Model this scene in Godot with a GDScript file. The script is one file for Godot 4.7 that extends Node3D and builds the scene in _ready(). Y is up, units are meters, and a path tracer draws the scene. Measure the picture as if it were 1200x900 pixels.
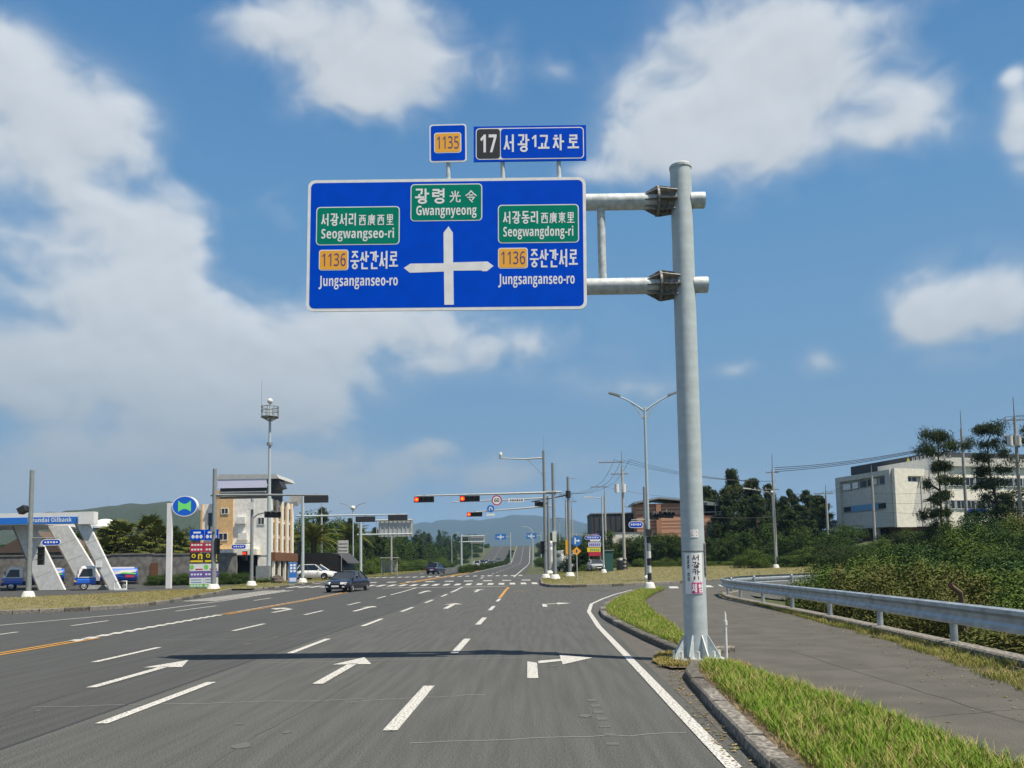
extends Node3D

# ---------------------------------------------------------------- mesh building
class MB:
	var v := PackedVector3Array()
	var n := PackedVector3Array()
	var c := PackedColorArray()
	var uv := PackedVector2Array()
	var col := Color.WHITE
	var use_uv := false
	func tri(a: Vector3, b: Vector3, d: Vector3) -> void:
		var nn := (d - a).cross(b - a).normalized()
		v.append(a); v.append(b); v.append(d)
		n.append(nn); n.append(nn); n.append(nn)
		c.append(col); c.append(col); c.append(col)
	func face(p: Array, out: Vector3) -> void:
		var nn: Vector3 = (p[2] - p[0]).cross(p[1] - p[0])
		var k := p.size()
		for i in range(1, k - 1):
			if nn.dot(out) >= 0.0:
				tri(p[0], p[i], p[i + 1])
			else:
				tri(p[0], p[i + 1], p[i])
	func quadn(p: Array, q: Array) -> void:
		var nn: Vector3 = (p[2] - p[0]).cross(p[1] - p[0])
		if nn.length_squared() < 1e-14:
			nn = (p[3] - p[1]).cross(p[2] - p[1])
		var o := [0, 1, 2, 0, 2, 3] if nn.dot(q[0] + q[2]) >= 0.0 else [0, 2, 1, 0, 3, 2]
		for i in o:
			v.append(p[i]); n.append(q[i]); c.append(col)
	func box(ce: Vector3, s: Vector3, b := Basis()) -> void:
		var h := s * 0.5
		for ax in 3:
			for sg in [-1.0, 1.0]:
				var u := Vector3.ZERO; var w := Vector3.ZERO; var o := Vector3.ZERO
				o[ax] = h[ax] * sg; u[(ax + 1) % 3] = h[(ax + 1) % 3]; w[(ax + 2) % 3] = h[(ax + 2) % 3]
				face([ce + b * (o - u - w), ce + b * (o + u - w), ce + b * (o + u + w), ce + b * (o - u + w)], b * o)
	# box with chamfered edges along its long x axis and ends
	func cbox(ce: Vector3, s: Vector3, ch: float, b := Basis()) -> void:
		var h := s * 0.5
		var ring := [Vector2(-h.z, -h.y), Vector2(-h.z, h.y - ch), Vector2(-h.z + ch, h.y), Vector2(h.z - ch, h.y), Vector2(h.z, h.y - ch), Vector2(h.z, -h.y)]
		for i in 6:
			var a: Vector2 = ring[i]; var d: Vector2 = ring[(i + 1) % 6]
			var o := Vector3(0, (a.y + d.y) * 0.5, (a.x + d.x) * 0.5)
			face([ce + b * Vector3(-h.x, a.y, a.x), ce + b * Vector3(h.x, a.y, a.x), ce + b * Vector3(h.x, d.y, d.x), ce + b * Vector3(-h.x, d.y, d.x)], b * o)
		for sg in [-1.0, 1.0]:
			var pl := []
			for r in ring:
				pl.append(ce + b * Vector3(h.x * sg, r.y, r.x))
			face(pl, b * Vector3(sg, 0, 0))
	func tube(pts: Array, rad: Array, sides := 8, caps := true) -> void:
		var rings := []; var nors := []
		var up := Vector3.UP
		for i in pts.size():
			var t: Vector3 = (pts[mini(i + 1, pts.size() - 1)] - pts[maxi(i - 1, 0)]).normalized()
			if absf(t.dot(up)) > 0.95:
				up = Vector3.RIGHT if absf(t.x) < 0.9 else Vector3.BACK
			var x := t.cross(up).normalized()
			var y := x.cross(t).normalized()
			up = y
			var r := []; var q := []
			for j in sides:
				var a := TAU * j / sides
				var nn := x * cos(a) + y * sin(a)
				q.append(nn); r.append(pts[i] + nn * float(rad[mini(i, rad.size() - 1)]))
			rings.append(r); nors.append(q)
		for i in pts.size() - 1:
			for j in sides:
				var k := (j + 1) % sides
				quadn([rings[i][j], rings[i][k], rings[i + 1][k], rings[i + 1][j]], [nors[i][j], nors[i][k], nors[i + 1][k], nors[i + 1][j]])
		if caps:
			face(rings[0], pts[0] - pts[1])
			face(rings[-1], pts[-1] - pts[-2])
	func lathe(prof: Array, sides := 16, at := Vector3.ZERO, b := Basis()) -> void:
		for i in prof.size() - 1:
			var p: Vector2 = prof[i]; var q: Vector2 = prof[i + 1]
			var sl := Vector2(q.y - p.y, -(q.x - p.x)).normalized()
			for j in sides:
				var a := TAU * j / sides; var d := TAU * (j + 1) / sides
				var da := Vector3(cos(a), 0, sin(a)); var dd := Vector3(cos(d), 0, sin(d))
				var na := b * (da * sl.x + Vector3.UP * sl.y); var nd := b * (dd * sl.x + Vector3.UP * sl.y)
				quadn([at + b * (da * p.x + Vector3.UP * p.y), at + b * (dd * p.x + Vector3.UP * p.y), at + b * (dd * q.x + Vector3.UP * q.y), at + b * (da * q.x + Vector3.UP * q.y)], [na, nd, nd, na])
	# a flat outline in x and y, thickness along z (front face at z = 0, back at -depth)
	func prism(poly: PackedVector2Array, depth: float, x := Transform3D()) -> void:
		var idx := Geometry2D.triangulate_polygon(poly)
		var f := x.basis * Vector3(0, 0, 1)
		for i in range(0, idx.size(), 3):
			var p := []
			for k in 3:
				p.append(x * Vector3(poly[idx[i + k]].x, poly[idx[i + k]].y, 0))
			face(p, f)
			if depth > 0.0:
				face([p[0] - f * depth, p[1] - f * depth, p[2] - f * depth], -f)
		if depth > 0.0:
			var cw := Geometry2D.is_polygon_clockwise(poly)
			for i in poly.size():
				var a := poly[i]; var d := poly[(i + 1) % poly.size()]
				var e := (d - a).orthogonal() * (-1.0 if cw else 1.0)
				# orthogonal() points to the left of a -> d with y up; outside is right of it for a counter-clockwise outline
				var o := x.basis * Vector3(-e.x, -e.y, 0)
				if cw: pass
				var A := x * Vector3(a.x, a.y, 0); var D := x * Vector3(d.x, d.y, 0)
				var mid := (a + d) * 0.5 + Vector2(-e.x, -e.y).normalized() * 0.0005
				if Geometry2D.is_point_in_polygon(mid, poly): o = -o
				face([A, D, D - f * depth, A - f * depth], o)
	func mesh(smooth := false) -> ArrayMesh:
		if smooth:
			var st := SurfaceTool.new()
			st.begin(Mesh.PRIMITIVE_TRIANGLES)
			for i in v.size():
				st.set_smooth_group(0); st.set_color(c[i]); st.add_vertex(v[i])
			st.index(); st.generate_normals()
			return st.commit()
		var a := []
		a.resize(Mesh.ARRAY_MAX)
		a[Mesh.ARRAY_VERTEX] = v; a[Mesh.ARRAY_NORMAL] = n; a[Mesh.ARRAY_COLOR] = c
		if use_uv and uv.size() == v.size(): a[Mesh.ARRAY_TEX_UV] = uv
		var m := ArrayMesh.new()
		m.add_surface_from_arrays(Mesh.PRIMITIVE_TRIANGLES, a)
		return m

var M := {}
var taken := {}
var rng := RandomNumberGenerator.new()

func V2(a: Array) -> PackedVector2Array:
	var p := PackedVector2Array()
	for i in range(0, a.size(), 2): p.append(Vector2(a[i], a[i + 1]))
	return p
func rect(x0: float, y0: float, x1: float, y1: float) -> PackedVector2Array:
	return V2([x0, y0, x1, y0, x1, y1, x0, y1])
func rrect(x0: float, y0: float, x1: float, y1: float, r: float) -> PackedVector2Array:
	var p := PackedVector2Array()
	for k in 4:
		var ce := Vector2(x1 - r if k in [0, 3] else x0 + r, y1 - r if k < 2 else y0 + r)
		for i in 5:
			p.append(ce + Vector2.from_angle(PI / 2 * k + PI / 8 * i) * r)
	return p
func ellipse(cx: float, cy: float, rx: float, ry: float, k := 24) -> PackedVector2Array:
	var p := PackedVector2Array()
	for i in k: p.append(Vector2(cx + cos(TAU * i / k) * rx, cy + sin(TAU * i / k) * ry))
	return p
func numbered(s: String) -> String:
	taken[s] = taken.get(s, -1) + 1
	return s if taken[s] == 0 else "%s_%03d" % [s, taken[s]]
func meta(o: Node3D, label: String, cat: String, group := "", kind := "") -> Node3D:
	if label: o.set_meta("label", label)
	if cat: o.set_meta("category", cat)
	if group: o.set_meta("group", group)
	if kind: o.set_meta("kind", kind)
	return o
func thing(called: String, label: String, cat: String, at := Vector3.ZERO, turn := 0.0, group := "") -> Node3D:
	var o := Node3D.new()
	o.name = numbered(called); add_child(o)
	o.position = at; o.rotation.y = turn
	return meta(o, label, cat, group)
func inst(parent: Node, called: String, me: Mesh, m: Material, x := Transform3D()) -> MeshInstance3D:
	var o := MeshInstance3D.new()
	o.mesh = me; o.material_override = m; o.transform = x
	o.name = numbered(called) if parent == self else called
	parent.add_child(o, true)
	return o
func part(parent: Node, called: String, b: MB, m: Material, smooth := false) -> MeshInstance3D:
	return inst(parent, called, b.mesh(smooth), m)
func struct(called: String, b: MB, m: Material, smooth := false) -> MeshInstance3D:
	var o := part(self, called, b, m, smooth)
	o.set_meta("kind", "structure")
	return o
func copy(o: Node3D, base: String, at: Vector3, turn: float, label := "", group := "") -> Node3D:
	var r: Node3D = o.duplicate()
	r.name = numbered(base); add_child(r)
	r.position = at; r.rotation.y = turn
	return meta(r, label, "", group)
func bx(ce: Vector3, s: Vector3, b := Basis()) -> MB:
	var m := MB.new(); m.box(ce, s, b); return m
func pr(poly: PackedVector2Array, depth: float, x := Transform3D()) -> MB:
	var m := MB.new(); m.prism(poly, depth, x); return m
func tb(pts: Array, rad: Array, sides := 8) -> MB:
	var m := MB.new(); m.tube(pts, rad, sides); return m
func at(x: float, y: float, z: float, turn := 0.0) -> Transform3D:
	return Transform3D(Basis(Vector3.UP, turn), Vector3(x, y, z))

# ---------------------------------------------------------------- materials
func ntex(sd: int, freq: float, oct: int, lo: float, hi: float, size := 256, pw := 1.0) -> ImageTexture:
	var f := FastNoiseLite.new()
	f.seed = sd; f.frequency = freq; f.fractal_octaves = oct; f.noise_type = FastNoiseLite.TYPE_SIMPLEX_SMOOTH
	var im := f.get_seamless_image(size, size)
	im.convert(Image.FORMAT_L8)
	var d := im.get_data()
	for i in d.size():
		d[i] = int(clampf((lo + (hi - lo) * pow(d[i] / 255.0, pw)) * 255.0, 0, 255))
	return ImageTexture.create_from_image(Image.create_from_data(size, size, false, Image.FORMAT_L8, d))
# paint that has chipped away where the noise runs low
func chips(sd: int, freq: float, level: float, soft: float, low: float) -> ImageTexture:
	var f := FastNoiseLite.new()
	f.seed = sd; f.frequency = freq; f.fractal_octaves = 6; f.fractal_gain = 0.65
	var im := f.get_seamless_image(1024, 1024)
	im.convert(Image.FORMAT_L8)
	var d := im.get_data()
	for i in d.size():
		var n := d[i] / 255.0
		d[i] = int(255.0 * clampf(lerpf(low, 0.93, clampf((n - level) / soft, 0.0, 1.0)) + (n - 0.5) * 0.14, 0.0, 1.0))
	return ImageTexture.create_from_image(Image.create_from_data(1024, 1024, false, Image.FORMAT_L8, d))
func mat(key: String, r: float, g: float, b: float, rough := 0.8, metal := 0.0, tex: Texture2D = null, sc := 1.0) -> StandardMaterial3D:
	var m := StandardMaterial3D.new()
	m.resource_name = key
	m.albedo_color = Color(r, g, b).linear_to_srgb()
	m.roughness = rough; m.metallic = metal
	if tex:
		m.albedo_texture = tex; m.uv1_triplanar = true; m.uv1_world_triplanar = true; m.uv1_scale = Vector3.ONE * sc
	M[key] = m
	return m
func second(m: StandardMaterial3D, tex: Texture2D, sc: float) -> void:
	m.detail_enabled = true; m.detail_albedo = tex; m.detail_blend_mode = BaseMaterial3D.BLEND_MODE_MUL
	m.detail_uv_layer = BaseMaterial3D.DETAIL_UV_2; m.uv2_triplanar = true; m.uv2_world_triplanar = true; m.uv2_scale = Vector3.ONE * sc

func materials() -> void:
	var grain := ntex(3, 0.22, 3, 0.84, 1.0, 512)
	var fine := ntex(4, 0.10, 6, 0.50, 1.16, 1024)
	var blotch := ntex(5, 0.012, 5, 0.84, 1.04, 512)
	var soft := ntex(6, 0.02, 4, 0.93, 1.0, 256)
	var streak := ntex(7, 0.03, 4, 0.89, 1.01, 256)
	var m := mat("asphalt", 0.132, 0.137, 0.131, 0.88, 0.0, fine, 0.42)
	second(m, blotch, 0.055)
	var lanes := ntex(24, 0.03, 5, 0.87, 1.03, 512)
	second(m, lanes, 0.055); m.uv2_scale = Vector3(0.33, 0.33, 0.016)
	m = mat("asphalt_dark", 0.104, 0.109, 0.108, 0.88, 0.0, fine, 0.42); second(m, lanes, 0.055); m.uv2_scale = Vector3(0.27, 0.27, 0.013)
	for k in ["asphalt", "asphalt_dark"]: M[k].metallic_specular = 0.25
	m = mat("asphalt_path", 0.122, 0.114, 0.096, 0.95, 0.0, fine, 0.5); second(m, blotch, 0.16)
	m = mat("gutter", 0.135, 0.125, 0.108, 0.95, 0.0, fine, 1.3); second(m, blotch, 0.5)
	m = mat("seam", 0.25, 0.245, 0.235, 0.9, 0.0, grain, 2.0)
	m = mat("scuff", 0.128, 0.131, 0.12, 0.85, 0.0, fine, 1.5)
	m = mat("crack", 0.075, 0.073, 0.068, 0.9)
	m = mat("tar", 0.035, 0.035, 0.036, 0.7, 0.0, grain, 2.0)
	var worn := chips(9, 0.045, 0.30, 0.16, 0.52)
	m = mat("paint_white", 0.72, 0.71, 0.66, 0.75, 0.0, worn, 0.5); second(m, grain, 1.7)
	m = mat("paint_yellow", 0.72, 0.36, 0.055, 0.75, 0.0, worn, 0.6); second(m, grain, 1.7)
	m = mat("concrete", 0.29, 0.275, 0.245, 0.95, 0.0, grain, 0.6); second(m, ntex(10, 0.02, 5, 0.7, 1.05, 256), 0.6)
	m = mat("kerb", 0.185, 0.172, 0.145, 0.95, 0.0, grain, 0.8); second(m, ntex(11, 0.03, 6, 0.45, 1.15, 512, 1.2), 0.7)
	m = mat("kerb_pale", 0.36, 0.335, 0.29, 0.95, 0.0, grain, 0.8); second(m, ntex(11, 0.03, 6, 0.45, 1.15, 512, 1.2), 0.7)
	m = mat("soil", 0.145, 0.105, 0.062, 1.0, 0.0, ntex(12, 0.03, 5, 0.4, 1.2, 512), 0.5)
	m = mat("field", 0.085, 0.105, 0.035, 1.0, 0.0, ntex(13, 0.03, 5, 0.45, 1.15, 512), 0.12)
	m = mat("dry_grass", 0.185, 0.165, 0.062, 1.0, 0.0, ntex(14, 0.02, 6, 0.55, 1.15, 512), 0.12)
	m = mat("galvanised", 0.56, 0.645, 0.67, 0.6, 0.05, streak, 0.7); second(m, grain, 1.3)
	m = mat("galvanised_arm", 0.58, 0.635, 0.645, 0.55, 0.05, ntex(15, 0.03, 5, 0.75, 1.06, 256), 0.8)
	m = mat("bracket", 0.30, 0.295, 0.28, 0.6, 0.3, ntex(16, 0.04, 5, 0.45, 1.15, 256), 1.4)
	m = mat("steel_grey", 0.26, 0.285, 0.295, 0.55, 0.1, streak, 0.4)
	m = mat("rail", 0.46, 0.52, 0.56, 0.42, 0.35, ntex(17, 0.02, 4, 0.7, 1.05, 256), 0.35)
	m = mat("sign_blue", 0.0, 0.075, 0.66, 0.6, 0.0, soft, 0.5)
	m = mat("sign_green", 0.004, 0.24, 0.16, 0.45, 0.0, soft, 0.7)
	for k in ["sign_blue", "sign_green"]: M[k].metallic_specular = 0.12
	m = mat("sign_orange", 0.86, 0.40, 0.03, 0.5)
	m = mat("sign_white", 0.85, 0.86, 0.86, 0.5, 0.0, soft, 0.8)
	m = mat("sign_black", 0.012, 0.014, 0.02, 0.5)
	m = mat("sign_ink", 0.05, 0.045, 0.20, 0.6)
	m = mat("sign_back", 0.48, 0.49, 0.48, 0.6, 0.2, streak, 0.3)
	m = mat("white_plastic", 0.74, 0.74, 0.70, 0.6, 0.0, ntex(18, 0.03, 4, 0.86, 1.02, 128), 1.2)
	m = mat("paper", 0.76, 0.77, 0.76, 0.85)
	m = mat("magenta", 0.55, 0.03, 0.20, 0.8)
	m = mat("black", 0.014, 0.014, 0.015, 0.5)
	m = mat("signal_dark", 0.022, 0.022, 0.024, 0.55)
	m = mat("rubber", 0.02, 0.02, 0.02, 0.85)
	m = mat("wheel_rim", 0.62, 0.62, 0.62, 0.35, 0.7)
	m = mat("glass_dark", 0.012, 0.015, 0.018, 0.06); m.metallic_specular = 0.6
	m = mat("window_dark", 0.03, 0.036, 0.042, 0.12)
	m = mat("chrome", 0.75, 0.75, 0.75, 0.15, 1.0)
	m = mat("headlamp", 0.78, 0.79, 0.76, 0.12)
	m = mat("amber", 0.75, 0.38, 0.03, 0.3)
	m = mat("tail", 0.35, 0.01, 0.01, 0.3)
	for p in [["navy", 0.004, 0.006, 0.025], ["white_paint", 0.78, 0.78, 0.78], ["silver", 0.40, 0.41, 0.42], ["black_paint", 0.012, 0.012, 0.014], ["blue_paint", 0.01, 0.11, 0.55], ["dark_blue", 0.012, 0.025, 0.06]]:
		m = mat(p[0], p[1], p[2], p[3], 0.35); m.clearcoat_enabled = true; m.clearcoat = 0.8; m.clearcoat_roughness = 0.06
	m = mat("wall_white", 0.84, 0.82, 0.765, 0.9, 0.0, streak, 0.22)
	m = mat("wall_tan", 0.68, 0.45, 0.22, 0.9, 0.0, streak, 0.22)
	m = mat("wall_cream", 0.82, 0.79, 0.69, 0.9, 0.0, streak, 0.2)
	m = mat("wall_grey", 0.57, 0.57, 0.53, 0.9, 0.0, streak, 0.2)
	m = mat("wall_charcoal", 0.045, 0.05, 0.056, 0.7, 0.0, streak, 0.3)
	m = mat("wall_brown", 0.16, 0.07, 0.035, 0.9, 0.0, streak, 0.5)
	m = mat("block_wall", 0.23, 0.222, 0.205, 0.95, 0.0, ntex(19, 0.03, 5, 0.7, 1.08, 256), 0.15)
	m = mat("brick", 0.55, 0.28, 0.165, 0.9, 0.0, ntex(20, 0.05, 4, 0.6, 1.1, 256), 0.5)
	m = mat("brick_dark", 0.40, 0.19, 0.12, 0.9); m = mat("brick_pale", 0.62, 0.36, 0.24, 0.9)
	m = mat("mortar", 0.40, 0.30, 0.24, 0.95)
	m = mat("roof_brown", 0.11, 0.075, 0.055, 0.9, 0.0, streak, 0.5)
	m = mat("banner_lilac", 0.60, 0.60, 0.78, 0.8); m = mat("panel_blue", 0.02, 0.16, 0.52, 0.6); m = mat("canopy_white", 0.80, 0.80, 0.79, 0.5, 0.0, soft, 0.2)
	m = mat("canopy_blue", 0.015, 0.17, 0.62, 0.5); m = mat("leg_panel", 0.70, 0.71, 0.70, 0.6, 0.0, ntex(26, 0.03, 5, 0.88, 1.0, 256), 0.2); m = mat("leg_edge", 0.23, 0.19, 0.155, 0.7)
	m = mat("logo_blue", 0.005, 0.12, 0.66, 0.4); m = mat("logo_green", 0.20, 0.85, 0.18, 0.4)
	m = mat("red", 0.45, 0.02, 0.06, 0.6); m = mat("yellow", 0.85, 0.62, 0.02, 0.6); m = mat("mint", 0.10, 0.42, 0.24, 0.6); m = mat("green_tank", 0.20, 0.62, 0.12, 0.5)
	m = mat("purple", 0.16, 0.10, 0.42, 0.6); m = mat("curtain", 0.08, 0.22, 0.14, 0.9); m = mat("pale_blue", 0.12, 0.30, 0.50, 0.6)
	m = mat("shelter_glass", 0.5, 0.55, 0.55, 0.05); m.transparency = BaseMaterial3D.TRANSPARENCY_ALPHA; m.albedo_color.a = 0.35
	m = mat("pipe", 0.15, 0.105, 0.07, 0.8)
	m = mat("cabinet", 0.02, 0.09, 0.08, 0.6)
	m = mat("bark", 0.11, 0.085, 0.06, 0.95, 0.0, ntex(21, 0.05, 4, 0.5, 1.1, 128), 1.5)
	m = mat("pole_concrete", 0.42, 0.405, 0.37, 0.9, 0.0, streak, 0.4); m = mat("cable", 0.025, 0.025, 0.027, 0.7); m = mat("insulator", 0.55, 0.54, 0.5, 0.5)
	m = mat("rock", 0.15, 0.125, 0.105, 1.0, 0.0, ntex(22, 0.04, 5, 0.4, 1.2, 128), 0.7)
	m = mat("hill_near", 0.045, 0.066, 0.028, 1.0, 0.0, ntex(23, 0.06, 5, 0.3, 1.3, 512), 0.012)
	for p in [["leaf", 0.048, 0.086, 0.018], ["leaf_dark", 0.040, 0.060, 0.016], ["leaf_light", 0.082, 0.124, 0.025], ["leaf_olive", 0.105, 0.112, 0.032], ["leaf_deep", 0.030, 0.066, 0.018], ["leaf_palm", 0.115, 0.13, 0.026], ["grass", 1, 1, 1]]:
		m = mat(p[0], p[1], p[2], p[3], 0.65)
		m.vertex_color_use_as_albedo = true
		m.metallic_specular = 0.2
		m.backlight_enabled = true
		m.backlight = Color(p[1] * 0.7, p[2] * 0.8, p[3] * 0.4).linear_to_srgb() if p[0] != "grass" else Color(0.05, 0.08, 0.01).linear_to_srgb()
	m = mat("lamp_red", 0.6, 0.03, 0.01, 0.4); m.emission_enabled = true; m.emission = Color(1.0, 0.12, 0.02); m.emission_energy_multiplier = 3.0
	m = mat("lamp_red_core", 0.8, 0.3, 0.02, 0.4); m.emission_enabled = true; m.emission = Color(1.0, 0.5, 0.08); m.emission_energy_multiplier = 2.0

# ---------------------------------------------------------------- lettering made of strokes
func ribbon2(b: MB, pts: Array, closed: bool, w: float, z: float, x: Transform3D) -> void:
	var k := pts.size()
	var L := []; var R := []
	for i in k:
		var p: Vector2 = pts[i]
		var d0: Vector2; var d1: Vector2
		if closed:
			d0 = (p - pts[(i - 1 + k) % k]).normalized(); d1 = (pts[(i + 1) % k] - p).normalized()
		else:
			d1 = (pts[mini(i + 1, k - 1)] - pts[mini(i, k - 2)]).normalized()
			d0 = (pts[maxi(i, 1)] - pts[maxi(i - 1, 0)]).normalized()
			if i == 0: p -= d1 * w * 0.35
			if i == k - 1: p += d0 * w * 0.35
		var nn := (d0 + d1).normalized().orthogonal()
		var s := w * 0.5 / maxf(0.5, nn.dot(d1.orthogonal()))
		L.append(p + nn * s); R.append(p - nn * s)
	for i in (k if closed else k - 1):
		var j := (i + 1) % k
		b.face([x * Vector3(L[i].x, L[i].y, z), x * Vector3(L[j].x, L[j].y, z), x * Vector3(R[j].x, R[j].y, z), x * Vector3(R[i].x, R[i].y, z)], x.basis * Vector3(0, 0, 1))

func ring(cx: float, cy: float, rx: float, ry: float) -> Array:
	var p := []
	for i in 14: p.append(Vector2(cx + cos(TAU * i / 14) * rx, cy + sin(TAU * i / 14) * ry))
	return [true, p]
func S(a: Array) -> Array:
	var p := []
	for i in range(0, a.size(), 2): p.append(Vector2(a[i], a[i + 1]))
	return [false, p]
func jamo(k: String, x0: float, y0: float, x1: float, y1: float) -> Array:
	var out := []
	var raw := []
	match k:
		"g": raw = [S([0, 1, 1, 1, 0.98, 0.5, 0.86, 0])]
		"n": raw = [S([0, 1, 0, 0, 1, 0])]
		"d": raw = [S([1, 1, 0, 1, 0, 0, 1, 0])]
		"r": raw = [S([0, 1, 1, 1, 1, 0.5, 0, 0.5, 0, 0, 1, 0])]
		"m": raw = [[true, [Vector2(0, 0), Vector2(0, 1), Vector2(1, 1), Vector2(1, 0)]]]
		"s": raw = [S([0.5, 1, 0.46, 0.6, 0.3, 0.28, 0, 0]), S([0.5, 0.62, 0.7, 0.28, 1, 0])]
		"o": raw = [ring(0.5, 0.5, 0.5, 0.5)]
		"j": raw = [S([0, 1, 1, 1]), S([0.5, 1, 0.42, 0.5, 0, 0]), S([0.52, 0.55, 1, 0])]
		"c": raw = [S([0.3, 1, 0.7, 1]), S([0, 0.76, 1, 0.76]), S([0.5, 0.76, 0.42, 0.4, 0, 0]), S([0.52, 0.45, 1, 0])]
		"k": raw = [S([0, 1, 1, 1, 0.98, 0.5, 0.86, 0]), S([0, 0.5, 0.95, 0.5])]
		"t": raw = [S([1, 1, 0, 1, 0, 0, 1, 0]), S([0, 0.5, 1, 0.5])]
		"h": raw = [S([0.3, 1, 0.7, 1]), S([0, 0.74, 1, 0.74]), ring(0.5, 0.26, 0.36, 0.28)]
	for r in raw:
		var q := []
		for p in r[1]: q.append(Vector2(lerpf(x0, x1, p.x), lerpf(y0, y1, p.y)))
		out.append([r[0], q])
	return out
const LEAD := ["g", "g", "n", "d", "d", "r", "m", "m", "m", "s", "s", "o", "j", "j", "c", "k", "t", "m", "h"]
const TAIL := {1: "g", 4: "n", 8: "r", 16: "m", 21: "o"}
func syllable(code: int) -> Array:
	var i := code - 0xAC00
	var l: String = LEAD[i / 588]
	var v := (i % 588) / 28
	var t := i % 28
	var o := []
	var f := t > 0
	if v in [8, 12, 13, 18]:
		var yl := 0.45 if f else 0.14
		o += jamo(l, 0.2, 0.68 if f else 0.5, 0.8, 1.0 if f else 0.95)
		o.append(S([0.02, yl, 0.98, yl]))
		if v == 8: o.append(S([0.5, yl + 0.04, 0.5, yl + (0.17 if f else 0.28)]))
		if v == 12: o.append(S([0.34, yl + 0.04, 0.34, yl + 0.28])); o.append(S([0.66, yl + 0.04, 0.66, yl + 0.28]))
		if v == 13: o.append(S([0.5, yl - 0.04, 0.5, yl - (0.14 if f else 0.3)]))
		if f: o += jamo(TAIL[t], 0.24, 0.0, 0.76, 0.27 if v != 13 else 0.25)
	elif v == 9:
		o += jamo(l, 0.06, 0.68, 0.48, 0.98)
		o.append(S([0.0, 0.42, 0.6, 0.42])); o.append(S([0.27, 0.46, 0.27, 0.6]))
		o.append(S([0.76, 1.0, 0.76, 0.33])); o.append(S([0.8, 0.68, 0.98, 0.68]))
		o += jamo(TAIL[t], 0.24, 0.0, 0.8, 0.27)
	else:
		var yb := 0.42 if f else 0.0
		o += jamo(l, 0.04, yb + 0.08 if f else 0.16, 0.46, 0.94)
		var ym := 0.72 if f else 0.55
		if v == 0: o.append(S([0.7, 1, 0.7, yb])); o.append(S([0.74, ym, 0.97, ym]))
		if v == 4: o.append(S([0.84, 1, 0.84, yb])); o.append(S([0.58, ym, 0.8, ym]))
		if v == 5: o.append(S([0.9, 1, 0.9, yb])); o.append(S([0.72, 0.98, 0.72, yb])); o.append(S([0.54, ym, 0.68, ym]))
		if v == 6: o.append(S([0.84, 1, 0.84, yb])); o.append(S([0.58, ym + 0.12, 0.8, ym + 0.12])); o.append(S([0.58, ym - 0.12, 0.8, ym - 0.12]))
		if v == 20: o.append(S([0.82, 1, 0.82, yb]))
		if f: o += jamo(TAIL[t], 0.22, 0.0, 0.84, 0.3)
	return o
func hanja(ch: String) -> Array:
	match ch:
		"西": return [S([0.03, 0.92, 0.97, 0.92]), [true, [Vector2(0.12, 0.04), Vector2(0.12, 0.66), Vector2(0.88, 0.66), Vector2(0.88, 0.04)]], S([0.38, 0.92, 0.36, 0.5, 0.24, 0.32]), S([0.62, 0.92, 0.62, 0.42, 0.78, 0.4])]
		"里": return [[true, [Vector2(0.15, 0.5), Vector2(0.15, 0.96), Vector2(0.85, 0.96), Vector2(0.85, 0.5)]], S([0.15, 0.73, 0.85, 0.73]), S([0.5, 0.96, 0.5, 0.04]), S([0.18, 0.28, 0.82, 0.28]), S([0.02, 0.03, 0.98, 0.03])]
		"東": return [S([0.04, 0.88, 0.96, 0.88]), [true, [Vector2(0.2, 0.42), Vector2(0.2, 0.75), Vector2(0.8, 0.75), Vector2(0.8, 0.42)]], S([0.2, 0.58, 0.8, 0.58]), S([0.5, 1, 0.5, 0]), S([0.46, 0.4, 0.06, 0.06]), S([0.54, 0.4, 0.94, 0.06])]
		"光": return [S([0.5, 1, 0.5, 0.6]), S([0.2, 0.92, 0.32, 0.68]), S([0.8, 0.92, 0.68, 0.68]), S([0.04, 0.55, 0.96, 0.55]), S([0.38, 0.52, 0.3, 0.24, 0.06, 0.02]), S([0.62, 0.52, 0.62, 0.1, 0.7, 0.04, 0.94, 0.05, 0.95, 0.2])]
		"令": return [S([0.5, 1, 0.3, 0.76, 0.03, 0.58]), S([0.52, 0.98, 0.72, 0.76, 0.97, 0.58]), S([0.35, 0.62, 0.65, 0.62]), S([0.18, 0.42, 0.8, 0.42, 0.62, 0.2]), S([0.36, 0.26, 0.62, 0.0])]
		"廣": return [S([0.52, 1, 0.52, 0.9]), S([0.12, 0.86, 0.97, 0.86]), S([0.12, 0.86, 0.12, 0.4, 0.02, 0.02]), S([0.28, 0.73, 0.92, 0.73]), S([0.44, 0.8, 0.44, 0.64]), S([0.74, 0.8, 0.74, 0.64]), S([0.24, 0.6, 0.96, 0.6]), [true, [Vector2(0.34, 0.22), Vector2(0.34, 0.5), Vector2(0.86, 0.5), Vector2(0.86, 0.22)]], S([0.6, 0.58, 0.6, 0.22]), S([0.34, 0.36, 0.86, 0.36]), S([0.46, 0.16, 0.26, 0.0]), S([0.74, 0.16, 0.94, 0.0])]
	return []
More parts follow.
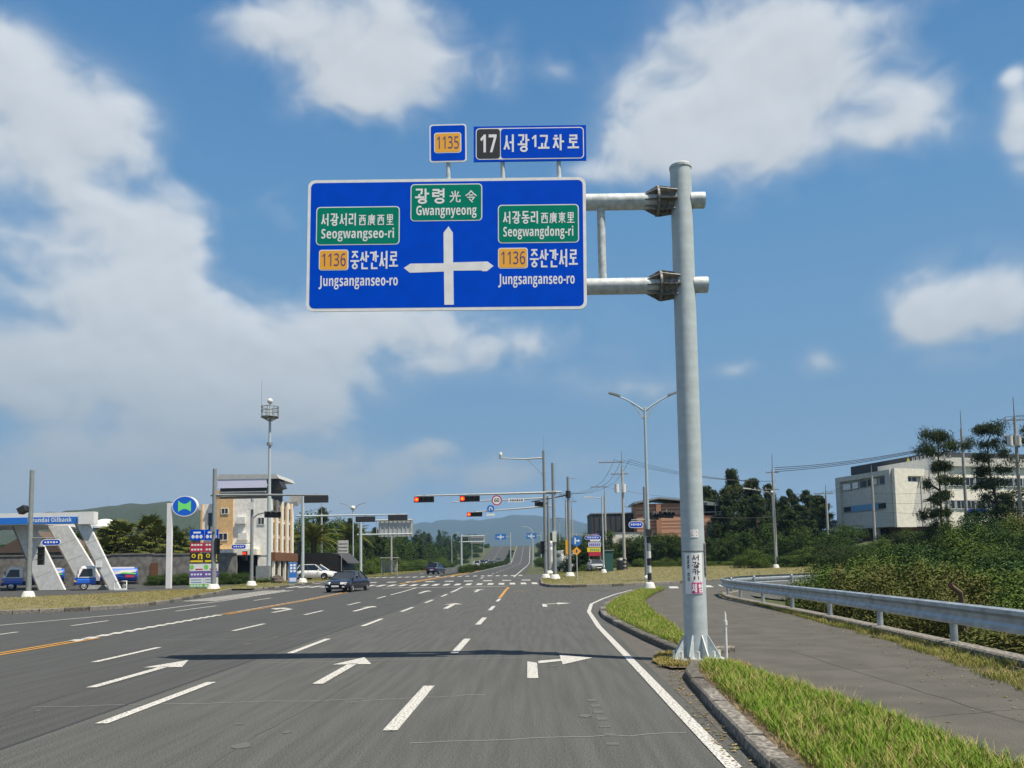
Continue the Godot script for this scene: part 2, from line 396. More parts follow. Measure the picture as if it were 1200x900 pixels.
# writes a word with its lower left corner at the transform's origin: cell width, height, advance, stroke
func word(b: MB, s: String, cw: float, chh: float, adv: float, w: float, x: Transform3D, down := false) -> void:
	var z := 0.0
	for i in s.length():
		var code := s.unicode_at(i)
		var st: Array = syllable(code) if code >= 0xAC00 and code <= 0xD7A3 else hanja(s[i])
		var off := Vector2(0, -adv * i) if down else Vector2(adv * i, 0)
		for k in st.size():
			var q := []
			for p in st[k][1]: q.append(Vector2(p.x * cw, p.y * chh) + off)
			ribbon2(b, q, st[k][0], w, k * 0.0003, x)
func latin(s: String, height: float, width: float, bold := true) -> Array:
	# a text mesh and the scale that makes it this high and this wide
	var f := SystemFont.new()
	f.font_names = ["Droid Sans"]; f.font_weight = 700 if bold else 400
	var t := TextMesh.new()
	t.font = f; t.text = s; t.font_size = 64; t.pixel_size = 0.01; t.depth = 0.0; t.curve_step = 2.0
	t.horizontal_alignment = HORIZONTAL_ALIGNMENT_CENTER; t.vertical_alignment = VERTICAL_ALIGNMENT_CENTER
	var a := t.get_aabb()
	return [t, Vector3(width / a.size.x, height / 0.46, 1.0)]
func text(parent: Node, s: String, x: float, y: float, z: float, height: float, width: float, m: Material, bold := true) -> void:
	var r := latin(s, height, width, bold)
	inst(parent, "lettering", r[0], m, Transform3D(Basis.from_scale(r[1]), Vector3(x, y, z)))
func hword(parent: Node, s: String, x: float, y: float, z: float, cw: float, chh: float, adv: float, w: float, m: Material) -> void:
	for i in s.length():
		var b := MB.new()
		word(b, s[i], cw, chh, adv, w, at(x + adv * i, y, z))
		part(parent, "character", b, m)

# ---------------------------------------------------------------- ground heights
func sst(a: float, b: float, x: float) -> float:
	var t := clampf((x - a) / (b - a), 0.0, 1.0)
	return t * t * (3.0 - 2.0 * t)
func lin(t: Array, q: float) -> float:
	if q <= t[0][0]: return t[0][1]
	for i in t.size() - 1:
		if q <= t[i + 1][0]:
			return lerpf(t[i][1], t[i + 1][1], (q - t[i][0]) / (t[i + 1][0] - t[i][0]))
	return t[-1][1]
const PROFILE := [[45, 0], [55, 0.05], [70, 0.2], [90, 0.4], [111, 0.55], [200, 1.2], [300, 2.1], [330, 3.4], [415, 10.2], [450, 12.2], [480, 12.8], [560, 10.0], [800, 4.0], [5000, 0.0]]
const RAIL := [[7.1, 4], [7.5, 8], [7.85, 11.5], [8.15, 14.9], [8.45, 18.8], [8.75, 22.8], [8.98, 26.8], [9.15, 30.8], [9.3, 34.8], [9.5, 38.6], [10.2, 42.8], [12.2, 46.8], [15.4, 49.9], [19.6, 52.4], [24.0, 55.2], [29.0, 57.8], [34, 60]]
func rail_x(Z: float) -> float:
	if Z <= RAIL[0][1]: return RAIL[0][0]
	for i in RAIL.size() - 1:
		if Z <= RAIL[i + 1][1]:
			return lerpf(RAIL[i][0], RAIL[i + 1][0], (Z - RAIL[i][1]) / (RAIL[i + 1][1] - RAIL[i][1]))
	return 1e6
func gy(x: float, Z: float) -> float:
	var y := lin(PROFILE, Z)
	y += sst(3, 14, x) * sst(60, 110, Z) * (1.0 - sst(200, 400, Z)) * 0.55
	var far_field := sst(30, 48, x) * sst(30, 90, Z) * 3.3
	if Z < 60.0:
		var s := sst(0.45, 3.4, x - rail_x(Z))
		y += -1.5 * s + s * sst(24, 60, Z) * 1.5 + far_field * s
	else:
		y += far_field
	return y
func gp(x: float, Z: float, up := 0.0) -> Vector3:
	return Vector3(x, gy(x, Z) + up, -Z)

# a sheet between two lines given as [x, Z] points, laid on the ground
func dense(l: Array, step: float) -> Array:
	var o := [l[0]]
	for i in l.size() - 1:
		var a := Vector2(l[i][0], l[i][1]); var b := Vector2(l[i + 1][0], l[i + 1][1])
		var k := maxi(1, int(ceil(a.distance_to(b) / step)))
		for j in range(1, k + 1):
			var q := a.lerp(b, float(j) / k)
			o.append([q.x, q.y])
	return o
func strip(b: MB, l: Array, r: Array, up: float, rows: int, cols: int, wall := 0.0) -> void:
	var L := resample(l, rows); var R := resample(r, rows)
	for i in rows:
		for j in cols:
			var p := []
			for e in [[i, j], [i, j + 1], [i + 1, j + 1], [i + 1, j]]:
				var q: Vector2 = L[e[0]].lerp(R[e[0]], float(e[1]) / cols)
				p.append(gp(q.x, q.y, up))
			b.face(p, Vector3.UP)
		if wall > 0.0:
			for e in [[L[i], L[i + 1], R[i]], [R[i], R[i + 1], L[i]]]:
				var A := gp(e[0].x, e[0].y, up); var B := gp(e[1].x, e[1].y, up)
				b.face([A, B, B - Vector3.UP * wall, A - Vector3.UP * wall], Vector3(e[0].x - e[2].x, 0, -(e[0].y - e[2].y)))
func resample(l: Array, rows: int) -> Array:
	var lens := [0.0]
	for i in l.size() - 1: lens.append(lens[-1] + Vector2(l[i][0], l[i][1]).distance_to(Vector2(l[i + 1][0], l[i + 1][1])))
	var o := []
	for k in rows + 1:
		var t: float = lens[-1] * k / rows
		var i := 0
		while i < l.size() - 2 and lens[i + 1] < t: i += 1
		o.append(Vector2(l[i][0], l[i][1]).lerp(Vector2(l[i + 1][0], l[i + 1][1]), (t - lens[i]) / maxf(1e-6, lens[i + 1] - lens[i])))
	return o
func line_on(b: MB, l: Array, w: float, up := 0.01) -> void:
	var d := dense(l, 2.0)
	var L := []; var R := []
	for i in d.size():
		var a := Vector2(d[maxi(i - 1, 0)][0], d[maxi(i - 1, 0)][1]); var c := Vector2(d[mini(i + 1, d.size() - 1)][0], d[mini(i + 1, d.size() - 1)][1])
		var o := (c - a).normalized().orthogonal() * w * 0.5
		L.append(Vector2(d[i][0], d[i][1]) + o); R.append(Vector2(d[i][0], d[i][1]) - o)
	for i in d.size() - 1:
		b.face([gp(L[i].x, L[i].y, up), gp(L[i + 1].x, L[i + 1].y, up), gp(R[i + 1].x, R[i + 1].y, up), gp(R[i].x, R[i].y, up)], Vector3.UP)

# ---------------------------------------------------------------- sky
const CLOUDS := [[0.0,7.0,8.0,1.6,0.5],[-12.0,4.5,9.0,2.0,0.75],[10.0,5.0,8.0,1.5,0.4],[-24.0,12.5,9.0,2.4,0.55],[-13.0,34.0,9.0,4.0,0.87],[-11.1,31.1,4.9,2.1,0.87],[-6.2,34.4,3.8,2.5,0.79],[-18.9,33.8,3.4,1.8,0.45],[15.5,32.2,7.5,4.1,0.79],[19.2,27.4,10.4,3.6,1.01],[25.1,27.5,3.8,2.1,0.96],[11.7,28.4,4.5,2.7,0.87],[21.2,32.6,7.0,2.6,0.7],[-33.2,27.1,4.1,3.9,0.64],[-29.0,27.6,4.2,2.5,0.6],[-31.3,23.9,6.1,2.8,0.64],[-33.8,29.5,2.7,2.1,0.58],[-23.5,23.2,2.9,2.1,0.6],[-26.8,20.7,5.5,3.0,0.64],[-31.1,17.1,7.0,3.5,0.51],[-20.4,16.7,8.7,3.3,0.47],[-11.8,16.4,10.0,2.8,0.65],[0.4,15.6,7.9,2.6,0.53],[-25.2,16.8,6.2,3.2,0.35],[-21.9,10.6,6.4,2.8,0.91],[-15.3,11.4,5.2,2.3,0.75],[-31.5,6.8,4.1,2.6,0.91],[-32.3,11.9,3.6,2.0,0.91],[-27.5,8.1,4.4,2.7,0.91],[-30.0,3.5,9.0,3.0,0.81],[-18.0,3.0,9.0,2.2,0.61],[-33.0,12.5,8.0,3.0,0.48],[-6.1,8.4,2.7,1.0,0.94],[-10.0,7.4,4.1,1.5,0.73],[-17.0,6.2,6.2,1.7,0.61],[27.9,15.4,3.5,2.8,0.96],[31.3,15.2,2.6,2.7,0.96],[26.2,14.6,2.4,1.6,0.79],[20.2,13.2,1.5,1.0,0.83],[7.3,12.3,3.9,1.3,0.66],[32.5,25.2,1.1,2.8,0.87],[32.1,27.3,0.9,0.6,0.7],[5.0,26.1,2.2,0.9,0.61],[3.3,32.7,2.2,1.0,0.48],[-1.1,32.6,1.3,1.9,0.35],[-17.1,22.9,2.3,2.4,0.45],[14.7,13.2,1.7,0.8,0.52],[-3.4,6.2,5.4,1.2,0.38]]
func cloud_at(az: float, el: float, near: Array, f: FastNoiseLite, f2: FastNoiseLite, cel: FastNoiseLite) -> Vector2:
	# x: how thick the cloud is in this direction, y: how fine its billows are
	var q := 0.0
	if absf(az) < 46.0 and el < 44.0:
		for b in near:
			var dx: float = (az - b[0]) / b[2]; var dy: float = (el - b[1]) / b[3]
			var r2 := dx * dx + dy * dy
			if r2 < 6.0: q += b[4] * exp(-r2 * 1.15)
		q = minf(q, 1.25)
	var ra := deg_to_rad(az); var ce := cos(deg_to_rad(el))
	var d := Vector3(sin(ra) * ce, sin(deg_to_rad(el)) * 1.5, -cos(ra) * ce)
	var edge := maxf(sst(36.0, 46.0, absf(az)), sst(38.0, 46.0, el))
	if edge > 0.0:
		q = lerpf(q, clampf(0.42 + 1.5 * f2.get_noise_3dv(d * 1.3), 0.0, 1.1) * sst(0.0, 6.0, el), edge)
	if q < 0.008: return Vector2.ZERO
	var warp := d + Vector3(f2.get_noise_3dv(d * 3.0), f2.get_noise_3dv(d * 3.0 + Vector3(7, 0, 0)), 0.0) * 0.05
	var puff := -cel.get_noise_3dv(warp)
	return Vector2(q + (f.get_noise_3dv(warp) * 1.05 + (puff - 0.35) * 0.30 + f2.get_noise_3dv(d * 4.0 + Vector3(3, 5, 0)) * 0.32) * sst(0.0, 0.4, q), puff)
func sky_image(w: int) -> Image:
	var h := w / 2
	var f := FastNoiseLite.new(); f.seed = 11; f.frequency = 4.2; f.fractal_octaves = 6; f.fractal_gain = 0.56; f.noise_type = FastNoiseLite.TYPE_SIMPLEX_SMOOTH
	var f2 := FastNoiseLite.new(); f2.seed = 29; f2.frequency = 2.2; f2.fractal_octaves = 3; f2.noise_type = FastNoiseLite.TYPE_SIMPLEX_SMOOTH
	var cel := FastNoiseLite.new(); cel.seed = 5; cel.noise_type = FastNoiseLite.TYPE_CELLULAR; cel.frequency = 9.0; cel.fractal_octaves = 3; cel.fractal_gain = 0.5; cel.cellular_return_type = FastNoiseLite.RETURN_DISTANCE
	var stops := [[-90.0, 0.19, 0.215, 0.235], [-2.0, 0.26, 0.33, 0.385], [0.0, 0.27, 0.36, 0.435], [4.0, 0.215, 0.325, 0.43], [9.0, 0.165, 0.29, 0.43], [16.0, 0.132, 0.272, 0.45], [24.0, 0.10, 0.242, 0.44], [33.0, 0.070, 0.196, 0.40], [50.0, 0.042, 0.135, 0.33], [90.0, 0.028, 0.095, 0.26]]
	var data := PackedByteArray()
	data.resize(w * h * 3)
	for j in h:
		var el := 90.0 - 180.0 * (j + 0.5) / h
		var s := 0
		while s < stops.size() - 2 and stops[s + 1][0] < el: s += 1
		var t := clampf((el - stops[s][0]) / (stops[s + 1][0] - stops[s][0]), 0, 1)
		var base := Vector3(lerpf(stops[s][1], stops[s + 1][1], t), lerpf(stops[s][2], stops[s + 1][2], t), lerpf(stops[s][3], stops[s + 1][3], t))
		var near := []
		for b in CLOUDS:
			if absf(el - b[1]) < b[3] * 2.5 + 1.5: near.append(b)
		var flat := Color(base.x, base.y, base.z).linear_to_srgb()
		var hz := sst(3.0, 20.0, el)
		for i in w:
			var o := (j * w + i) * 3
			if el < -1.0:
				data[o] = int(flat.r * 255); data[o + 1] = int(flat.g * 255); data[o + 2] = int(flat.b * 255)
				continue
			var az := wrapf(360.0 * (i + 0.5) / w, -180.0, 180.0)
			if i % 4 and (absf(az) > 50.0 or el > 48.0):   # coarser where nobody looks closely
				data[o] = data[o - 3]; data[o + 1] = data[o - 2]; data[o + 2] = data[o - 1]
				continue
			var k := base
			var c := cloud_at(az, el, near, f, f2, cel)
			if c.x > 0.1:
				var core := sst(0.38, 1.08, c.x); var veil := sst(0.02, 0.9, c.x)
				# the sunward side, up and to the right, against the thick grey underside
				var up := cloud_at(az + 0.5, el + 0.9, near, f, f2, cel).x if core > 0.05 else c.x
				var lit := clampf(1.0 + (c.x - up) * 0.16 + (c.y - 0.4) * 0.10, 0.84, 1.14)
				var cl := Vector3(0.525, 0.56, 0.59) * lit
				cl = Vector3(0.255, 0.31, 0.345).lerp(cl, 0.12 + 0.88 * hz)
				k = base.lerp(cl, clampf(core * 0.56 + veil * 0.36, 0.0, 0.95))
			var cc := Color(k.x, k.y, k.z).linear_to_srgb()
			data[o] = int(clampf(cc.r * 255.0 + 0.5, 0, 255)); data[o + 1] = int(clampf(cc.g * 255.0 + 0.5, 0, 255)); data[o + 2] = int(clampf(cc.b * 255.0 + 0.5, 0, 255))
	return Image.create_from_data(w, h, false, Image.FORMAT_RGB8, data)

const F := 950.0
func camera_and_light() -> void:
	var cam := Camera3D.new()
	cam.name = "camera"
	cam.projection = Camera3D.PROJECTION_FRUSTUM
	cam.near = 0.1; cam.far = 12000.0
	cam.size = 900.0 / F * 0.1
	cam.frustum_offset = Vector2(0, (587.0 - 450.0) / F * 0.1)
	cam.basis = Basis(Vector3.UP, 0.01789) * Basis(Vector3.RIGHT, 0.07878) * Basis(Vector3.BACK, -0.016)
	cam.position = Vector3(0, 1.75, 0)
	add_child(cam)
	cam.current = true
	var e := Environment.new()
	e.background_mode = Environment.BG_SKY
	var sm := PanoramaSkyMaterial.new()
	sm.energy_multiplier = 0.84
	sm.panorama = ImageTexture.create_from_image(sky_image(SKY))
	var sk := Sky.new(); sk.sky_material = sm
	e.sky = sk
	e.tonemap_mode = Environment.TONE_MAPPER_LINEAR
	e.tonemap_exposure = 1.45
	e.sdfgi_enabled = true; e.ssao_enabled = true; e.ssil_enabled = true
	e.fog_enabled = true
	e.fog_density = 0.00015
	e.fog_light_color = Color(0.62, 0.80, 1.0)
	var we := WorldEnvironment.new()
	we.name = "environment"; we.environment = e
	add_child(we)
	var sun := DirectionalLight3D.new()
	sun.name = "sun"
	sun.light_energy = 1.6
	sun.light_color = Color(1.0, 0.955, 0.88)
	sun.light_angular_distance = 0.5
	sun.shadow_enabled = true
	add_child(sun)
	sun.look_at_from_position(Vector3.ZERO, Vector3(-0.42, -1.0, -0.25), Vector3.UP)
const SKY := 3072

# ---------------------------------------------------------------- the setting
func ground() -> void:
	var xs := []; var zs := []
	for x in [-4000, -2500, -1500, -900, -600, -400, -280, -200, -150, -110, -85, -70]: xs.append(float(x))
	var q := -60.0
	while q < 70.0: xs.append(q); q += 2.0 if q < 6.0 or q > 40.0 else 1.0
	for x in [70, 85, 110, 150, 200, 280, 400, 600, 900, 1500, 2500, 4000]: xs.append(float(x))
	for z in [-400, -200, -80, -40, -20, -8]: zs.append(float(z))
	q = 0.0
	while q < 130.0: zs.append(q); q += 1.5
	while q < 520.0: zs.append(q); q += 10.0
	for z in [560, 640, 800, 1000, 1400, 2000, 3000, 5000, 7000]: zs.append(float(z))
	var b := MB.new()
	for i in xs.size() - 1:
		for j in zs.size() - 1:
			b.face([gp(xs[i], zs[j], -0.09), gp(xs[i + 1], zs[j], -0.09), gp(xs[i + 1], zs[j + 1], -0.09), gp(xs[i], zs[j + 1], -0.09)], Vector3.UP)
	struct("ground", b, M.field, true)

func far_x(Z: float, off: float) -> float:   # the road beyond the crossing, off = metres right of its right edge line
	return lin([[90, -1.4], [111, -1.2], [321, 0.9], [415, 1.5], [480, 2.0]], Z) + off
func far_line(off: float, z0: float, z1: float, step := 8.0) -> Array:
	var l := []
	var q := z0
	while q < z1:
		l.append([far_x(q, off), q]); q += step
	l.append([far_x(z1, off), z1])
	return l

func roads() -> void:
	var b := MB.new()
	strip(b, [[-5.3, -30], [-5.3, 64]], [[12.0, -30], [12.0, 64]], 0.0, 50, 6)
	strip(b, [[12.0, 44], [12.0, 64]], [[36.0, 61], [36.0, 74]], 0.0, 10, 16)
	strip(b, [[-5.3, 64], [-5.3, 104]], [[2.0, 64], [2.0, 104]], 0.0, 20, 4)
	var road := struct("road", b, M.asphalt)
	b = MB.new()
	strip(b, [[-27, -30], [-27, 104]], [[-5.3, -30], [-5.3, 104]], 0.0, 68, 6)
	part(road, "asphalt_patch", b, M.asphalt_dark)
	b = MB.new()
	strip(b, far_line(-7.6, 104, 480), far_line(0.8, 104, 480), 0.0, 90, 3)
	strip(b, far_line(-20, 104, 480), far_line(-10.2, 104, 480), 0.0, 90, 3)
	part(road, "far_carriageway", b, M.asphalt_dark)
	# seams and cracks in the surface
	b = MB.new()
	line_on(b, [[-5.32, 4], [-5.28, 9], [-5.33, 14], [-5.29, 22], [-5.3, 40]], 0.05, 0.004)
	part(road, "tar_seam", b, M.tar)
	var cr := RandomNumberGenerator.new(); cr.seed = 5
	for c in [[-6.5, 10.6, -2.2, 10.9], [-2.4, 10.7, -0.6, 11.2], [-7.8, 8.4, -5.6, 8.1], [-5.0, 15.2, 1.5, 15.6], [-1.2, 8.2, 1.6, 8.5], [-9.5, 20.5, -5.5, 20.2]]:
		b = MB.new()
		var l := []
		for i in 15:
			l.append([lerpf(c[0], c[2], i / 14.0), lerpf(c[1], c[3], i / 14.0) + cr.randf_range(-0.05, 0.05)])
		line_on(b, l, 0.022, 0.004)
		part(road, "patched_crack", b, M.seam)
	for c in [[-3.1, 6.0, -2.8, 17.0], [-6.4, 9.0, -6.8, 20.0], [-3.9, 18.0, -3.6, 30.0]]:
		b = MB.new()
		var l := []
		var off := 0.0
		for i in 26:
			off += cr.randf_range(-0.06, 0.06)
			l.append([lerpf(c[0], c[2], i / 25.0) + off, lerpf(c[1], c[3], i / 25.0)])
		line_on(b, l, 0.010, 0.0045)
		part(road, "crack", b, M.crack)
	for k in 16:
		b = MB.new()
		var ce := Vector2([-3.2, 0.2, -6.7, -2.9][k % 4] + cr.randf_range(-0.5, 0.5), cr.randf_range(6.0, 30.0))
		var rr := cr.randf_range(0.04, 0.13)
		var pl := []
		for i in 9: pl.append(gp(ce.x + cos(TAU * i / 9) * rr * cr.randf_range(0.6, 1.1), ce.y + sin(TAU * i / 9) * rr * cr.randf_range(0.8, 1.8), 0.005))
		b.face(pl, Vector3.UP)
		part(road, "oil_stain", b, M.scuff)
	for k in 7:
		var z := 8.0 + k * 0.42
		for o in [0.0]:
			var sc := MB.new()
			line_on(sc, [[0.80 + o + cr.randf_range(-0.02, 0.02), z], [0.80 + o, z + cr.randf_range(0.10, 0.2)]], 0.12, 0.004)
			part(road, "tyre_scuff", sc, M.scuff)
	# gutters along the right kerbs
	b = MB.new()
	strip(b, [[1.93, 3], [1.98, 12], [2.05, 16], [2.25, 22.6]], [[2.3, 3], [2.5, 12], [2.7, 15.5], [2.55, 22.6]], 0.004, 12, 1)
	part(road, "gutter", b, M.gutter)
	markings(road)

func mark(road: Node, called: String, l: Array, w: float, m: String, up := 0.01) -> void:
	var b := MB.new()
	line_on(b, l, w, up)
	part(road, called, b, M[m])
func arrow(road: Node, kind: String, x: float, Z: float, sc := 1.0) -> void:
	var outs := []
	var s := sc
	match kind:
		"ahead_left":
			outs = [V2([-0.09, 0, 0.09, 0, 0.09, 3.0, -0.09, 3.0]), V2([0.36, 2.9, 0.02, 3.9, -0.36, 2.9])]
		"ahead":
			outs = [V2([-0.085, 0, 0.085, 0, 0.085, 2.6, -0.085, 2.6]), V2([0.36, 2.45, 0.0, 3.6, -0.36, 2.45])]
		"right":
			outs = [V2([-0.09, 0, 0.09, 0, 0.09, 2.05, -0.09, 2.3]), V2([0.12, 1.95, 0.56, 2.3, 0.56, 2.62, 0.12, 2.36]), V2([0.56, 1.75, 1.18, 2.75, 0.56, 3.3])]
		"left":
			outs = [V2([-0.09, 0, 0.09, 0, 0.09, 2.2, -0.09, 2.4]), V2([-0.09, 2.0, -0.09, 2.5, -0.5, 3.0, -0.5, 2.5]), V2([-0.5, 2.0, -0.5, 3.5, -1.0, 2.9])]
	var b := MB.new()
	for o in outs:
		var idx := Geometry2D.triangulate_polygon(o)
		for i in range(0, idx.size(), 3):
			var p := []
			for k in 3: p.append(gp(x + o[idx[i + k]].x * s, Z + o[idx[i + k]].y * s, 0.01))
			b.face(p, Vector3.UP)
	part(road, "turn_arrow", b, M.paint_white)
func markings(road: Node) -> void:
	mark(road, "edge_line", [[1.72, 2], [1.72, 7], [1.76, 10.1], [1.85, 16.1], [1.94, 22.6], [2.2, 29.8], [2.73, 35.4], [3.66, 40.3], [4.81, 45.6], [6.6, 52.0]], 0.14, "paint_white")
	for k in 8:
		var z := -2.7 + 7.55 * k + (0.25 if k > 2 else 0.0)
		if k < 6:
			mark(road, "lane_line", [[-1.5, z + 3.95], [-1.47, z + 7.15]], 0.16 if k < 6 else 0.14, "paint_white")
		var zb := -5.2 + 7.4 * k
		mark(road, "lane_line", [[-4.93, zb + 7.2], [-4.95, zb + 10.5]], 0.15, "paint_white")
		if k in range(1, 7):
			mark(road, "lane_line", [[-8.4, zb + 6.1], [-8.42, zb + 8.9]], 0.15, "paint_white")
	mark(road, "stop_line", [[-11.2, 62.4], [-1.6, 62.0]], 0.35, "paint_white")
	mark(road, "lane_line", [[-4.98, 52.5], [-5.0, 62]], 0.14, "paint_white")
	mark(road, "lane_line", [[-8.45, 50], [-8.5, 62]], 0.14, "paint_white")
	# the centre of the road: a double yellow line, a broken white stretch where turning is allowed, yellow again
	for o in [-0.13, 0.13]:
		mark(road, "centre_line", [[-11.45 + o, 3], [-11.45 + o, 21 + o * 3]], 0.13, "paint_yellow")
		mark(road, "centre_line", [[-11.85 + o, 31.6], [-12.2 + o, 46], [-12.6 + o, 58]], 0.13, "paint_yellow")
	for k in 15:
		var z := 20.4 + k * 0.74
		mark(road, "broken_centre_line", [[-11.5 - k * 0.025, z], [-11.62 - k * 0.025, z + 0.62]], 0.3, "paint_white")
	for k in 26:
		mark(road, "centre_line_block", [[-12.0 - k * 0.028, 33.5 + k * 0.95], [-12.0 - k * 0.028, 34.0 + k * 0.95]], 0.14, "paint_white", 0.014)
	for q in [[-15.0, 15.2, 2.6], [-15.05, 21.5, 2.4], [-14.85, 26.3, 2.4], [-15.05, 34.6, 4.6], [-15.2, 45, 3.2]]:
		mark(road, "lane_line", [[q[0], q[1]], [q[0] - 0.05, q[1] + q[2]]], 0.14, "paint_white")
	mark(road, "edge_line", [[-18.2, 12], [-17.7, 27], [-16.4, 33], [-16.8, 41], [-17.3, 50], [-18.6, 62]], 0.15, "paint_white")
	mark(road, "yellow_edge_line", [[-20.5, 25.2], [-19.2, 28.6]], 0.15, "paint_yellow")
	mark(road, "yellow_edge_line", [[-1.52, 43.5], [-1.5, 56], [-1.42, 60]], 0.17, "paint_yellow")
	mark(road, "yellow_edge_line", [[-1.1, 52.5], [1.5, 53.4], [5.0, 51.4], [8.2, 53.0]], 0.12, "paint_yellow")
	for a in [["ahead", -6.62, 12.3, 0.98], ["ahead", -3.2, 12.35, 0.98], ["right", 0.05, 12.65, 0.95], ["ahead_left", -6.95, 32.4, 1.05], ["ahead_left", -3.4, 33.4, 1.2], ["right", 0.7, 33.7, 1.05], ["left", -10.2, 32.4, 1.15], ["ahead_left", -6.9, 51.5, 1.2], ["ahead_left", -3.4, 52.5, 1.2]]:
		arrow(road, a[0], a[1], a[2], a[3])
	for k in 27:
		var x := -22.4 + k * 0.92
		mark(road, "crosswalk_bar", [[x, 66.2], [x - 0.1, 70.2]], 0.46, "paint_white")
		if k % 2 == 0:
			mark(road, "crosswalk_bar", [[x + 0.2, 76.5], [x + 0.1, 79.0]], 0.85, "paint_white")
		if k < 24:
			mark(road, "crosswalk_bar", [[x + 0.4, 97.0], [x + 0.3, 101.0]], 0.46, "paint_white")
	for k in 15:
		mark(road, "crosswalk_bar", [[-17.4, 45.5 + k * 1.05], [-19.5 - k * 0.03, 45.8 + k * 1.05]], 0.5, "paint_white")
	for k in 6:
		mark(road, "crosswalk_bar", [[9.6 + k * 1.25, 53.6 + k * 0.5], [10.1 + k * 1.25, 57.0 + k * 0.5]], 0.6, "paint_white")
	mark(road, "edge_line", far_line(-0.15, 90, 470), 0.17, "paint_white")
	mark(road, "edge_line", far_line(-7.2, 104, 470), 0.15, "paint_white")
	mark(road, "yellow_edge_line", [[-11.4, 72], [-10.2, 96], [-9.4, 118], [-8.6, 150]], 0.3, "paint_yellow")
	mark(road, "yellow_edge_line", [[-10.8, 76], [-9.6, 96], [-9.0, 118]], 0.25, "paint_yellow")
	var z := 86.0
	while z < 460.0:
		mark(road, "lane_line", [[far_x(z, -3.6), z], [far_x(z + 5, -3.6), z + 5]], 0.17, "paint_white")
		if z > 110: mark(road, "lane_line", [[far_x(z, -15.2), z], [far_x(z + 5, -15.2), z + 5]], 0.15, "paint_white")
		z += 12.0

# a raised bed with kerb stones laid along one edge
func kerb_run(parent: Node, l: Array, top: float, hgt: float, wid: float, pitch: float, mats: Array, sd: int) -> void:
	var r := RandomNumberGenerator.new(); r.seed = sd
	var variants := []
	for k in 3:
		var b := MB.new()
		b.cbox(Vector3(0, 0, 0), Vector3(pitch - 0.02 - 0.004 * k, hgt, wid), 0.022)
		variants.append(b.mesh())
	var tot := 0.0
	for i in l.size() - 1: tot += Vector2(l[i][0], l[i][1]).distance_to(Vector2(l[i + 1][0], l[i + 1][1]))
	var k := int(round(tot / pitch))
	var q := resample(l, k)
	for i in k:
		var a: Vector2 = q[i]; var d: Vector2 = q[i + 1]
		var A := gp(a.x, a.y, top - hgt * 0.5); var D := gp(d.x, d.y, top - hgt * 0.5)
		var x := (D - A).normalized()
		var bs := Basis(x, Vector3.UP, x.cross(Vector3.UP).normalized()).rotated(Vector3.UP, r.randf_range(-0.012, 0.012))
		bs = bs.orthonormalized().scaled_local(Vector3(A.distance_to(D) / pitch, 1, 1))
		inst(parent, "kerbstone", variants[i % 3], M[mats[r.randi() % mats.size()]], Transform3D(bs, (A + D) * 0.5 + Vector3.UP * r.randf_range(-0.012, 0.008)))

func tuft_mesh(sd: int, blades: int, hgt: float, lean: float) -> ArrayMesh:
	var r := RandomNumberGenerator.new(); r.seed = sd
	var b := MB.new()
	for k in blades:
		var p := Vector3(r.randf_range(-0.05, 0.05), 0, r.randf_range(-0.05, 0.05))
		var a := r.randf() * TAU
		var dir := Vector3(cos(a), 0, sin(a))
		var side := Vector3(-sin(a), 0, cos(a)) * r.randf_range(0.0022, 0.0042)
		var hh := hgt * r.randf_range(0.5, 1.15)
		var m := p + dir * hh * lean * 0.35 + Vector3.UP * hh * 0.6
		var t := p + dir * hh * lean + Vector3.UP * hh * 0.98
		b.col = Color(1, 1, 1) * r.randf_range(0.7, 1.25)
		b.tri(p - side, m - side * 0.8, p + side); b.tri(p + side, m - side * 0.8, m + side * 0.8); b.tri(m - side * 0.8, t, m + side * 0.8)
	return b.mesh()
func grass(called: String, label: String, spots: Array, tints: Array, hgt: float, lean := 0.5, blades := 9) -> void:
	var mm := MultiMesh.new()
	mm.transform_format = MultiMesh.TRANSFORM_3D; mm.use_colors = true
	mm.mesh = tuft_mesh(called.hash(), blades, hgt, lean)
	mm.instance_count = spots.size()
	var r := RandomNumberGenerator.new(); r.seed = called.hash() + 1
	for i in spots.size():
		var s := r.randf_range(0.55, 1.25)
		mm.set_instance_transform(i, Transform3D(Basis(Vector3.UP, r.randf() * TAU).scaled(Vector3(s, s * r.randf_range(0.7, 1.2), s)), spots[i]))
		var c: Color = tints[0].lerp(tints[1], r.randf())
		if tints.size() > 2 and r.randf() < 0.22: c = tints[2]
		mm.set_instance_color(i, c)
	var o := MultiMeshInstance3D.new()
	o.multimesh = mm; o.material_override = M.grass; o.name = numbered(called)
	add_child(o)
	meta(o, label, "grass", "", "stuff")
func scatter(l: Array, r: Array, up: float, count: int, sd: int, patch := 0.0) -> Array:
	var g := RandomNumberGenerator.new(); g.seed = sd
	var f := FastNoiseLite.new(); f.seed = sd; f.frequency = 0.55
	var L := resample(l, 200); var R := resample(r, 200)
	var o := []
	for k in count:
		var i := g.randi() % 200
		var q: Vector2 = L[i].lerp(L[i + 1], g.randf()).lerp(R[i].lerp(R[i + 1], 0.5), g.randf())
		if patch > 0.0 and f.get_noise_2d(q.x * 2.0, q.y) + g.randf_range(-0.25, 0.25) < patch - 0.5: continue
		o.append(gp(q.x, q.y, up))
	return o

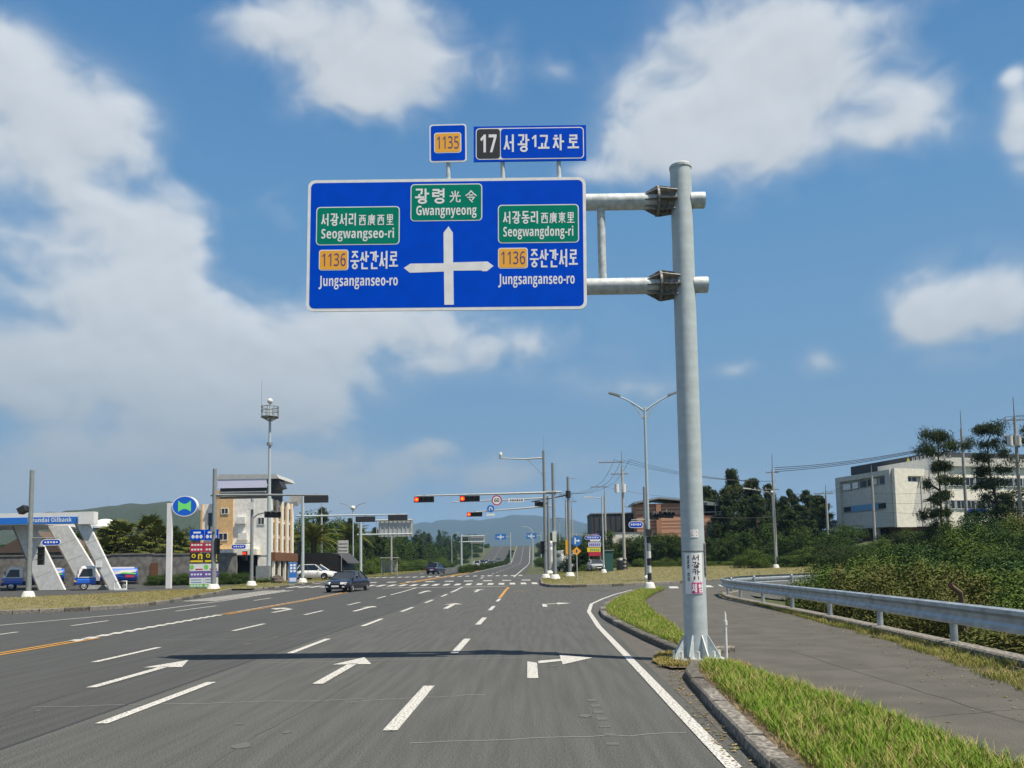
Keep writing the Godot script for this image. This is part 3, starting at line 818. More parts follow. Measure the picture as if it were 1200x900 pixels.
const NEAR_K := [[2.02, 3], [2.05, 7.06], [2.2, 9.27], [2.36, 11.6], [2.5, 12.9], [2.72, 13.45]]
const NEAR_B := [[3.75, 3], [3.72, 7.0], [3.66, 8.4], [3.5, 10.2], [3.3, 11.4], [3.05, 12.8]]
const ISLE_K := [[2.9, 15.6], [2.72, 18], [2.55, 22], [2.47, 26.2], [2.62, 29.2], [3.2, 33.5], [4.1, 38.5], [5.3, 44], [6.8, 50.5], [7.6, 53]]
const ISLE_B := [[3.25, 15.9], [3.45, 18.5], [3.8, 22], [4.1, 26.5], [4.6, 32], [5.1, 36], [5.9, 40], [7.0, 45], [8.2, 49.5], [8.6, 51.5]]
const PATH_L := [[3.6, 2], [3.62, 7.0], [3.4, 10.5], [2.8, 13.2], [2.9, 15.5], [3.3, 18.5], [3.65, 22], [3.95, 26.5], [4.45, 32], [4.95, 36], [5.8, 40], [6.9, 45], [8.1, 49.5], [9.2, 53]]
const PATH_R := [[5.2, 2], [5.85, 7.6], [6.45, 10.9], [7.26, 14.7], [7.6, 17.4], [7.9, 20.1], [8.3, 24], [8.7, 28], [9.0, 30.8], [9.4, 35], [9.8, 39], [10.5, 43.3], [12.2, 48], [14, 51]]
func shift(l: Array, d: float) -> Array:
	var o := []
	for p in l: o.append([p[0] + d, p[1]])
	return o
func verges() -> void:
	var b := MB.new()
	strip(b, PATH_L, PATH_R, 0.02, 60, 3)
	var fp := struct("footpath", b, M.asphalt_path)
	var cr := RandomNumberGenerator.new(); cr.seed = 15
	for c in [[3.9, 9.0, 6.0, 9.6], [4.2, 13.0, 7.0, 13.5], [4.6, 20.0, 7.6, 19.4], [5.2, 6.0, 5.0, 16.0], [5.6, 26.0, 8.4, 26.5]]:
		b = MB.new()
		var l := []
		for i in 20: l.append([lerpf(c[0], c[2], i / 19.0) + cr.randf_range(-0.04, 0.04), lerpf(c[1], c[3], i / 19.0) + cr.randf_range(-0.04, 0.04)])
		line_on(b, l, 0.014, 0.025)
		part(fp, "crack", b, M.crack)
	# the near bed
	b = MB.new()
	strip(b, shift(NEAR_K, 0.1), NEAR_B, 0.10, 24, 2, 0.2)
	var v := struct("near_verge", b, M.soil)
	kerb_run(v, NEAR_K, 0.135, 0.28, 0.2, 1.0, ["kerb", "kerb", "kerb_pale"], 1)
	b = MB.new()
	strip(b, shift(ISLE_K, 0.1), ISLE_B, 0.11, 40, 2, 0.2)
	v = struct("long_verge", b, M.soil)
	kerb_run(v, ISLE_K, 0.145, 0.28, 0.2, 1.0, ["kerb", "kerb", "kerb_pale"], 2)
	kerb_run(v, [[2.92, 15.55], [3.9, 15.75]], 0.145, 0.28, 0.2, 0.95, ["kerb", "kerb_pale"], 3)
	# the bare patch round the foot of the big pole
	b = MB.new()
	strip(b, [[2.3, 13.4], [2.15, 14.4], [2.35, 15.4]], [[3.6, 13.2], [3.55, 14.4], [3.2, 15.6]], 0.045, 6, 3)
	v = struct("pole_footing_soil", b, M.soil)
	var green := [Color(0.095, 0.195, 0.018), Color(0.18, 0.285, 0.03), Color(0.36, 0.32, 0.11)]
	var dry := [Color(0.36, 0.29, 0.11), Color(0.26, 0.22, 0.07), Color(0.15, 0.17, 0.03)]
	grass("verge_grass", "long green grass growing in the kerbed bed beside the footpath", scatter(shift(NEAR_K, 0.22), shift(NEAR_B, 0.06), 0.095, 12000, 31, 0.22), green, 0.125, 0.65, 9)
	grass("low_grass", "short yellow-green grass on the long kerbed verge past the big pole", scatter(shift(ISLE_K, 0.14), ISLE_B, 0.10, 15000, 32, 0.22), green, 0.105, 0.7, 9)
	grass("withered_grass", "withered straw-coloured grass round the foot of the big sign pole", scatter([[2.2, 13.6], [2.2, 14.4], [2.4, 15.4]], [[3.6, 13.2], [3.5, 14.0], [3.0, 15.5]], 0.04, 2200, 33, 0.42), dry, 0.07, 1.0, 8)
	grass("verge_straw", "dead straw stalks and weeds mixed into the kerbed grass beds", scatter(shift(NEAR_K, 0.16), shift(NEAR_B, 0.1), 0.095, 2600, 41, 0.35) + scatter(shift(ISLE_K, 0.12), ISLE_B, 0.10, 3500, 42, 0.35), [Color(0.40, 0.33, 0.15), Color(0.26, 0.20, 0.08), Color(0.16, 0.20, 0.04)], 0.15, 0.9, 6)
	var bits := MultiMesh.new()
	bits.transform_format = MultiMesh.TRANSFORM_3D; bits.use_colors = true
	var lf := MB.new(); lf.tri(Vector3(-0.03, 0, 0), Vector3(0, 0.008, 0.018), Vector3(0.03, 0, 0)); lf.tri(Vector3(-0.03, 0, 0), Vector3(0.03, 0, 0), Vector3(0, 0.008, -0.018))
	bits.mesh = lf.mesh()
	var where := scatter(shift(PATH_R, -0.9), shift(PATH_R, 0.0), 0.026, 700, 43) + scatter(PATH_L, shift(PATH_L, 0.5), 0.026, 400, 44) + scatter(shift(NEAR_K, -0.35), shift(NEAR_K, -0.1), 0.01, 350, 45) + scatter(PATH_L, PATH_R, 0.026, 250, 46)
	bits.instance_count = where.size()
	for i in where.size():
		bits.set_instance_transform(i, Transform3D(Basis(Vector3.UP, cr.randf() * TAU).scaled(Vector3.ONE * cr.randf_range(0.4, 1.1)), where[i]))
		bits.set_instance_color(i, [Color(0.25, 0.18, 0.08), Color(0.35, 0.28, 0.14), Color(0.12, 0.09, 0.05), Color(0.16, 0.18, 0.05)][i % 4])
	var bo := MultiMeshInstance3D.new()
	bo.multimesh = bits; bo.material_override = M.grass; bo.name = "leaf_litter"; add_child(bo)
	meta(bo, "dry leaf litter strewn along the edges of the footpath", "litter", "", "stuff")
	# the strip between path and guard rail
	b = MB.new()
	var rl := []
	for p in RAIL: rl.append([p[0] - 0.16, p[1]])
	strip(b, PATH_R, rl.slice(0, 13), 0.0, 50, 2)
	struct("rail_strip", b, M.soil)
	grass("rail_strip_grass", "dry mixed grass between the footpath and the guard rail kerb", scatter(shift(PATH_R, -0.12), rl.slice(0, 13), 0.01, 12000, 34, 0.40), [Color(0.24, 0.21, 0.07), Color(0.12, 0.17, 0.025), Color(0.38, 0.32, 0.13)], 0.11, 0.8, 8)
	# left verge in front of the filling station
	var LK := [[-30, 30.5], [-24.5, 33.2], [-21.6, 34.8], [-19.7, 36.6], [-18.9, 39.5], [-19.2, 43], [-20.0, 47], [-20.9, 52], [-22.0, 58], [-23.0, 62.6]]
	var LB := [[-40, 47], [-36, 50.4], [-33.5, 52.6], [-31.5, 54.5], [-29.5, 57], [-27.5, 61], [-25.6, 63], [-23.8, 63.6]]
	b = MB.new(); strip(b, LK, LB, 0.14, 30, 8, 0.25)
	v = struct("station_verge", b, M.dry_grass)
	kerb_run(v, LK, 0.18, 0.3, 0.2, 1.0, ["kerb", "concrete", "kerb_pale"], 4)
	grass("station_verge_grass", "mown dry grass on the verge before the filling station", scatter(LK, LB, 0.13, 9000, 35, 0.3), dry, 0.09, 0.7, 8)
	var LK2 := [[-21.2, 62.5], [-20.4, 66], [-20.6, 72], [-20.2, 80], [-19.6, 92], [-18.6, 112], [-18.2, 150]]
	var LB2 := [[-25.5, 62.5], [-26.4, 68], [-26.5, 76], [-25.8, 84], [-25.4, 96], [-24, 115], [-23, 150]]
	b = MB.new(); strip(b, LK2, LB2, 0.12, 40, 4, 0.22)
	v = struct("corner_verge", b, M.dry_grass)
	kerb_run(v, LK2.slice(0, 5), 0.16, 0.3, 0.2, 1.0, ["kerb", "concrete"], 5)
	grass("corner_verge_grass", "patchy grass along the verge past the filling station corner", scatter(LK2, LB2, 0.11, 8000, 36, 0.3), [Color(0.22, 0.21, 0.06), Color(0.13, 0.17, 0.03), Color(0.30, 0.26, 0.1)], 0.12, 0.7, 8)
	b = MB.new(); strip(b, [[-75, 46], [-75, 96]], [[-26.8, 46], [-26.8, 96]], 0.006, 26, 12)
	struct("forecourt", b, M.asphalt_dark)
	# right verge on the far side of the side road
	var RK := [[1.6, 84], [1.2, 74], [1.1, 63], [1.6, 59.2], [3.2, 57.8], [6, 58.6], [9, 60.5], [13, 64], [18, 68.0], [24, 70.5], [31, 72]]
	var RB := [[2.6, 98], [4.5, 102], [8, 105], [12, 108], [16, 108], [20, 108], [24, 108], [27, 108], [29, 106], [31, 104], [33, 100]]
	b = MB.new(); strip(b, RK, RB, 0.15, 60, 16, 0.25)
	v = struct("corner_lawn", b, M.dry_grass)
	kerb_run(v, RK, 0.2, 0.36, 0.2, 1.0, ["kerb", "concrete", "kerb_pale"], 6)
	grass("corner_lawn_grass", "mown yellowing grass on the corner lawn below the ivy bank", scatter(RK, RB, 0.14, 14000, 37, 0.3), [Color(0.30, 0.255, 0.08), Color(0.20, 0.205, 0.05), Color(0.13, 0.18, 0.03)], 0.12, 0.7, 8)

func guard_rail() -> void:
	var kb := thing("rail_kerb", "pale concrete kerb beam under the guard rail posts", "kerb", gp(8.17, 14.9, 0))
	var l := []
	for p in RAIL: l.append([p[0], p[1]])
	var q := resample(l, 44)
	for i in 44:
		var A := gp(q[i].x, q[i].y); var D := gp(q[i + 1].x, q[i + 1].y)
		A.y = lin(PROFILE, q[i].y); D.y = lin(PROFILE, q[i + 1].y)
		var x := (D - A).normalized()
		var b := MB.new()
		b.cbox(Vector3.ZERO, Vector3(A.distance_to(D) - 0.012, 0.5, 0.34), 0.03, Basis(x, Vector3.UP, x.cross(Vector3.UP)))
		var o := part(kb, "kerb_section", b, M.kerb_pale)
		o.position = (A + D) * 0.5 + Vector3.UP * -0.12 - kb.position
	var t := thing("guard_rail", "pale blue-grey steel guard rail curving along the footpath", "guard rail", kb.position)
	var rp := []
	for i in RAIL.size(): rp.append(Vector2(RAIL[i][0], RAIL[i][1]))
	var posts := resample(l, 17)
	var pm := MB.new()
	pm.lathe([Vector2(0, 0.78), Vector2(0.05, 0.775), Vector2(0.07, 0.75), Vector2(0.07, 0.0)], 12)
	var pmesh := pm.mesh()
	for i in 18:
		inst(t, "post", pmesh, M.rail, Transform3D(Basis(), Vector3(posts[i].x + 0.05, lin(PROFILE, posts[i].y) + 0.1, -posts[i].y) - t.position))
	# the corrugated beam, in lengths that overlap at every second post
	var prof := [Vector2(0.0, 0.80), Vector2(-0.06, 0.77), Vector2(-0.068, 0.70), Vector2(-0.015, 0.64), Vector2(-0.01, 0.55), Vector2(-0.06, 0.49), Vector2(-0.068, 0.42), Vector2(-0.0, 0.385)]
	var fineq := resample(l, 102)
	for sgm in 9:
		var b := MB.new()
		var i0 := sgm * 12; var i1 := mini(i0 + 12, 102)
		if i0 >= 102: break
		for side in [0.0, 0.012]:
			for i in range(i0, i1):
				for k in prof.size() - 1:
					var pts := []; var nr := []
					for e in [[i, k], [i + 1, k], [i + 1, k + 1], [i, k + 1]]:
						var a: Vector2 = fineq[maxi(e[0] - 1, 0)]; var d: Vector2 = fineq[mini(e[0] + 1, 102)]
						var tan := (d - a).normalized(); var outw := Vector2(tan.y, -tan.x)
						var c: Vector2 = fineq[e[0]]
						var pr2: Vector2 = prof[e[1]]
						var xy: Vector2 = c + outw * (pr2.x - 0.075 + side + (0.006 if sgm % 2 else 0.0))
						pts.append(Vector3(xy.x, lin(PROFILE, c.y) + 0.1 + pr2.y, -xy.y) - t.position)
					b.face(pts, Vector3(-1, 0, 0) if side == 0.0 else Vector3(1, 0, 0))
		part(t, "rail_beam", b, M.rail)
		for k in 4:
			var bc := MB.new()
			var c: Vector2 = fineq[mini(i0 + 0, 101)]
			bc.lathe([Vector2(0.0, 0.02), Vector2(0.014, 0.012), Vector2(0.016, 0.0)], 6, Vector3.ZERO, Basis(Vector3.BACK, PI / 2))
			var o := part(t, "bolt", bc, M.bracket)
			o.position = Vector3(c.x - 0.145 + (0.0), lin(PROFILE, c.y) + 0.1 + [0.72, 0.72, 0.5, 0.5][k], -c.y - [0.12, 0.3, 0.12, 0.3][k]) - t.position
	var dp := thing("marker_post", "thin off-white marker post beside the sign pole foot", "post", Vector3(3.37, 0.02, -14.1))
	part(dp, "shaft", tb([Vector3(0, 0, 0), Vector3(0.005, 0.66, 0)], [0.028, 0.024], 10), M.white_plastic)
	part(dp, "collar", tb([Vector3(0.005, 0.64, 0), Vector3(0.005, 0.72, 0)], [0.036, 0.034], 10), M.white_plastic)
	part(dp, "cap", tb([Vector3(0.005, 0.72, 0), Vector3(0.0, 0.84, 0), Vector3(0, 0.88, 0)], [0.02, 0.024, 0.008], 10), M.white_plastic)

# ---------------------------------------------------------------- the big direction sign
func direction_sign() -> void:
	var t := thing("direction_sign", "blue overhead direction sign on a tall grey cantilever pole", "road sign", Vector3(2.96, 0.05, -14.56))
	part(t, "pole", tb([Vector3(0, 0.02, 0), Vector3(0.0, 4.5, 0), Vector3(0.0, 8.98, 0)], [0.205, 0.2, 0.193], 28), M.galvanised)
	var b := MB.new()
	b.lathe([Vector2(0.0, 9.035), Vector2(0.19, 9.03), Vector2(0.205, 9.01), Vector2(0.205, 8.965), Vector2(0.19, 8.96)], 28)
	part(t, "pole_cap", b, M.galvanised_arm)
	part(t, "weld_band", tb([Vector3(0, 1.88, 0), Vector3(0, 1.9, 0)], [0.2075, 0.2075], 28), M.bracket)
	b = MB.new(); b.box(Vector3(0, 0.01, 0), Vector3(0.88, 0.035, 0.7))
	part(t, "base_plate", b, M.galvanised_arm)
	for k in 8:
		var a := TAU * (k + 0.5) / 8 + 0.12
		var x := Transform3D(Basis(Vector3.UP, -a), Vector3.ZERO)
		part(t, "gusset", pr(V2([0.19, 0.028, 0.42, 0.028, 0.42, 0.07, 0.21, 0.42, 0.19, 0.42]), 0.022, x), M.galvanised_arm)
		var c := Vector3(cos(a + 0.35) * 0.39, 0, sin(a + 0.35) * 0.31)
		part(t, "anchor_bolt", tb([c + Vector3(0, 0.02, 0), c + Vector3(0, 0.15, 0)], [0.03, 0.026], 8), M.white_plastic)
	# service hatch
	part(t, "hatch", pr(rrect(-0.06, 1.45, 0.06, 2.06, 0.055), 0.03, Transform3D(Basis(Vector3.UP, 1.25), Vector3(0.2, 0, 0.085))), M.bracket)
	# two arms with their flanged joints
	for y in [8.36, 6.76]:
		b = tb([Vector3(-6.75, y + 0.05, 0.0), Vector3(-0.42, y, 0.0)], [0.148, 0.15], 18)
		part(t, "arm", b, M.galvanised_arm)
		part(t, "arm_stub", tb([Vector3(0.15, y, 0), Vector3(0.42, y, 0)], [0.148, 0.148], 18), M.galvanised_arm)
		for k in 8:
			var a := TAU * k / 8 + 0.2
			var x := Transform3D(Basis(Vector3.RIGHT, a), Vector3(0, y, 0))
			part(t, "flange_rib", pr(V2([-0.70, 0.147, -0.42, 0.147, -0.10, 0.147, -0.10, 0.235, -0.40, 0.28, -0.45, 0.28]), 0.016, x), M.bracket)
		part(t, "flange_ring", tb([Vector3(-0.47, y, 0), Vector3(-0.43, y, 0)], [0.275, 0.275], 18), M.bracket)
		part(t, "arm_sleeve", tb([Vector3(-0.44, y, 0), Vector3(-0.05, y, 0)], [0.165, 0.165], 18), M.bracket)
	part(t, "brace", tb([Vector3(-1.49, 6.8, 0.0), Vector3(-1.49, 8.36, 0.0)], [0.075, 0.075], 14), M.galvanised_arm)
	for x in [-2.4, -4.1, -6.0]:
		part(t, "back_rail", bx(Vector3(x, 7.53, 0.19), Vector3(0.08, 2.3, 0.06)), M.bracket)
	# the board: local origin in its middle
	var s := MeshInstance3D.new()
	s.mesh = pr(rrect(-2.54, -1.23, 2.54, 1.23, 0.13), 0.03).mesh(); s.material_override = M.sign_white; s.name = "sign_board"
	t.add_child(s)
	s.position = Vector3(-4.335, 7.53, 0.27); s.rotation.z = -0.0125
	part(s, "blue_field", pr(rrect(-2.485, -1.175, 2.485, 1.175, 0.09), 0.0, at(0, 0, 0.002)), M.sign_blue)
	for g in [[-1.615, 0.36, 0.765, "서광서리", "西廣西里", "Seogwangseo-ri", 0.0], [1.675, 0.36, 0.735, "서광동리", "西廣東里", "Seogwangdong-ri", -0.06]]:
		var x: float = g[0]; var y: float = g[1]; var w: float = g[2]
		part(s, "green_panel", pr(rrect(x - w, y - 0.36, x + w, y + 0.36, 0.07), 0.0, at(0, 0, 0.004)), M.sign_white)
		part(s, "green_panel", pr(rrect(x - w + 0.018, y - 0.342, x + w - 0.018, y + 0.342, 0.055), 0.0, at(0, 0, 0.006)), M.sign_green)
		hword(s, g[3], x - w + 0.10, y + 0.01, 0.008, 0.135, 0.215, 0.168, 0.026, M.sign_white)
		hword(s, g[4], x - w + 0.785, y + 0.01, 0.008, 0.125, 0.195, 0.168 if w > 0.75 else 0.158, 0.018, M.sign_white)
		text(s, g[5], x, y - 0.15, 0.008, 0.175, w * 2 - 0.2, M.sign_white)
		x += g[6]
		part(s, "route_number_plate", pr(rrect(x - w + 0.06, y - 0.83, x - w + 0.60, y - 0.445, 0.05), 0.0, at(0, 0, 0.004)), M.sign_white)
		part(s, "route_number_plate", pr(rrect(x - w + 0.078, y - 0.812, x - w + 0.582, y - 0.463, 0.035), 0.0, at(0, 0, 0.006)), M.sign_orange)
		text(s, "1136", x - w + 0.33, y - 0.637, 0.008, 0.235, 0.43, M.sign_ink, false)
		hword(s, "중산간서로", x - w + 0.645, y - 0.80, 0.004, 0.145, 0.31, 0.176, 0.033, M.sign_white)
		text(s, "Jungsanganseo-ro", x + 0.03, y - 1.03, 0.004, 0.19, w * 2 - 0.09, M.sign_white)
	part(s, "green_panel", pr(rrect(-0.655, 0.43, 0.655, 1.13, 0.07), 0.0, at(0, 0, 0.004)), M.sign_white)
	part(s, "green_panel", pr(rrect(-0.637, 0.448, 0.637, 1.112, 0.055), 0.0, at(0, 0, 0.006)), M.sign_green)
	hword(s, "광령", -0.56, 0.77, 0.008, 0.235, 0.26, 0.31, 0.036, M.sign_white)
	hword(s, "光令", 0.06, 0.78, 0.008, 0.20, 0.21, 0.29, 0.022, M.sign_white)
	text(s, "Gwangnyeong", 0.0, 0.625, 0.008, 0.175, 1.1, M.sign_white)
	part(s, "direction_arrow", pr(V2([-0.06, -1.13, 0.11, -1.13, 0.10, -0.5, 0.62, -0.5, 0.62, -0.51, 0.62, -0.515, 0.71, -0.515, 0.83, -0.42, 0.72, -0.335, 0.095, -0.345, 0.09, 0.21, 0.01, 0.33, -0.08, 0.21, -0.075, -0.36, -0.68, -0.36, -0.80, -0.44, -0.69, -0.53, -0.07, -0.515]), 0.0, at(0.03, 0, 0.004)), M.sign_white)
	# the small boards on stakes above
	var r := MeshInstance3D.new()
	r.mesh = pr(rrect(-0.34, -0.36, 0.34, 0.36, 0.05), 0.025).mesh(); r.material_override = M.sign_white; r.name = "route_board"
	t.add_child(r)
	r.position = Vector3(-4.285, 9.435, 0.27)
	part(r, "blue_field", pr(rrect(-0.315, -0.335, 0.315, 0.335, 0.04), 0.0, at(0, 0, 0.002)), M.sign_blue)
	part(r, "route_number_plate", pr(rrect(-0.255, -0.19, 0.245, 0.2, 0.05), 0.0, at(0, 0, 0.004)), M.sign_white)
	part(r, "route_number_plate", pr(rrect(-0.237, -0.172, 0.227, 0.182, 0.035), 0.0, at(0, 0, 0.006)), M.sign_orange)
	text(r, "1135", -0.005, 0.005, 0.008, 0.235, 0.40, M.sign_ink, false)
	var j := MeshInstance3D.new()
	j.mesh = pr(rect(-1.03, -0.335, 1.03, 0.335), 0.025).mesh(); j.material_override = M.sign_blue; j.name = "junction_board"
	t.add_child(j)
	j.position = Vector3(-2.785, 9.39, 0.27); j.rotation.z = -0.012
	part(j, "white_rule", pr(rrect(-0.99, -0.30, 0.99, 0.30, 0.07), 0.0, at(0, 0, 0.002)), M.sign_white)
	part(j, "blue_field", pr(rrect(-0.53, -0.28, 0.972, 0.282, 0.055), 0.0, at(0, 0, 0.004)), M.sign_blue)
	part(j, "black_field", pr(rrect(-0.972, -0.282, -0.545, 0.282, 0.055), 0.0, at(0, 0, 0.004)), M.sign_black)
	text(j, "17", -0.76, 0.0, 0.006, 0.34, 0.30, M.sign_white)
	hword(j, "서광", -0.47, -0.15, 0.006, 0.19, 0.31, 0.262, 0.036, M.sign_white)
	text(j, "1", 0.09, 0.035, 0.006, 0.23, 0.085, M.sign_white)
	hword(j, "교차로", 0.16, -0.13, 0.006, 0.19, 0.28, 0.27, 0.036, M.sign_white)
	for x in [-4.29, -3.29, -2.26]:
		part(t, "stake", tb([Vector3(x, 8.72, 0.21), Vector3(x, 9.3, 0.21)], [0.042, 0.042], 10), M.galvanised_arm)
	# paper bills wrapped round the pole
	wrapped(t, "bill", 0.212, -1.0, 0.55, 1.14, 1.86, M.paper)
	wrapped(t, "bill", 0.2135, -0.42, 0.53, 1.15, 1.34, M.magenta)
	curved_word(t, "서광카트", 0.2145, -0.30, 1.73, 0.13, 0.095, 0.127, 0.015, M.sign_black)
	curved_word(t, "체험", 0.2150, -0.36, 1.175, 0.155, 0.14, 0.0, 0.024, M.sign_white)
	for y in [1.80, 1.72, 1.64, 1.5, 1.42]:
		var pm := MB.new()
		for l in [[-0.160, y, -0.125, y], [-0.152, y - 0.02, -0.152, y - 0.05], [-0.13, y + 0.012, -0.13, y - 0.05]]:
			ribbon2(pm, [Vector2(l[0], l[1]), Vector2(l[2], l[3])], false, 0.013, 0.0, at(0, 0, 0))
		part(t, "print_mark", bend(pm, 0.2145), M.sign_black)
	wrapped(t, "sticker", 0.208, -0.37, 0.30, 2.13, 2.27, M.paper)
	var sk := MB.new()
	for l in [[-0.045, 2.17, 0.03, 2.23], [-0.045, 2.23, 0.03, 2.17], [-0.055, 2.2, 0.045, 2.2]]:
		ribbon2(sk, [Vector2(l[0], l[1]), Vector2(l[2], l[3])], false, 0.022, 0.0004, at(0, 0, 0))
	part(t, "sticker_mark", bend(sk, 0.2095), M.red)
# a sheet bent round the pole, from angle a0 to a1 measured from the side that faces the traffic
func wrapped(t: Node, called: String, r: float, a0: float, a1: float, y0: float, y1: float, m: Material) -> void:
	var b := MB.new()
	for k in 10:
		var p := lerpf(a0, a1, k / 10.0); var q := lerpf(a0, a1, (k + 1) / 10.0)
		var P := Vector3(sin(p), 0, cos(p)); var Q := Vector3(sin(q), 0, cos(q))
		b.quadn([P * r + Vector3.UP * y0, Q * r + Vector3.UP * y0, Q * r + Vector3.UP * y1, P * r + Vector3.UP * y1], [P, Q, Q, P])
	part(t, called, b, m)
func bend(b: MB, r: float) -> MB:
	for i in b.v.size():
		var a := b.v[i].x / r
		b.v[i] = Vector3(sin(a) * (r + b.v[i].z), b.v[i].y, cos(a) * (r + b.v[i].z))
		b.n[i] = Vector3(sin(a), 0, cos(a))
	return b
func curved_word(t: Node, s: String, r: float, a: float, y: float, cw: float, chh: float, adv: float, w: float, m: Material) -> void:
	var b := MB.new()
	if adv > 0.0: word(b, s, cw, chh, adv, w, at(a * r, y, 0), true)
	else: word(b, s, cw * 0.5, chh, cw * 0.72, w * 0.8, at(a * r, y, 0))
	part(t, "lettering", bend(b, r), m)

# ---------------------------------------------------------------- plants
var crowns := {}
var trunks := {}
func leaf(b: MB, p: Vector3, nrm: Vector3, len: float, wid: float, r: RandomNumberGenerator) -> void:
	var a := nrm.cross(Vector3(r.randfn(), r.randfn(), r.randfn())).normalized() * len * 0.5
	var c := nrm.cross(a).normalized() * wid * 0.5
	b.tri(p - a, p + c, p + a)
	b.tri(p - a, p + a, p - c)
func rdir(r: RandomNumberGenerator) -> Vector3:
	return Vector3(r.randfn(), r.randfn(), r.randfn()).normalized()
# a crown one metre high and about one metre wide, made of clumps of leaves
func crown(kind: String, sd: int) -> ArrayMesh:
	var key := kind + str(sd)
	if crowns.has(key): return crowns[key]
	var r := RandomNumberGenerator.new(); r.seed = hash(key)
	var b := MB.new()
	var clumps := []   # centre, radius, flatness
	match kind:
		"broad":
			for k in 46:
				var d := rdir(r)
				var p := Vector3(d.x * 0.40, 0.55 + d.y * 0.36, d.z * 0.40) * r.randf_range(0.72, 1.05)
				clumps.append([p, r.randf_range(0.10, 0.18), 0.7])
		"cedar":
			for k in 95:
				var y := pow(r.randf(), 1.15) * 0.90 + 0.05
				var w := 0.44 * pow(1.0 - y * 0.97, 0.85) * r.randf_range(0.4, 1.12)
				var a := r.randf() * TAU
				clumps.append([Vector3(cos(a) * w, y, sin(a) * w), r.randf_range(0.06, 0.105) * (1.2 - y * 0.7), 0.65])
		"pine":
			# flat layers of needles with bare gaps of trunk between, a rounded top
			var tiers := 7
			for t in tiers:
				var y := 0.22 + 0.68 * t / (tiers - 1)
				var reach: float = [0.22, 0.34, 0.18, 0.36, 0.24, 0.40, 0.30][(t + sd) % 7] if t < 5 else [0.40, 0.26][t - 5]
				var a0 := r.randf() * TAU
				for k in (9 if t < 5 else 12):
					var a := a0 + r.randf_range(-1.3, 1.3) + (PI if k % 3 == 0 else 0.0)
					var w := reach * r.randf_range(0.25, 1.0)
					clumps.append([Vector3(cos(a) * w, y + r.randf_range(-0.02, 0.03), sin(a) * w), r.randf_range(0.05, 0.10), 0.42])
		"shrub":
			for k in 40:
				var d := rdir(r)
				d.y = absf(d.y)
				clumps.append([Vector3(d.x * 0.5, 0.12 + d.y * 0.72, d.z * 0.5) * r.randf_range(0.7, 1.05), r.randf_range(0.11, 0.2), 0.8])
			for k in 14:
				clumps.append([Vector3(r.randf_range(-0.3, 0.3), r.randf_range(0.1, 0.55), r.randf_range(-0.3, 0.3)), 0.2, 0.9])
		"hedge":
			for k in 60:
				clumps.append([Vector3(r.randf_range(-0.5, 0.5), r.randf_range(0.0, 1.0), r.randf_range(-0.5, 0.5)), r.randf_range(0.09, 0.16), 0.8])
	var per: int = {"broad": 130, "cedar": 120, "pine": 210, "shrub": 270, "hedge": 110}[kind]
	var size: float = {"broad": 0.040, "cedar": 0.030, "pine": 0.022, "shrub": 0.034, "hedge": 0.050}[kind]
	for cl in clumps:
		var shade := r.randf_range(0.75, 1.25)
		for k in per:
			var d := rdir(r)
			var rad: float = cl[1] * pow(r.randf(), 0.4) * (r.randf_range(0.7, 1.7) if kind == "pine" else r.randf_range(0.85, 1.25))
			var p: Vector3 = cl[0] + Vector3(d.x, d.y * cl[2], d.z) * rad * 1.15
			var nrm := (d + Vector3(0, 0.5, 0) + rdir(r) * 0.9).normalized()
			var f := shade * r.randf_range(0.65, 1.35)
			b.col = Color(f * r.randf_range(0.85, 1.25), f, f * r.randf_range(0.7, 1.1))
			if kind == "pine" or kind == "cedar":
				leaf(b, p, nrm, size * r.randf_range(0.8, 1.8), size * 0.45, r)
			else:
				leaf(b, p, nrm, size * r.randf_range(0.6, 1.3), size * r.randf_range(0.4, 0.7), r)
	crowns[key] = b.mesh()
	return crowns[key]
func trunk(kind: String, sd: int) -> ArrayMesh:
	var key := kind + str(sd)
	if trunks.has(key): return trunks[key]
	var r := RandomNumberGenerator.new(); r.seed = hash(key) + 3
	var b := MB.new()
	var top := 0.95 if kind in ["cedar", "pine"] else 0.6
	var pts := []; var rad := []
	for i in 7:
		var t := i / 6.0
		pts.append(Vector3(r.randf_range(-0.012, 0.012) * i, t * top, r.randf_range(-0.012, 0.012) * i)); rad.append(lerpf(0.028, 0.006, t) * (0.8 if kind == "pine" else 1.0))
	b.tube(pts, rad, 7)
	for k in (12 if kind == "pine" else 8):
		var y := r.randf_range(0.25, 0.85) * top
		var a := r.randf() * TAU
		var p: Vector3 = pts[int(y / top * 6)]
		p.y = y
		var w := r.randf_range(0.12, 0.26)
		b.tube([p, p + Vector3(cos(a) * w * 0.5, 0.04, sin(a) * w * 0.5), p + Vector3(cos(a) * w, 0.11 if kind != "pine" else 0.03, sin(a) * w)], [0.010, 0.007, 0.003], 5)
	trunks[key] = b.mesh()
	return trunks[key]
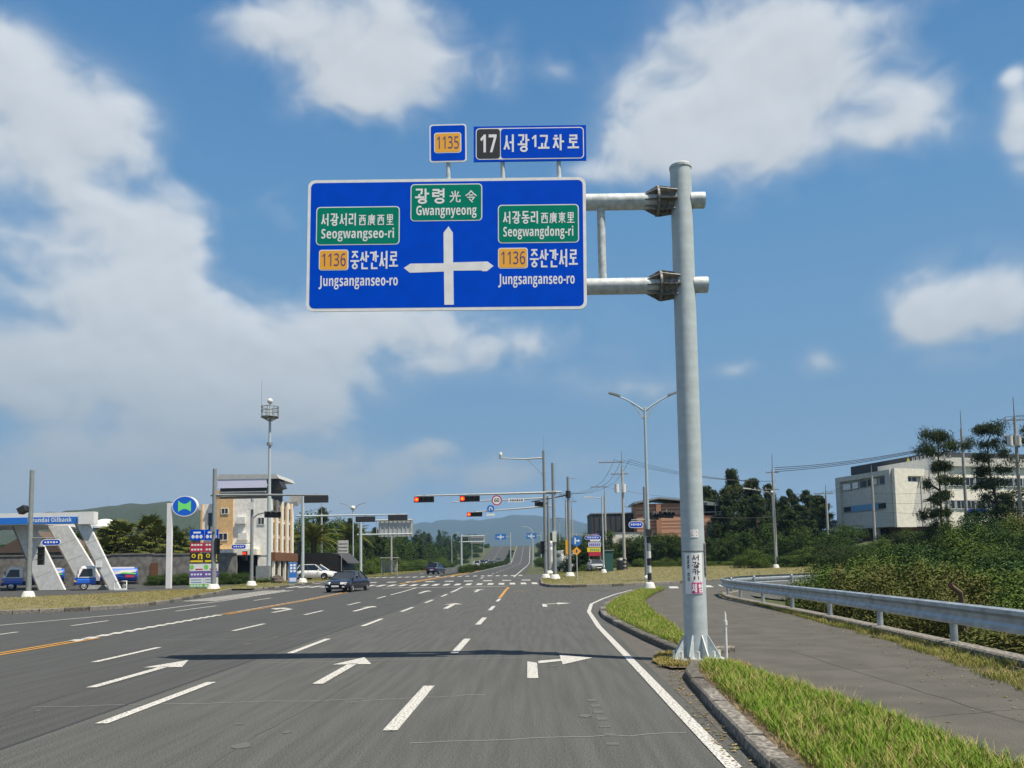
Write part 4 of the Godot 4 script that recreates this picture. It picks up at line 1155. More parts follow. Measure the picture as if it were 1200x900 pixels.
func tree(called: String, kind: String, sd: int, x: float, Z: float, top: float, wid: float, m: String, label: String, cat: String, group: String, sink := 0.0) -> void:
	var g := gy(x, Z) - 0.09
	var h := top - g
	var t := thing(called, label, cat, Vector3(x, g, -Z), fposmod(x * 12.9 + Z * 7.7, TAU), group)
	if kind in ["shrub", "hedge"]:
		inst(t, "foliage", crown(kind, sd), M[m], Transform3D(Basis.from_scale(Vector3(wid, h, wid)), Vector3.ZERO))
		var b := MB.new()
		for k in 4:
			var a := k * 1.7 + x
			b.tube([Vector3(cos(a) * 0.08, -0.02, sin(a) * 0.08), Vector3(cos(a) * wid * 0.22, h * 0.6, sin(a) * wid * 0.22)], [0.035, 0.012], 5)
		part(t, "stem", b, M.bark)
	else:
		inst(t, "trunk", trunk(kind, sd), M.bark, Transform3D(Basis.from_scale(Vector3(wid * 1.15, h, wid * 1.15) if kind == "pine" else Vector3(h, h, h) if wid > h * 0.8 else Vector3(wid * 1.2, h, wid * 1.2)), Vector3.ZERO))
		inst(t, "crown", crown(kind, sd), M[m], Transform3D(Basis.from_scale(Vector3(wid, h, wid)), Vector3.ZERO))

var frond_mesh := {}
func frond(fan: bool, sd: int) -> ArrayMesh:
	var key := str(fan) + str(sd)
	if frond_mesh.has(key): return frond_mesh[key]
	var r := RandomNumberGenerator.new(); r.seed = sd + 50
	var b := MB.new()
	if fan:
		b.col = Color(1, 1, 1)
		b.tube([Vector3.ZERO, Vector3(0.5, 0.05, 0)], [0.012, 0.008], 4)
		for k in 17:
			var a := lerpf(-2.0, 2.0, k / 16.0)
			var e := Vector3(0.5 + cos(a) * 0.5, 0.05 - 0.18 * r.randf(), sin(a) * 0.5)
			var md := Vector3(0.5 + cos(a) * 0.28, 0.07, sin(a) * 0.28)
			var s := Vector3(-sin(a), 0, cos(a)) * 0.035
			b.col = Color(1, 1, 1) * r.randf_range(0.7, 1.3)
			b.tri(Vector3(0.5, 0.05, 0), md - s, md + s); b.tri(md - s, e, md + s)
	else:
		var pts := []
		for i in 9:
			var t := i / 8.0
			pts.append(Vector3(t * 0.9, 0.42 * t - 0.75 * t * t, 0))
		b.tube(pts, [0.014, 0.012, 0.01, 0.008, 0.006, 0.005, 0.004, 0.003, 0.002], 4)
		for i in 34:
			var t := 0.12 + 0.87 * i / 33.0
			var p := Vector3(t * 0.9, 0.42 * t - 0.75 * t * t, 0)
			var ln := 0.24 * sin(PI * clampf(t * 0.85 + 0.14, 0, 1)) + 0.05
			for sg in [-1.0, 1.0]:
				b.col = Color(1, 1, 1) * r.randf_range(0.65, 1.35)
				var e := p + Vector3(ln * 0.62, -ln * r.randf_range(0.15, 0.5), sg * ln * 0.8)
				b.tri(p - Vector3(0.012, 0, 0), e, p + Vector3(0.012, 0.004, 0))
	frond_mesh[key] = b.mesh()
	return frond_mesh[key]
func palm(x: float, Z: float, top: float, spread: float, fan: bool, label: String, group: String, sd: int) -> void:
	var r := RandomNumberGenerator.new(); r.seed = sd
	var g := gy(x, Z) - 0.09
	var h := top - g - spread * 0.3
	var t := thing("palm_tree", label, "palm", Vector3(x, g, -Z), r.randf() * TAU, group)
	var b := MB.new()
	var pr2 := []
	for i in 14:
		pr2.append(Vector2((0.24 if fan else 0.34) * (1.0 + 0.12 * (i % 2)), h * (13 - i) / 13.0))
	b.lathe(pr2, 9)
	part(t, "trunk", b, M.bark)
	var k := 46 if fan else 32
	for i in k:
		var a := i * 2.39996
		var up := lerpf(1.25, -1.15 if fan else -0.25, float(i) / k)
		var bs := Basis(Vector3.UP, a) * Basis(Vector3.BACK, up)
		inst(t, "frond", frond(fan, i % 3), M.leaf_palm, Transform3D(bs.scaled_local(Vector3.ONE * spread * r.randf_range(0.85, 1.1)), Vector3(0, h - 0.15, 0)))

func plants() -> void:
	var r := RandomNumberGenerator.new(); r.seed = 77
	# shrubs on the bank beyond the guard rail
	var placed := []
	var put := func(x: float, Z: float, top: float, wid: float, m: String, sd: int, label: String, group: String):
		tree("bank_shrub", "shrub", sd, x, Z, top, wid, m, label, "shrub", group)
	for q in [[11.6, 24.0, 1.35, 2.6], [12.7, 27.5, 1.9, 3.2], [12.4, 31.5, 1.9, 3.0], [14.8, 29.0, 1.95, 3.2], [13.4, 35.0, 2.1, 3.2], [16.6, 33.5, 2.25, 3.4], [13.8, 39.0, 1.9, 2.8], [16.2, 38.5, 2.2, 3.2], [12.1, 20.5, 0.95, 2.4]]:
		put.call(q[0], q[1], q[2], q[3], ["leaf_light", "leaf_olive"][r.randi() % 2], r.randi() % 3, "tall light green shrub with thin twigs behind the guard rail bend", "light green shrubs behind the guard rail bend")
	for row in [[10.4, 12.0, 0.25], [11.2, 15.5, 0.35], [11.8, 19.5, 0.7], [15.0, 23.5, 1.0], [17.0, 27.5, 1.3], [19.0, 32.5, 1.8], [18.0, 38.5, 2.2], [19.5, 45.0, 2.9], [24.0, 51.5, 3.5], [33.5, 58.0, 4.4], [36.5, 64.0, 5.2], [38.0, 70.0, 5.6]]:
		var x: float = row[0] + r.randf_range(-0.3, 0.3)
		while x < row[1] * 0.66 + 3.0:
			put.call(x, row[1] + r.randf_range(-1.6, 1.6), row[2] + r.randf_range(-0.4, 0.45) + (0.3 if x > 30 else 0.0), r.randf_range(2.6, 3.8) * (1.0 + row[1] * 0.006), ["leaf", "leaf_light", "leaf_olive", "leaf_light", "leaf_deep", "leaf"][r.randi() % 6], r.randi() % 3, "leafy green shrub in the overgrown bank past the guard rail", "shrubs of the overgrown bank")
			x += r.randf_range(1.7, 2.4) * (1.0 + row[1] * 0.008)
	for k in 22:
		var x := 25.0 + (k % 8) * 2.3 + r.randf_range(-0.8, 0.8)
		var Z := 76.0 + (k / 8) * 8.5 + r.randf_range(-1.5, 1.5)
		if x < 30.5 and Z < 92.0: x += 7.0
		put.call(x, Z, gy(x, Z) + r.randf_range(1.8, 3.0), r.randf_range(3.2, 4.6), ["leaf", "leaf_light", "leaf_dark"][k % 3], k % 3, "rank bush on the rise between lamp and school", "bushes on the rise before the school")
	# ivy bank behind the corner lawn
	for k in 15:
		var x := 6.5 + k * 1.75
		tree("ivy_hedge", "hedge", k % 2, x, 110.5 + r.randf_range(-0.6, 0.6) + absf(x - 20) * 0.06, 5.0 + r.randf_range(-0.6, 0.5) - (0.9 if x < 12 else 0.0), 3.4, ["leaf_dark", "leaf"][k % 2], "dense ivy mound in the green bank below the brick house", "hedge", "ivy mounds of the bank")
	for k in 12:
		tree("low_weed", "shrub", k % 3, 8.5 + k * 2.0 + r.randf_range(-0.6, 0.6), 107.4, 2.4 + r.randf_range(-0.5, 0.4), 2.6, "leaf_light", "low bright weed bush at the foot of the ivy bank", "weed", "weeds at the foot of the ivy bank")
	# conifers right of the brick house
	for q in [[27.2, 122, 12.6, 5.5], [30.0, 118, 14.6, 6.5], [33.6, 121, 13.6, 6.0], [37.0, 124, 13.0, 4.2], [29.0, 126, 12.4, 6.0], [41.5, 128, 12.4, 5.2], [44.6, 130, 12.4, 5.6], [47.4, 133, 11.8, 5.5], [33.0, 114, 9.0, 5.0], [36.5, 113, 8.6, 5.2], [39.5, 118, 9.4, 5.6], [35.2, 130, 11.8, 6.0], [25.6, 128, 11.0, 5.4], [31.8, 112, 10.6, 5.0], [28.4, 116, 11.8, 5.0], [44.0, 122, 10.6, 5.4], [39.2, 124, 11.0, 5.0]]:
		tree("conifer", "cedar", r.randi() % 3, q[0], q[1], q[2] * 1.07, q[3] * 1.5, "leaf_dark", "dark conifer in the clump between brick house and school", "conifer", "dark conifers behind the side road")
	for q in [[31.6, 108, 6.8, 5.5], [35.5, 106, 6.2, 5.0], [39.8, 104, 6.4, 5.2], [43.6, 110, 6.6, 5.0], [36.5, 98, 5.6, 4.6]]:
		tree("roundhead_tree", "broad", r.randi() % 2, q[0], q[1], q[2], q[3], "leaf", "round-headed bushy tree below the dark conifers", "tree", "bushy trees below the conifers")
	# pines before the school
	for q in [[38.0, 75, 14.4, 5.2, 0], [47.0, 82, 15.8, 7.2, 1], [49.9, 77, 16.4, 6.0, 2]]:
		tree("pine_tree", "pine", q[4], q[0], q[1], q[2], q[3], "leaf_dark", ["tall slim pine rising before the school's white corner", "broad dark pine between two utility poles before the school", "dark pine half out of view beside the school pole"][q[4]], "pine", "pines before the school")
	for q in [[51, 84, 9.0, 6], [47.5, 85, 7.6, 4.5], [38.2, 76, 6.6, 2.6]]:
		tree("roundhead_tree", "broad", 0, q[0], q[1], q[2], q[3], "leaf_dark", "dark bushy tree under the broad school pine", "tree", "bushes under the school pines")
	# garden round the brick house and the black hall
	for q in [[9.0, 112, 5.6, 4.6], [11.8, 113, 6.4, 4.6], [14.8, 112.5, 5.6, 4.4], [18.2, 112.8, 6.0, 4.2], [21.0, 113, 5.4, 3.6], [27.8, 113.2, 5.8, 3.4]]:
		tree("garden_tree", "broad", r.randi() % 2, q[0], q[1], q[2], q[3], "leaf", "clipped garden tree standing before the brick house", "tree", "garden trees of the brick house")
	# trees along the right of the far road
	for k in 26:
		var Z := 128.0 + k * 13.0
		var x := far_x(Z, 6.5 + r.randf_range(0, 3.5) + (Z - 128) * 0.012)
		tree("roadside_tree", "broad", r.randi() % 2, x, Z, gy(x, Z) + r.randf_range(3.2, 6.5), r.randf_range(4.5, 7.5), ["leaf", "leaf_dark"][k % 2], "roadside tree right of the road climbing the hill", "tree", "trees right of the climbing road")
	# woods on the left of the far road
	for k in 74:
		var Z := 104.0 + 2.1 * k + r.randf_range(-3, 3)
		var x := -24.5 - r.randf_range(0.0, 20.0) - (2.0 if Z > 150 else 0.0)
		if Z < 112.0 and x > -27.0: x -= 4.0
		var dark := r.randf() < 0.6
		var hh := r.randf_range(6.2, 10.5) * (0.8 if x > -28 else 1.0)
		if dark: tree("wood_conifer", "cedar", r.randi() % 3, x, Z, gy(x, Z) + hh * 1.08, hh * 0.75, "leaf_dark", "dark conifer in the wood left of the far road", "conifer", "conifers of the wood on the left")
		else: tree("wood_tree", "broad", r.randi() % 2, x, Z, gy(x, Z) + hh * 0.9, hh * 0.8, "leaf", "broad-leaved tree in the wood left of the far road", "tree", "broad-leaved trees of the wood on the left")
	for k in 40:
		var Z := 108.0 + k * 3.0
		var x := -23.2 - r.randf_range(0, 1.8) + minf(Z - 108.0, 60.0) * 0.02
		tree("wayside_bush", "shrub", r.randi() % 3, x, Z, gy(x, Z) + r.randf_range(1.6, 3.0), r.randf_range(2.6, 4.0), ["leaf_light", "leaf"][k % 2], "green bush at the wood's edge along the left kerb", "bush", "bushes at the edge of the wood")
	# beyond the crest and behind the station
	for k in 60:
		var a := r.randf_range(-0.30, 0.10)
		var Z := r.randf_range(300, 620)
		var x := a * Z
		if x > far_x(minf(Z, 480), -26) and x < far_x(minf(Z, 480), 8): x -= 34.0
		tree("distant_tree", ["broad", "cedar"][k % 2], r.randi() % 2, x, Z, gy(x, Z) + r.randf_range(6, 11), r.randf_range(6, 10), ["leaf", "leaf_dark"][r.randi() % 2], "distant tree in the haze beyond the crossing", "tree", "distant trees in the haze")
	for k in 42:
		var Z := r.randf_range(112, 175)
		var x := -Z * r.randf_range(0.36, 0.72)
		tree("backland_tree", ["broad", "cedar"][k % 2], r.randi() % 2, x, Z, gy(x, Z) + r.randf_range(4.5, 8.5), r.randf_range(5, 8), ["leaf_dark", "leaf"][r.randi() % 2], "tree in the dark belt behind the filling station", "tree", "trees behind the filling station")
	for k in 120:
		var Z := 135.0 + (k / 2) * 5.6 + r.randf_range(-3, 3)
		var off := r.randf_range(3.5, 16.0) if k % 2 else -22.0 - r.randf_range(1.5, 16.0)
		var x := far_x(minf(Z, 480), off)
		var big := absf(off) > 10.0 and k % 2 == 1 or off < -27.0
		tree("hillside_tree" if big else "hillside_bush", ["broad", "cedar"][k / 2 % 2] if big else "shrub", k % 2, x, Z, gy(x, Z) + (r.randf_range(5, 8) if big else r.randf_range(1.5, 3.0)), r.randf_range(5, 8) if big else r.randf_range(3, 5), ["leaf", "leaf_dark"][k % 3 % 2], "tree on the slope beside the climbing road" if big else "roadside bush on the slope of the climbing road", "tree" if big else "bush", "trees on the slope" if big else "bushes on the slope")
	for k in 16:
		var Z := 128.0 + k * 17.0
		var x := far_x(Z, -8.9)
		tree("median_hedge", "shrub", k % 3, x, Z, gy(x, Z) + 1.5, 2.6, ["leaf", "leaf_dark"][k % 2], "hedge bush on the central reservation of the far road", "hedge", "hedge on the central reservation")
	# palms
	for q in [[-29.6, 92, 6.2, 3.6, 1], [-26.2, 112, 7.2, 3.6, 2], [-33.4, 100, 6.6, 3.4, 3]]:
		palm(q[0] + (3.2 if q[4] == 1 else 0.0), q[1] + 8.0, q[2], q[3], false, "feathery date palm beside the pale commercial building", "date palms at the corner", q[4])
	for q in [[-47.8, 92, 6.0, 2.2, 4], [-45.6, 90, 6.4, 2.3, 5], [-43.6, 93, 6.9, 2.4, 6], [-41.4, 90, 5.8, 2.2, 7], [-46.6, 88, 4.6, 2.0, 8], [-49.6, 93, 5.2, 2.1, 9], [-40.2, 92, 5.2, 2.1, 10], [-43.0, 88, 4.8, 2.0, 12]]:
		palm(q[0], q[1], q[2], q[3], true, "fan palm behind the grey wall of the filling station", "fan palms behind the wall", q[4])
	for k in 9:
		tree("wall_bush", "shrub", k % 3, -36.5 + k * 1.1, 79.2 + r.randf_range(-0.4, 0.4), 1.5 + r.randf_range(-0.3, 0.4), 1.9, "leaf", "low dark bush at the foot of the station wall", "bush", "bushes along the station wall")
	for q in [[-25.9, 79.5, 1.25, 1.9], [-27.0, 80.2, 1.1, 1.6]]:
		tree("wall_bush", "shrub", 1, q[0], q[1], q[2], q[3], "leaf_light", "bright round bush before the pale building's shop front", "bush", "bushes before the shop front")

func hills() -> void:
	var f := FastNoiseLite.new(); f.seed = 8; f.frequency = 0.0022; f.fractal_octaves = 4
	var f2 := FastNoiseLite.new(); f2.seed = 9; f2.frequency = 0.03; f2.fractal_octaves = 3
	for hl in [["wooded_hill", -1400.0, -120.0, 900.0, [[-1400, 60], [-760, 74], [-560, 72], [-470, 78], [-395, 84], [-330, 60], [-230, 25], [-120, 2]], "hill_near", 4.0, 5.0], ["mountain_ridge", -3500.0, 2600.0, 4200.0, [[-3500, 120], [-1500, 150], [-900, 185], [-610, 222], [-468, 240], [-358, 252], [-190, 246], [-60, 262], [22, 274], [141, 250], [274, 215], [450, 180], [800, 150], [1500, 110], [2600, 70]], "hill_near", 14.0, 5.0], ["low_ridge", -1700.0, 700.0, 1800.0, [[-1700, 40], [-500, 42], [-250, 50], [-60, 46], [120, 40], [330, 36], [700, 25]], "hill_near", 7.0, 5.0]]:
		var b := MB.new()
		var n := 150
		var depth: float = hl[3] * 0.35
		var rows := 8
		var P := []
		for i in n + 1:
			var x := lerpf(hl[1], hl[2], float(i) / n)
			var top: float = lin(hl[4], x) + f.get_noise_2d(x, hl[3]) * 12.0 * hl[6] / 10.0
			var col := []
			for j in rows + 1:
				var t := float(j) / rows
				var y: float = top * sin(t * PI) + (f2.get_noise_2d(x, t * depth) * hl[6] if j > 0 and j < rows else 0.0)
				col.append(Vector3(x, y - 6.0 + (4.0 if j == 0 else 0.0), -(hl[3] - depth * 0.5 + depth * t)))
			P.append(col)
		for i in n:
			for j in rows:
				b.face([P[i][j], P[i + 1][j], P[i + 1][j + 1], P[i][j + 1]], Vector3.UP)
		struct(hl[0], b, M[hl[5]], true)

# ---------------------------------------------------------------- street furniture
func cone_foot(t: Node, r: float) -> void:
	var b := MB.new()
	b.lathe([Vector2(r * 0.55, 0.42), Vector2(r * 0.75, 0.36), Vector2(r, 0.05), Vector2(r, -0.1)], 14)
	part(t, "foot_cover", b, M.white_plastic)
# a horizontal signal head with n lenses; its lamp side looks towards local +z
func signal_head(t: Node, x: float, y: float, z: float, n: int, lit: int, turn := 0.0) -> void:
	var w := 0.46 * n
	var h := MeshInstance3D.new()
	var b := MB.new(); b.cbox(Vector3.ZERO, Vector3(w, 0.54, 0.24), 0.03)
	h.mesh = b.mesh(); h.material_override = M.signal_dark; h.name = "signal_head"
	t.add_child(h, true)
	h.position = Vector3(x, y, z); h.rotation.y = turn
	for k in n:
		var lx := -w / 2 + 0.46 * (k + 0.5)
		var lens := MB.new()
		lens.lathe([Vector2(0, 0.025), Vector2(0.12, 0.018), Vector2(0.195, 0.0)], 16, Vector3(lx, 0, 0.125), Basis(Vector3.RIGHT, PI / 2))
		part(h, "lens", lens, M.lamp_red if k == lit else M.black)
		if k == lit:
			var core := MB.new()
			core.lathe([Vector2(0, 0.012), Vector2(0.07, 0.004), Vector2(0.10, 0.0)], 12, Vector3(lx, 0, 0.152), Basis(Vector3.RIGHT, PI / 2))
			part(h, "lens_core", core, M.lamp_red_core)
		var vz := MB.new()
		for i in 8:
			var a := PI * i / 8 - 0.15; var c := PI * (i + 1) / 8 - 0.15
			var A := Vector3(lx + cos(a) * 0.21, sin(a) * 0.21, 0.11); var C := Vector3(lx + cos(c) * 0.21, sin(c) * 0.21, 0.11)
			vz.face([A, C, C + Vector3(0, 0, 0.2), A + Vector3(0, 0, 0.2)], Vector3.UP)
		part(h, "visor", vz, M.signal_dark)
	part(h, "hanger", bx(Vector3(0, 0.33, 0), Vector3(0.1, 0.2, 0.08)), M.steel_grey)
func upright_head(t: Node, x: float, y: float, z: float, turn: float, n := 3) -> void:
	var h := MeshInstance3D.new()
	var b := MB.new(); b.box(Vector3.ZERO, Vector3(0.36, 0.4 * n, 0.2))
	h.mesh = b.mesh(); h.material_override = M.signal_dark; h.name = "walk_signal"
	t.add_child(h, true)
	h.position = Vector3(x, y, z); h.rotation.y = turn
	for k in n:
		var yy := 0.4 * (k - (n - 1) * 0.5)
		part(h, "visor", pr(V2([-0.18, 0.16, 0.18, 0.16, 0.16, 0.1, -0.16, 0.1]), 0.24, at(0, yy, 0.34)), M.signal_dark)
		part(h, "lens", bx(Vector3(0, yy - 0.03, 0.102), Vector3(0.26, 0.24, 0.02)), M.black)
func street_plate(t: Node, x: float, y: float, z: float, w: float, arm0: float) -> void:
	var p := part(t, "name_plate", pr(rrect(x - w / 2, y - 0.2, x + w / 2, y + 0.2, 0.19), 0.03, at(0, 0, z)), M.sign_white)
	part(p, "blue_field", pr(rrect(x - w / 2 + 0.04, y - 0.16, x + w / 2 - 0.04, y + 0.16, 0.15), 0.0, at(0, 0, z + 0.003)), M.sign_blue)
	for k in 5:
		part(p, "print_mark", bx(Vector3(x - w * 0.3 + k * w * 0.15, y + 0.01, z + 0.008), Vector3(w * 0.1, 0.1 + 0.04 * (k % 2), 0.004)), M.sign_white)
	part(t, "plate_arm", tb([Vector3(arm0, y + 0.3, 0), Vector3(x + w * 0.3 * signf(x), y + 0.3, 0)], [0.035, 0.03]), M.steel_grey)
	for s in [-0.25, 0.25]: part(t, "plate_hanger", tb([Vector3(x + w * s, y + 0.3, 0.0), Vector3(x + w * s, y + 0.15, z - 0.02)], [0.015, 0.015], 5), M.steel_grey)

func signals() -> void:
	# right side: the pole whose long arm carries two red signals
	var t := thing("traffic_signal", "grey signal mast whose upper long arm carries two red lights", "traffic light", gp(2.5, 75, 0.14))
	part(t, "pole", tb([Vector3.ZERO, Vector3(0, 5.2, 0), Vector3(0, 10.75, 0)], [0.19, 0.17, 0.14], 14), M.steel_grey)
	part(t, "arm", tb([Vector3(0.75, 8.05, 0.0), Vector3(0, 8.0, 0), Vector3(-6, 7.95, 0), Vector3(-12.7, 7.9, 0)], [0.085, 0.11, 0.09, 0.06], 10), M.sign_back)
	part(t, "arm_bracket", tb([Vector3(0.25, 8.02, 0), Vector3(-0.7, 8.0, 0)], [0.2, 0.13], 10), M.steel_grey)
	signal_head(t, -12.0, 7.55, 0.1, 4, 0); signal_head(t, -7.75, 7.55, 0.1, 4, 0)
	part(t, "control_box", bx(Vector3(0.02, 3.9, 0.26), Vector3(0.36, 1.0, 0.24)), M.white_plastic)
	upright_head(t, -1.1, 2.9, 0.1, 0.9); part(t, "plate_arm", tb([Vector3(0, 3.3, 0), Vector3(-1.1, 3.3, 0.05)], [0.03, 0.03], 6), M.steel_grey)
	cone_foot(t, 0.5)
	# the tall camera mast
	t = thing("camera_mast", "tall thin grey camera mast with a boom to one side", "mast", gp(1.75, 78.5, 0.12))
	part(t, "pole", tb([Vector3.ZERO, Vector3(0, 12.4, 0)], [0.17, 0.13], 12), M.steel_grey)
	part(t, "boom", tb([Vector3(0, 11.7, 0), Vector3(-2, 11.6, 0), Vector3(-4.35, 11.75, 0)], [0.09, 0.07, 0.05]), M.sign_back)
	part(t, "stay", tb([Vector3(0, 9.9, 0), Vector3(-1.6, 11.6, 0)], [0.03, 0.03], 6), M.steel_grey)
	var b := MB.new(); b.lathe([Vector2(0, 0.55), Vector2(0.12, 0.5), Vector2(0.17, 0.3), Vector2(0.12, 0.05), Vector2(0, 0)], 10, Vector3(-4.2, 11.8, 0))
	part(t, "camera_dome", b, M.white_plastic)
	part(t, "rod", tb([Vector3(0, 12.4, 0), Vector3(0, 14.0, 0)], [0.02, 0.01], 5), M.steel_grey)
	cone_foot(t, 0.45)
	b = MB.new()
	t = thing("traffic_signal", "grey signal pole with black heads on short arms beside the lawn", "traffic light", gp(4.3, 83, 0.14))
	part(t, "pole", tb([Vector3.ZERO, Vector3(0, 10.2, 0)], [0.18, 0.14], 12), M.steel_grey)
	part(t, "arm", tb([Vector3(0, 8.35, 0), Vector3(-1.4, 8.1, 0), Vector3(-3.8, 7.7, 0)], [0.08, 0.06, 0.05]), M.signal_dark)
	signal_head(t, -2.9, 7.45, 0.05, 3, -1, 0.8)
	part(t, "joint", tb([Vector3(0, 8.05, 0), Vector3(0, 8.75, 0)], [0.26, 0.26], 10), M.signal_dark)
	part(t, "lamp_stub", tb([Vector3(0, 10.1, 0), Vector3(0.75, 10.05, 0)], [0.04, 0.03], 6), M.steel_grey)
	street_plate(t, 2.4, 3.9, 0.12, 1.65, 0.0)
	part(t, "yellow_box", bx(Vector3(-0.28, 3.0, 0.1), Vector3(0.24, 1.5, 0.2)), M.amber)
	cone_foot(t, 0.5)
	# far side arms
	t = thing("traffic_signal", "far signal mast with speed limit disc and a single red light", "traffic light", gp(2.6, 98, 0.12))
	part(t, "pole", tb([Vector3.ZERO, Vector3(0, 9.4, 0)], [0.19, 0.15], 12), M.steel_grey)
	part(t, "arm", tb([Vector3(0.3, 8.2, 0), Vector3(-9.9, 7.55, 0)], [0.1, 0.06], 8), M.sign_back)
	part(t, "arm", tb([Vector3(0.3, 9.2, 0), Vector3(-11.5, 8.9, 0)], [0.1, 0.06], 8), M.sign_back)
	signal_head(t, -8.9, 7.35, 0.1, 4, 0)
	var d := part(t, "speed_limit_disc", pr(ellipse(-6.2, 9.0, 0.62, 0.62), 0.03, at(0, 0, 0.15)), M.red)
	part(d, "white_field", pr(ellipse(-6.2, 9.0, 0.48, 0.48), 0.0, at(0, 0, 0.154)), M.sign_white)
	text(d, "60", -6.2, 9.0, 0.158, 0.48, 0.6, M.sign_black)
	d = part(t, "turn_sign", pr(ellipse(-6.95, 8.0, 0.45, 0.45), 0.03, at(0, 0, 0.15)), M.panel_blue)
	part(d, "turn_symbol", pr(V2([-0.2, -0.25, -0.1, -0.25, -0.1, 0.05, 0.05, 0.12, 0.12, 0.0, 0.06, 0.0, 0.18, -0.2, 0.3, 0.0, 0.22, 0.0, 0.14, 0.2, -0.05, 0.25, -0.2, 0.1]), 0.0, at(-6.95, 8.0, 0.154)), M.sign_white)
	part(t, "white_plate", pr(rect(-7.45, 7.15, -6.45, 7.4), 0.03, at(0, 0, 0.15)), M.sign_white)
	d = part(t, "white_plate", pr(rect(-4.8, 8.75, -2.9, 9.2), 0.03, at(0, 0, 0.15)), M.sign_white)
	for k in 6:
		part(d, "print_mark", bx(Vector3(-4.5 + k * 0.27, 8.97, 0.154), Vector3(0.17, 0.2 + 0.05 * (k % 2), 0.004)), M.signal_dark)
	cone_foot(t, 0.5)
	# blue roundabout-style arrow disc over a yellow diamond on one post
	t = thing("sign_post", "thin post with round blue arrow sign above a yellow diamond", "road sign", gp(4.0, 66, 0.14))
	part(t, "post", tb([Vector3.ZERO, Vector3(0, 3.95, 0)], [0.045, 0.04]), M.sign_back)
	d = part(t, "blue_disc", pr(ellipse(0, 3.3, 0.42, 0.42), 0.02, at(0, 0, 0.06)), M.panel_blue)
	part(d, "arrow_symbol", pr(V2([-0.16, -0.24, -0.05, -0.24, -0.05, -0.03, 0.12, -0.03, 0.12, -0.12, 0.3, 0.02, 0.12, 0.16, 0.12, 0.07, -0.05, 0.07, -0.05, 0.26, -0.16, 0.26]), 0.0, at(0.0, 3.3, 0.064)), M.sign_white)
	d = part(t, "yellow_diamond", pr(V2([0, 2.12, 0.37, 2.48, 0, 2.84, -0.37, 2.48]), 0.02, at(0, 0, 0.06)), M.sign_orange)
	part(d, "black_mark", pr(rect(-0.06, 2.36, 0.06, 2.6), 0.0, at(0, 0, 0.064)), M.sign_ink)
	# pole with two side arms behind the street lamp
	t = thing("traffic_signal", "dark signal pole with two heads on a curved arm before the brick house", "traffic light", gp(9.6, 66, 0.14))
	part(t, "pole", tb([Vector3.ZERO, Vector3(0, 7.6, 0)], [0.14, 0.1], 10), M.steel_grey)
	part(t, "arm", tb([Vector3(0, 4.9, 0), Vector3(0.35, 5.3, 0), Vector3(1.6, 5.5, 0)], [0.06, 0.06, 0.05]), M.signal_dark)
	signal_head(t, 0.75, 5.2, 0, 3, -1, 1.0); signal_head(t, 1.75, 5.3, 0, 3, -1, 0.6)
	part(t, "foot_cover", ball(Vector3(0.05, 0.15, 0.1), 0.3), M.white_plastic)
	# left side
	t = thing("traffic_signal", "grey signal mast with a long arm before the price board", "traffic light", gp(-24.1, 62, 0.12))
	part(t, "pole", tb([Vector3.ZERO, Vector3(0.0, 9.3, 0)], [0.19, 0.15], 14), M.steel_grey)
	part(t, "arm", tb([Vector3(-0.3, 7.25, 0), Vector3(0, 7.25, 0), Vector3(4, 7.2, 0), Vector3(8.8, 7.1, 0)], [0.08, 0.11, 0.09, 0.06], 10), M.steel_grey)
	signal_head(t, 7.9, 6.8, 0.0, 4, -1, PI)
	upright_head(t, 0.3, 3.3, 0.1, 1.2)
	part(t, "control_box", bx(Vector3(0.0, 4.6, 0.25), Vector3(0.3, 0.4, 0.2)), M.steel_grey)
	cone_foot(t, 0.5)
	t = thing("traffic_signal", "grey signal pole with hanging head and street plate before the shop", "traffic light", gp(-23.9, 70, 0.1))
	part(t, "pole", tb([Vector3.ZERO, Vector3(0, 7.6, 0)], [0.16, 0.12], 12), M.steel_grey)
	part(t, "arm", tb([Vector3(0, 5.8, 0), Vector3(0.5, 6.2, 0), Vector3(1.9, 6.5, 0)], [0.07, 0.06, 0.05]), M.steel_grey)
	signal_head(t, 1.8, 6.15, 0.0, 3, -1, 0.5)
	part(t, "control_box", bx(Vector3(0.0, 6.9, 0.25), Vector3(0.55, 0.6, 0.25)), M.white_plastic)
	street_plate(t, -1.1, 3.4, 0.12, 1.3, 0.0)
	upright_head(t, -0.55, 2.6, 0.1, 0.0, 2)
	part(t, "red_lamp", bx(Vector3(-0.55, 2.82, 0.24), Vector3(0.22, 0.22, 0.02)), M.lamp_red)
	cone_foot(t, 0.45)
	t = thing("traffic_signal", "pale signal mast with long arm carrying two dark heads", "traffic light", gp(-21.4, 77, 0.1))
	part(t, "pole", tb([Vector3.ZERO, Vector3(0, 8.3, 0)], [0.17, 0.13], 12), M.galvanised)
	part(t, "arm", tb([Vector3(-0.6, 6.4, 0), Vector3(0, 6.35, 0), Vector3(10.0, 6.35, 0)], [0.07, 0.1, 0.05], 10), M.galvanised)
	signal_head(t, 6.0, 5.95, 0.0, 4, -1, PI); signal_head(t, 9.1, 6.05, 0.0, 4, -1, PI)
	upright_head(t, -0.35, 3.3, 0.0, 1.4)
	cone_foot(t, 0.45)
	t = thing("traffic_signal", "grey signal pole with street plate before the filling station legs", "traffic light", gp(-32.35, 52.2, 0.1))
	part(t, "pole", tb([Vector3.ZERO, Vector3(0.0, 8.3, 0)], [0.17, 0.13], 14), M.steel_grey)
	part(t, "camera", bx(Vector3(-0.45, 5.7, 0.1), Vector3(0.5, 0.4, 0.5), Basis(Vector3.BACK, 0.5)), M.signal_dark)
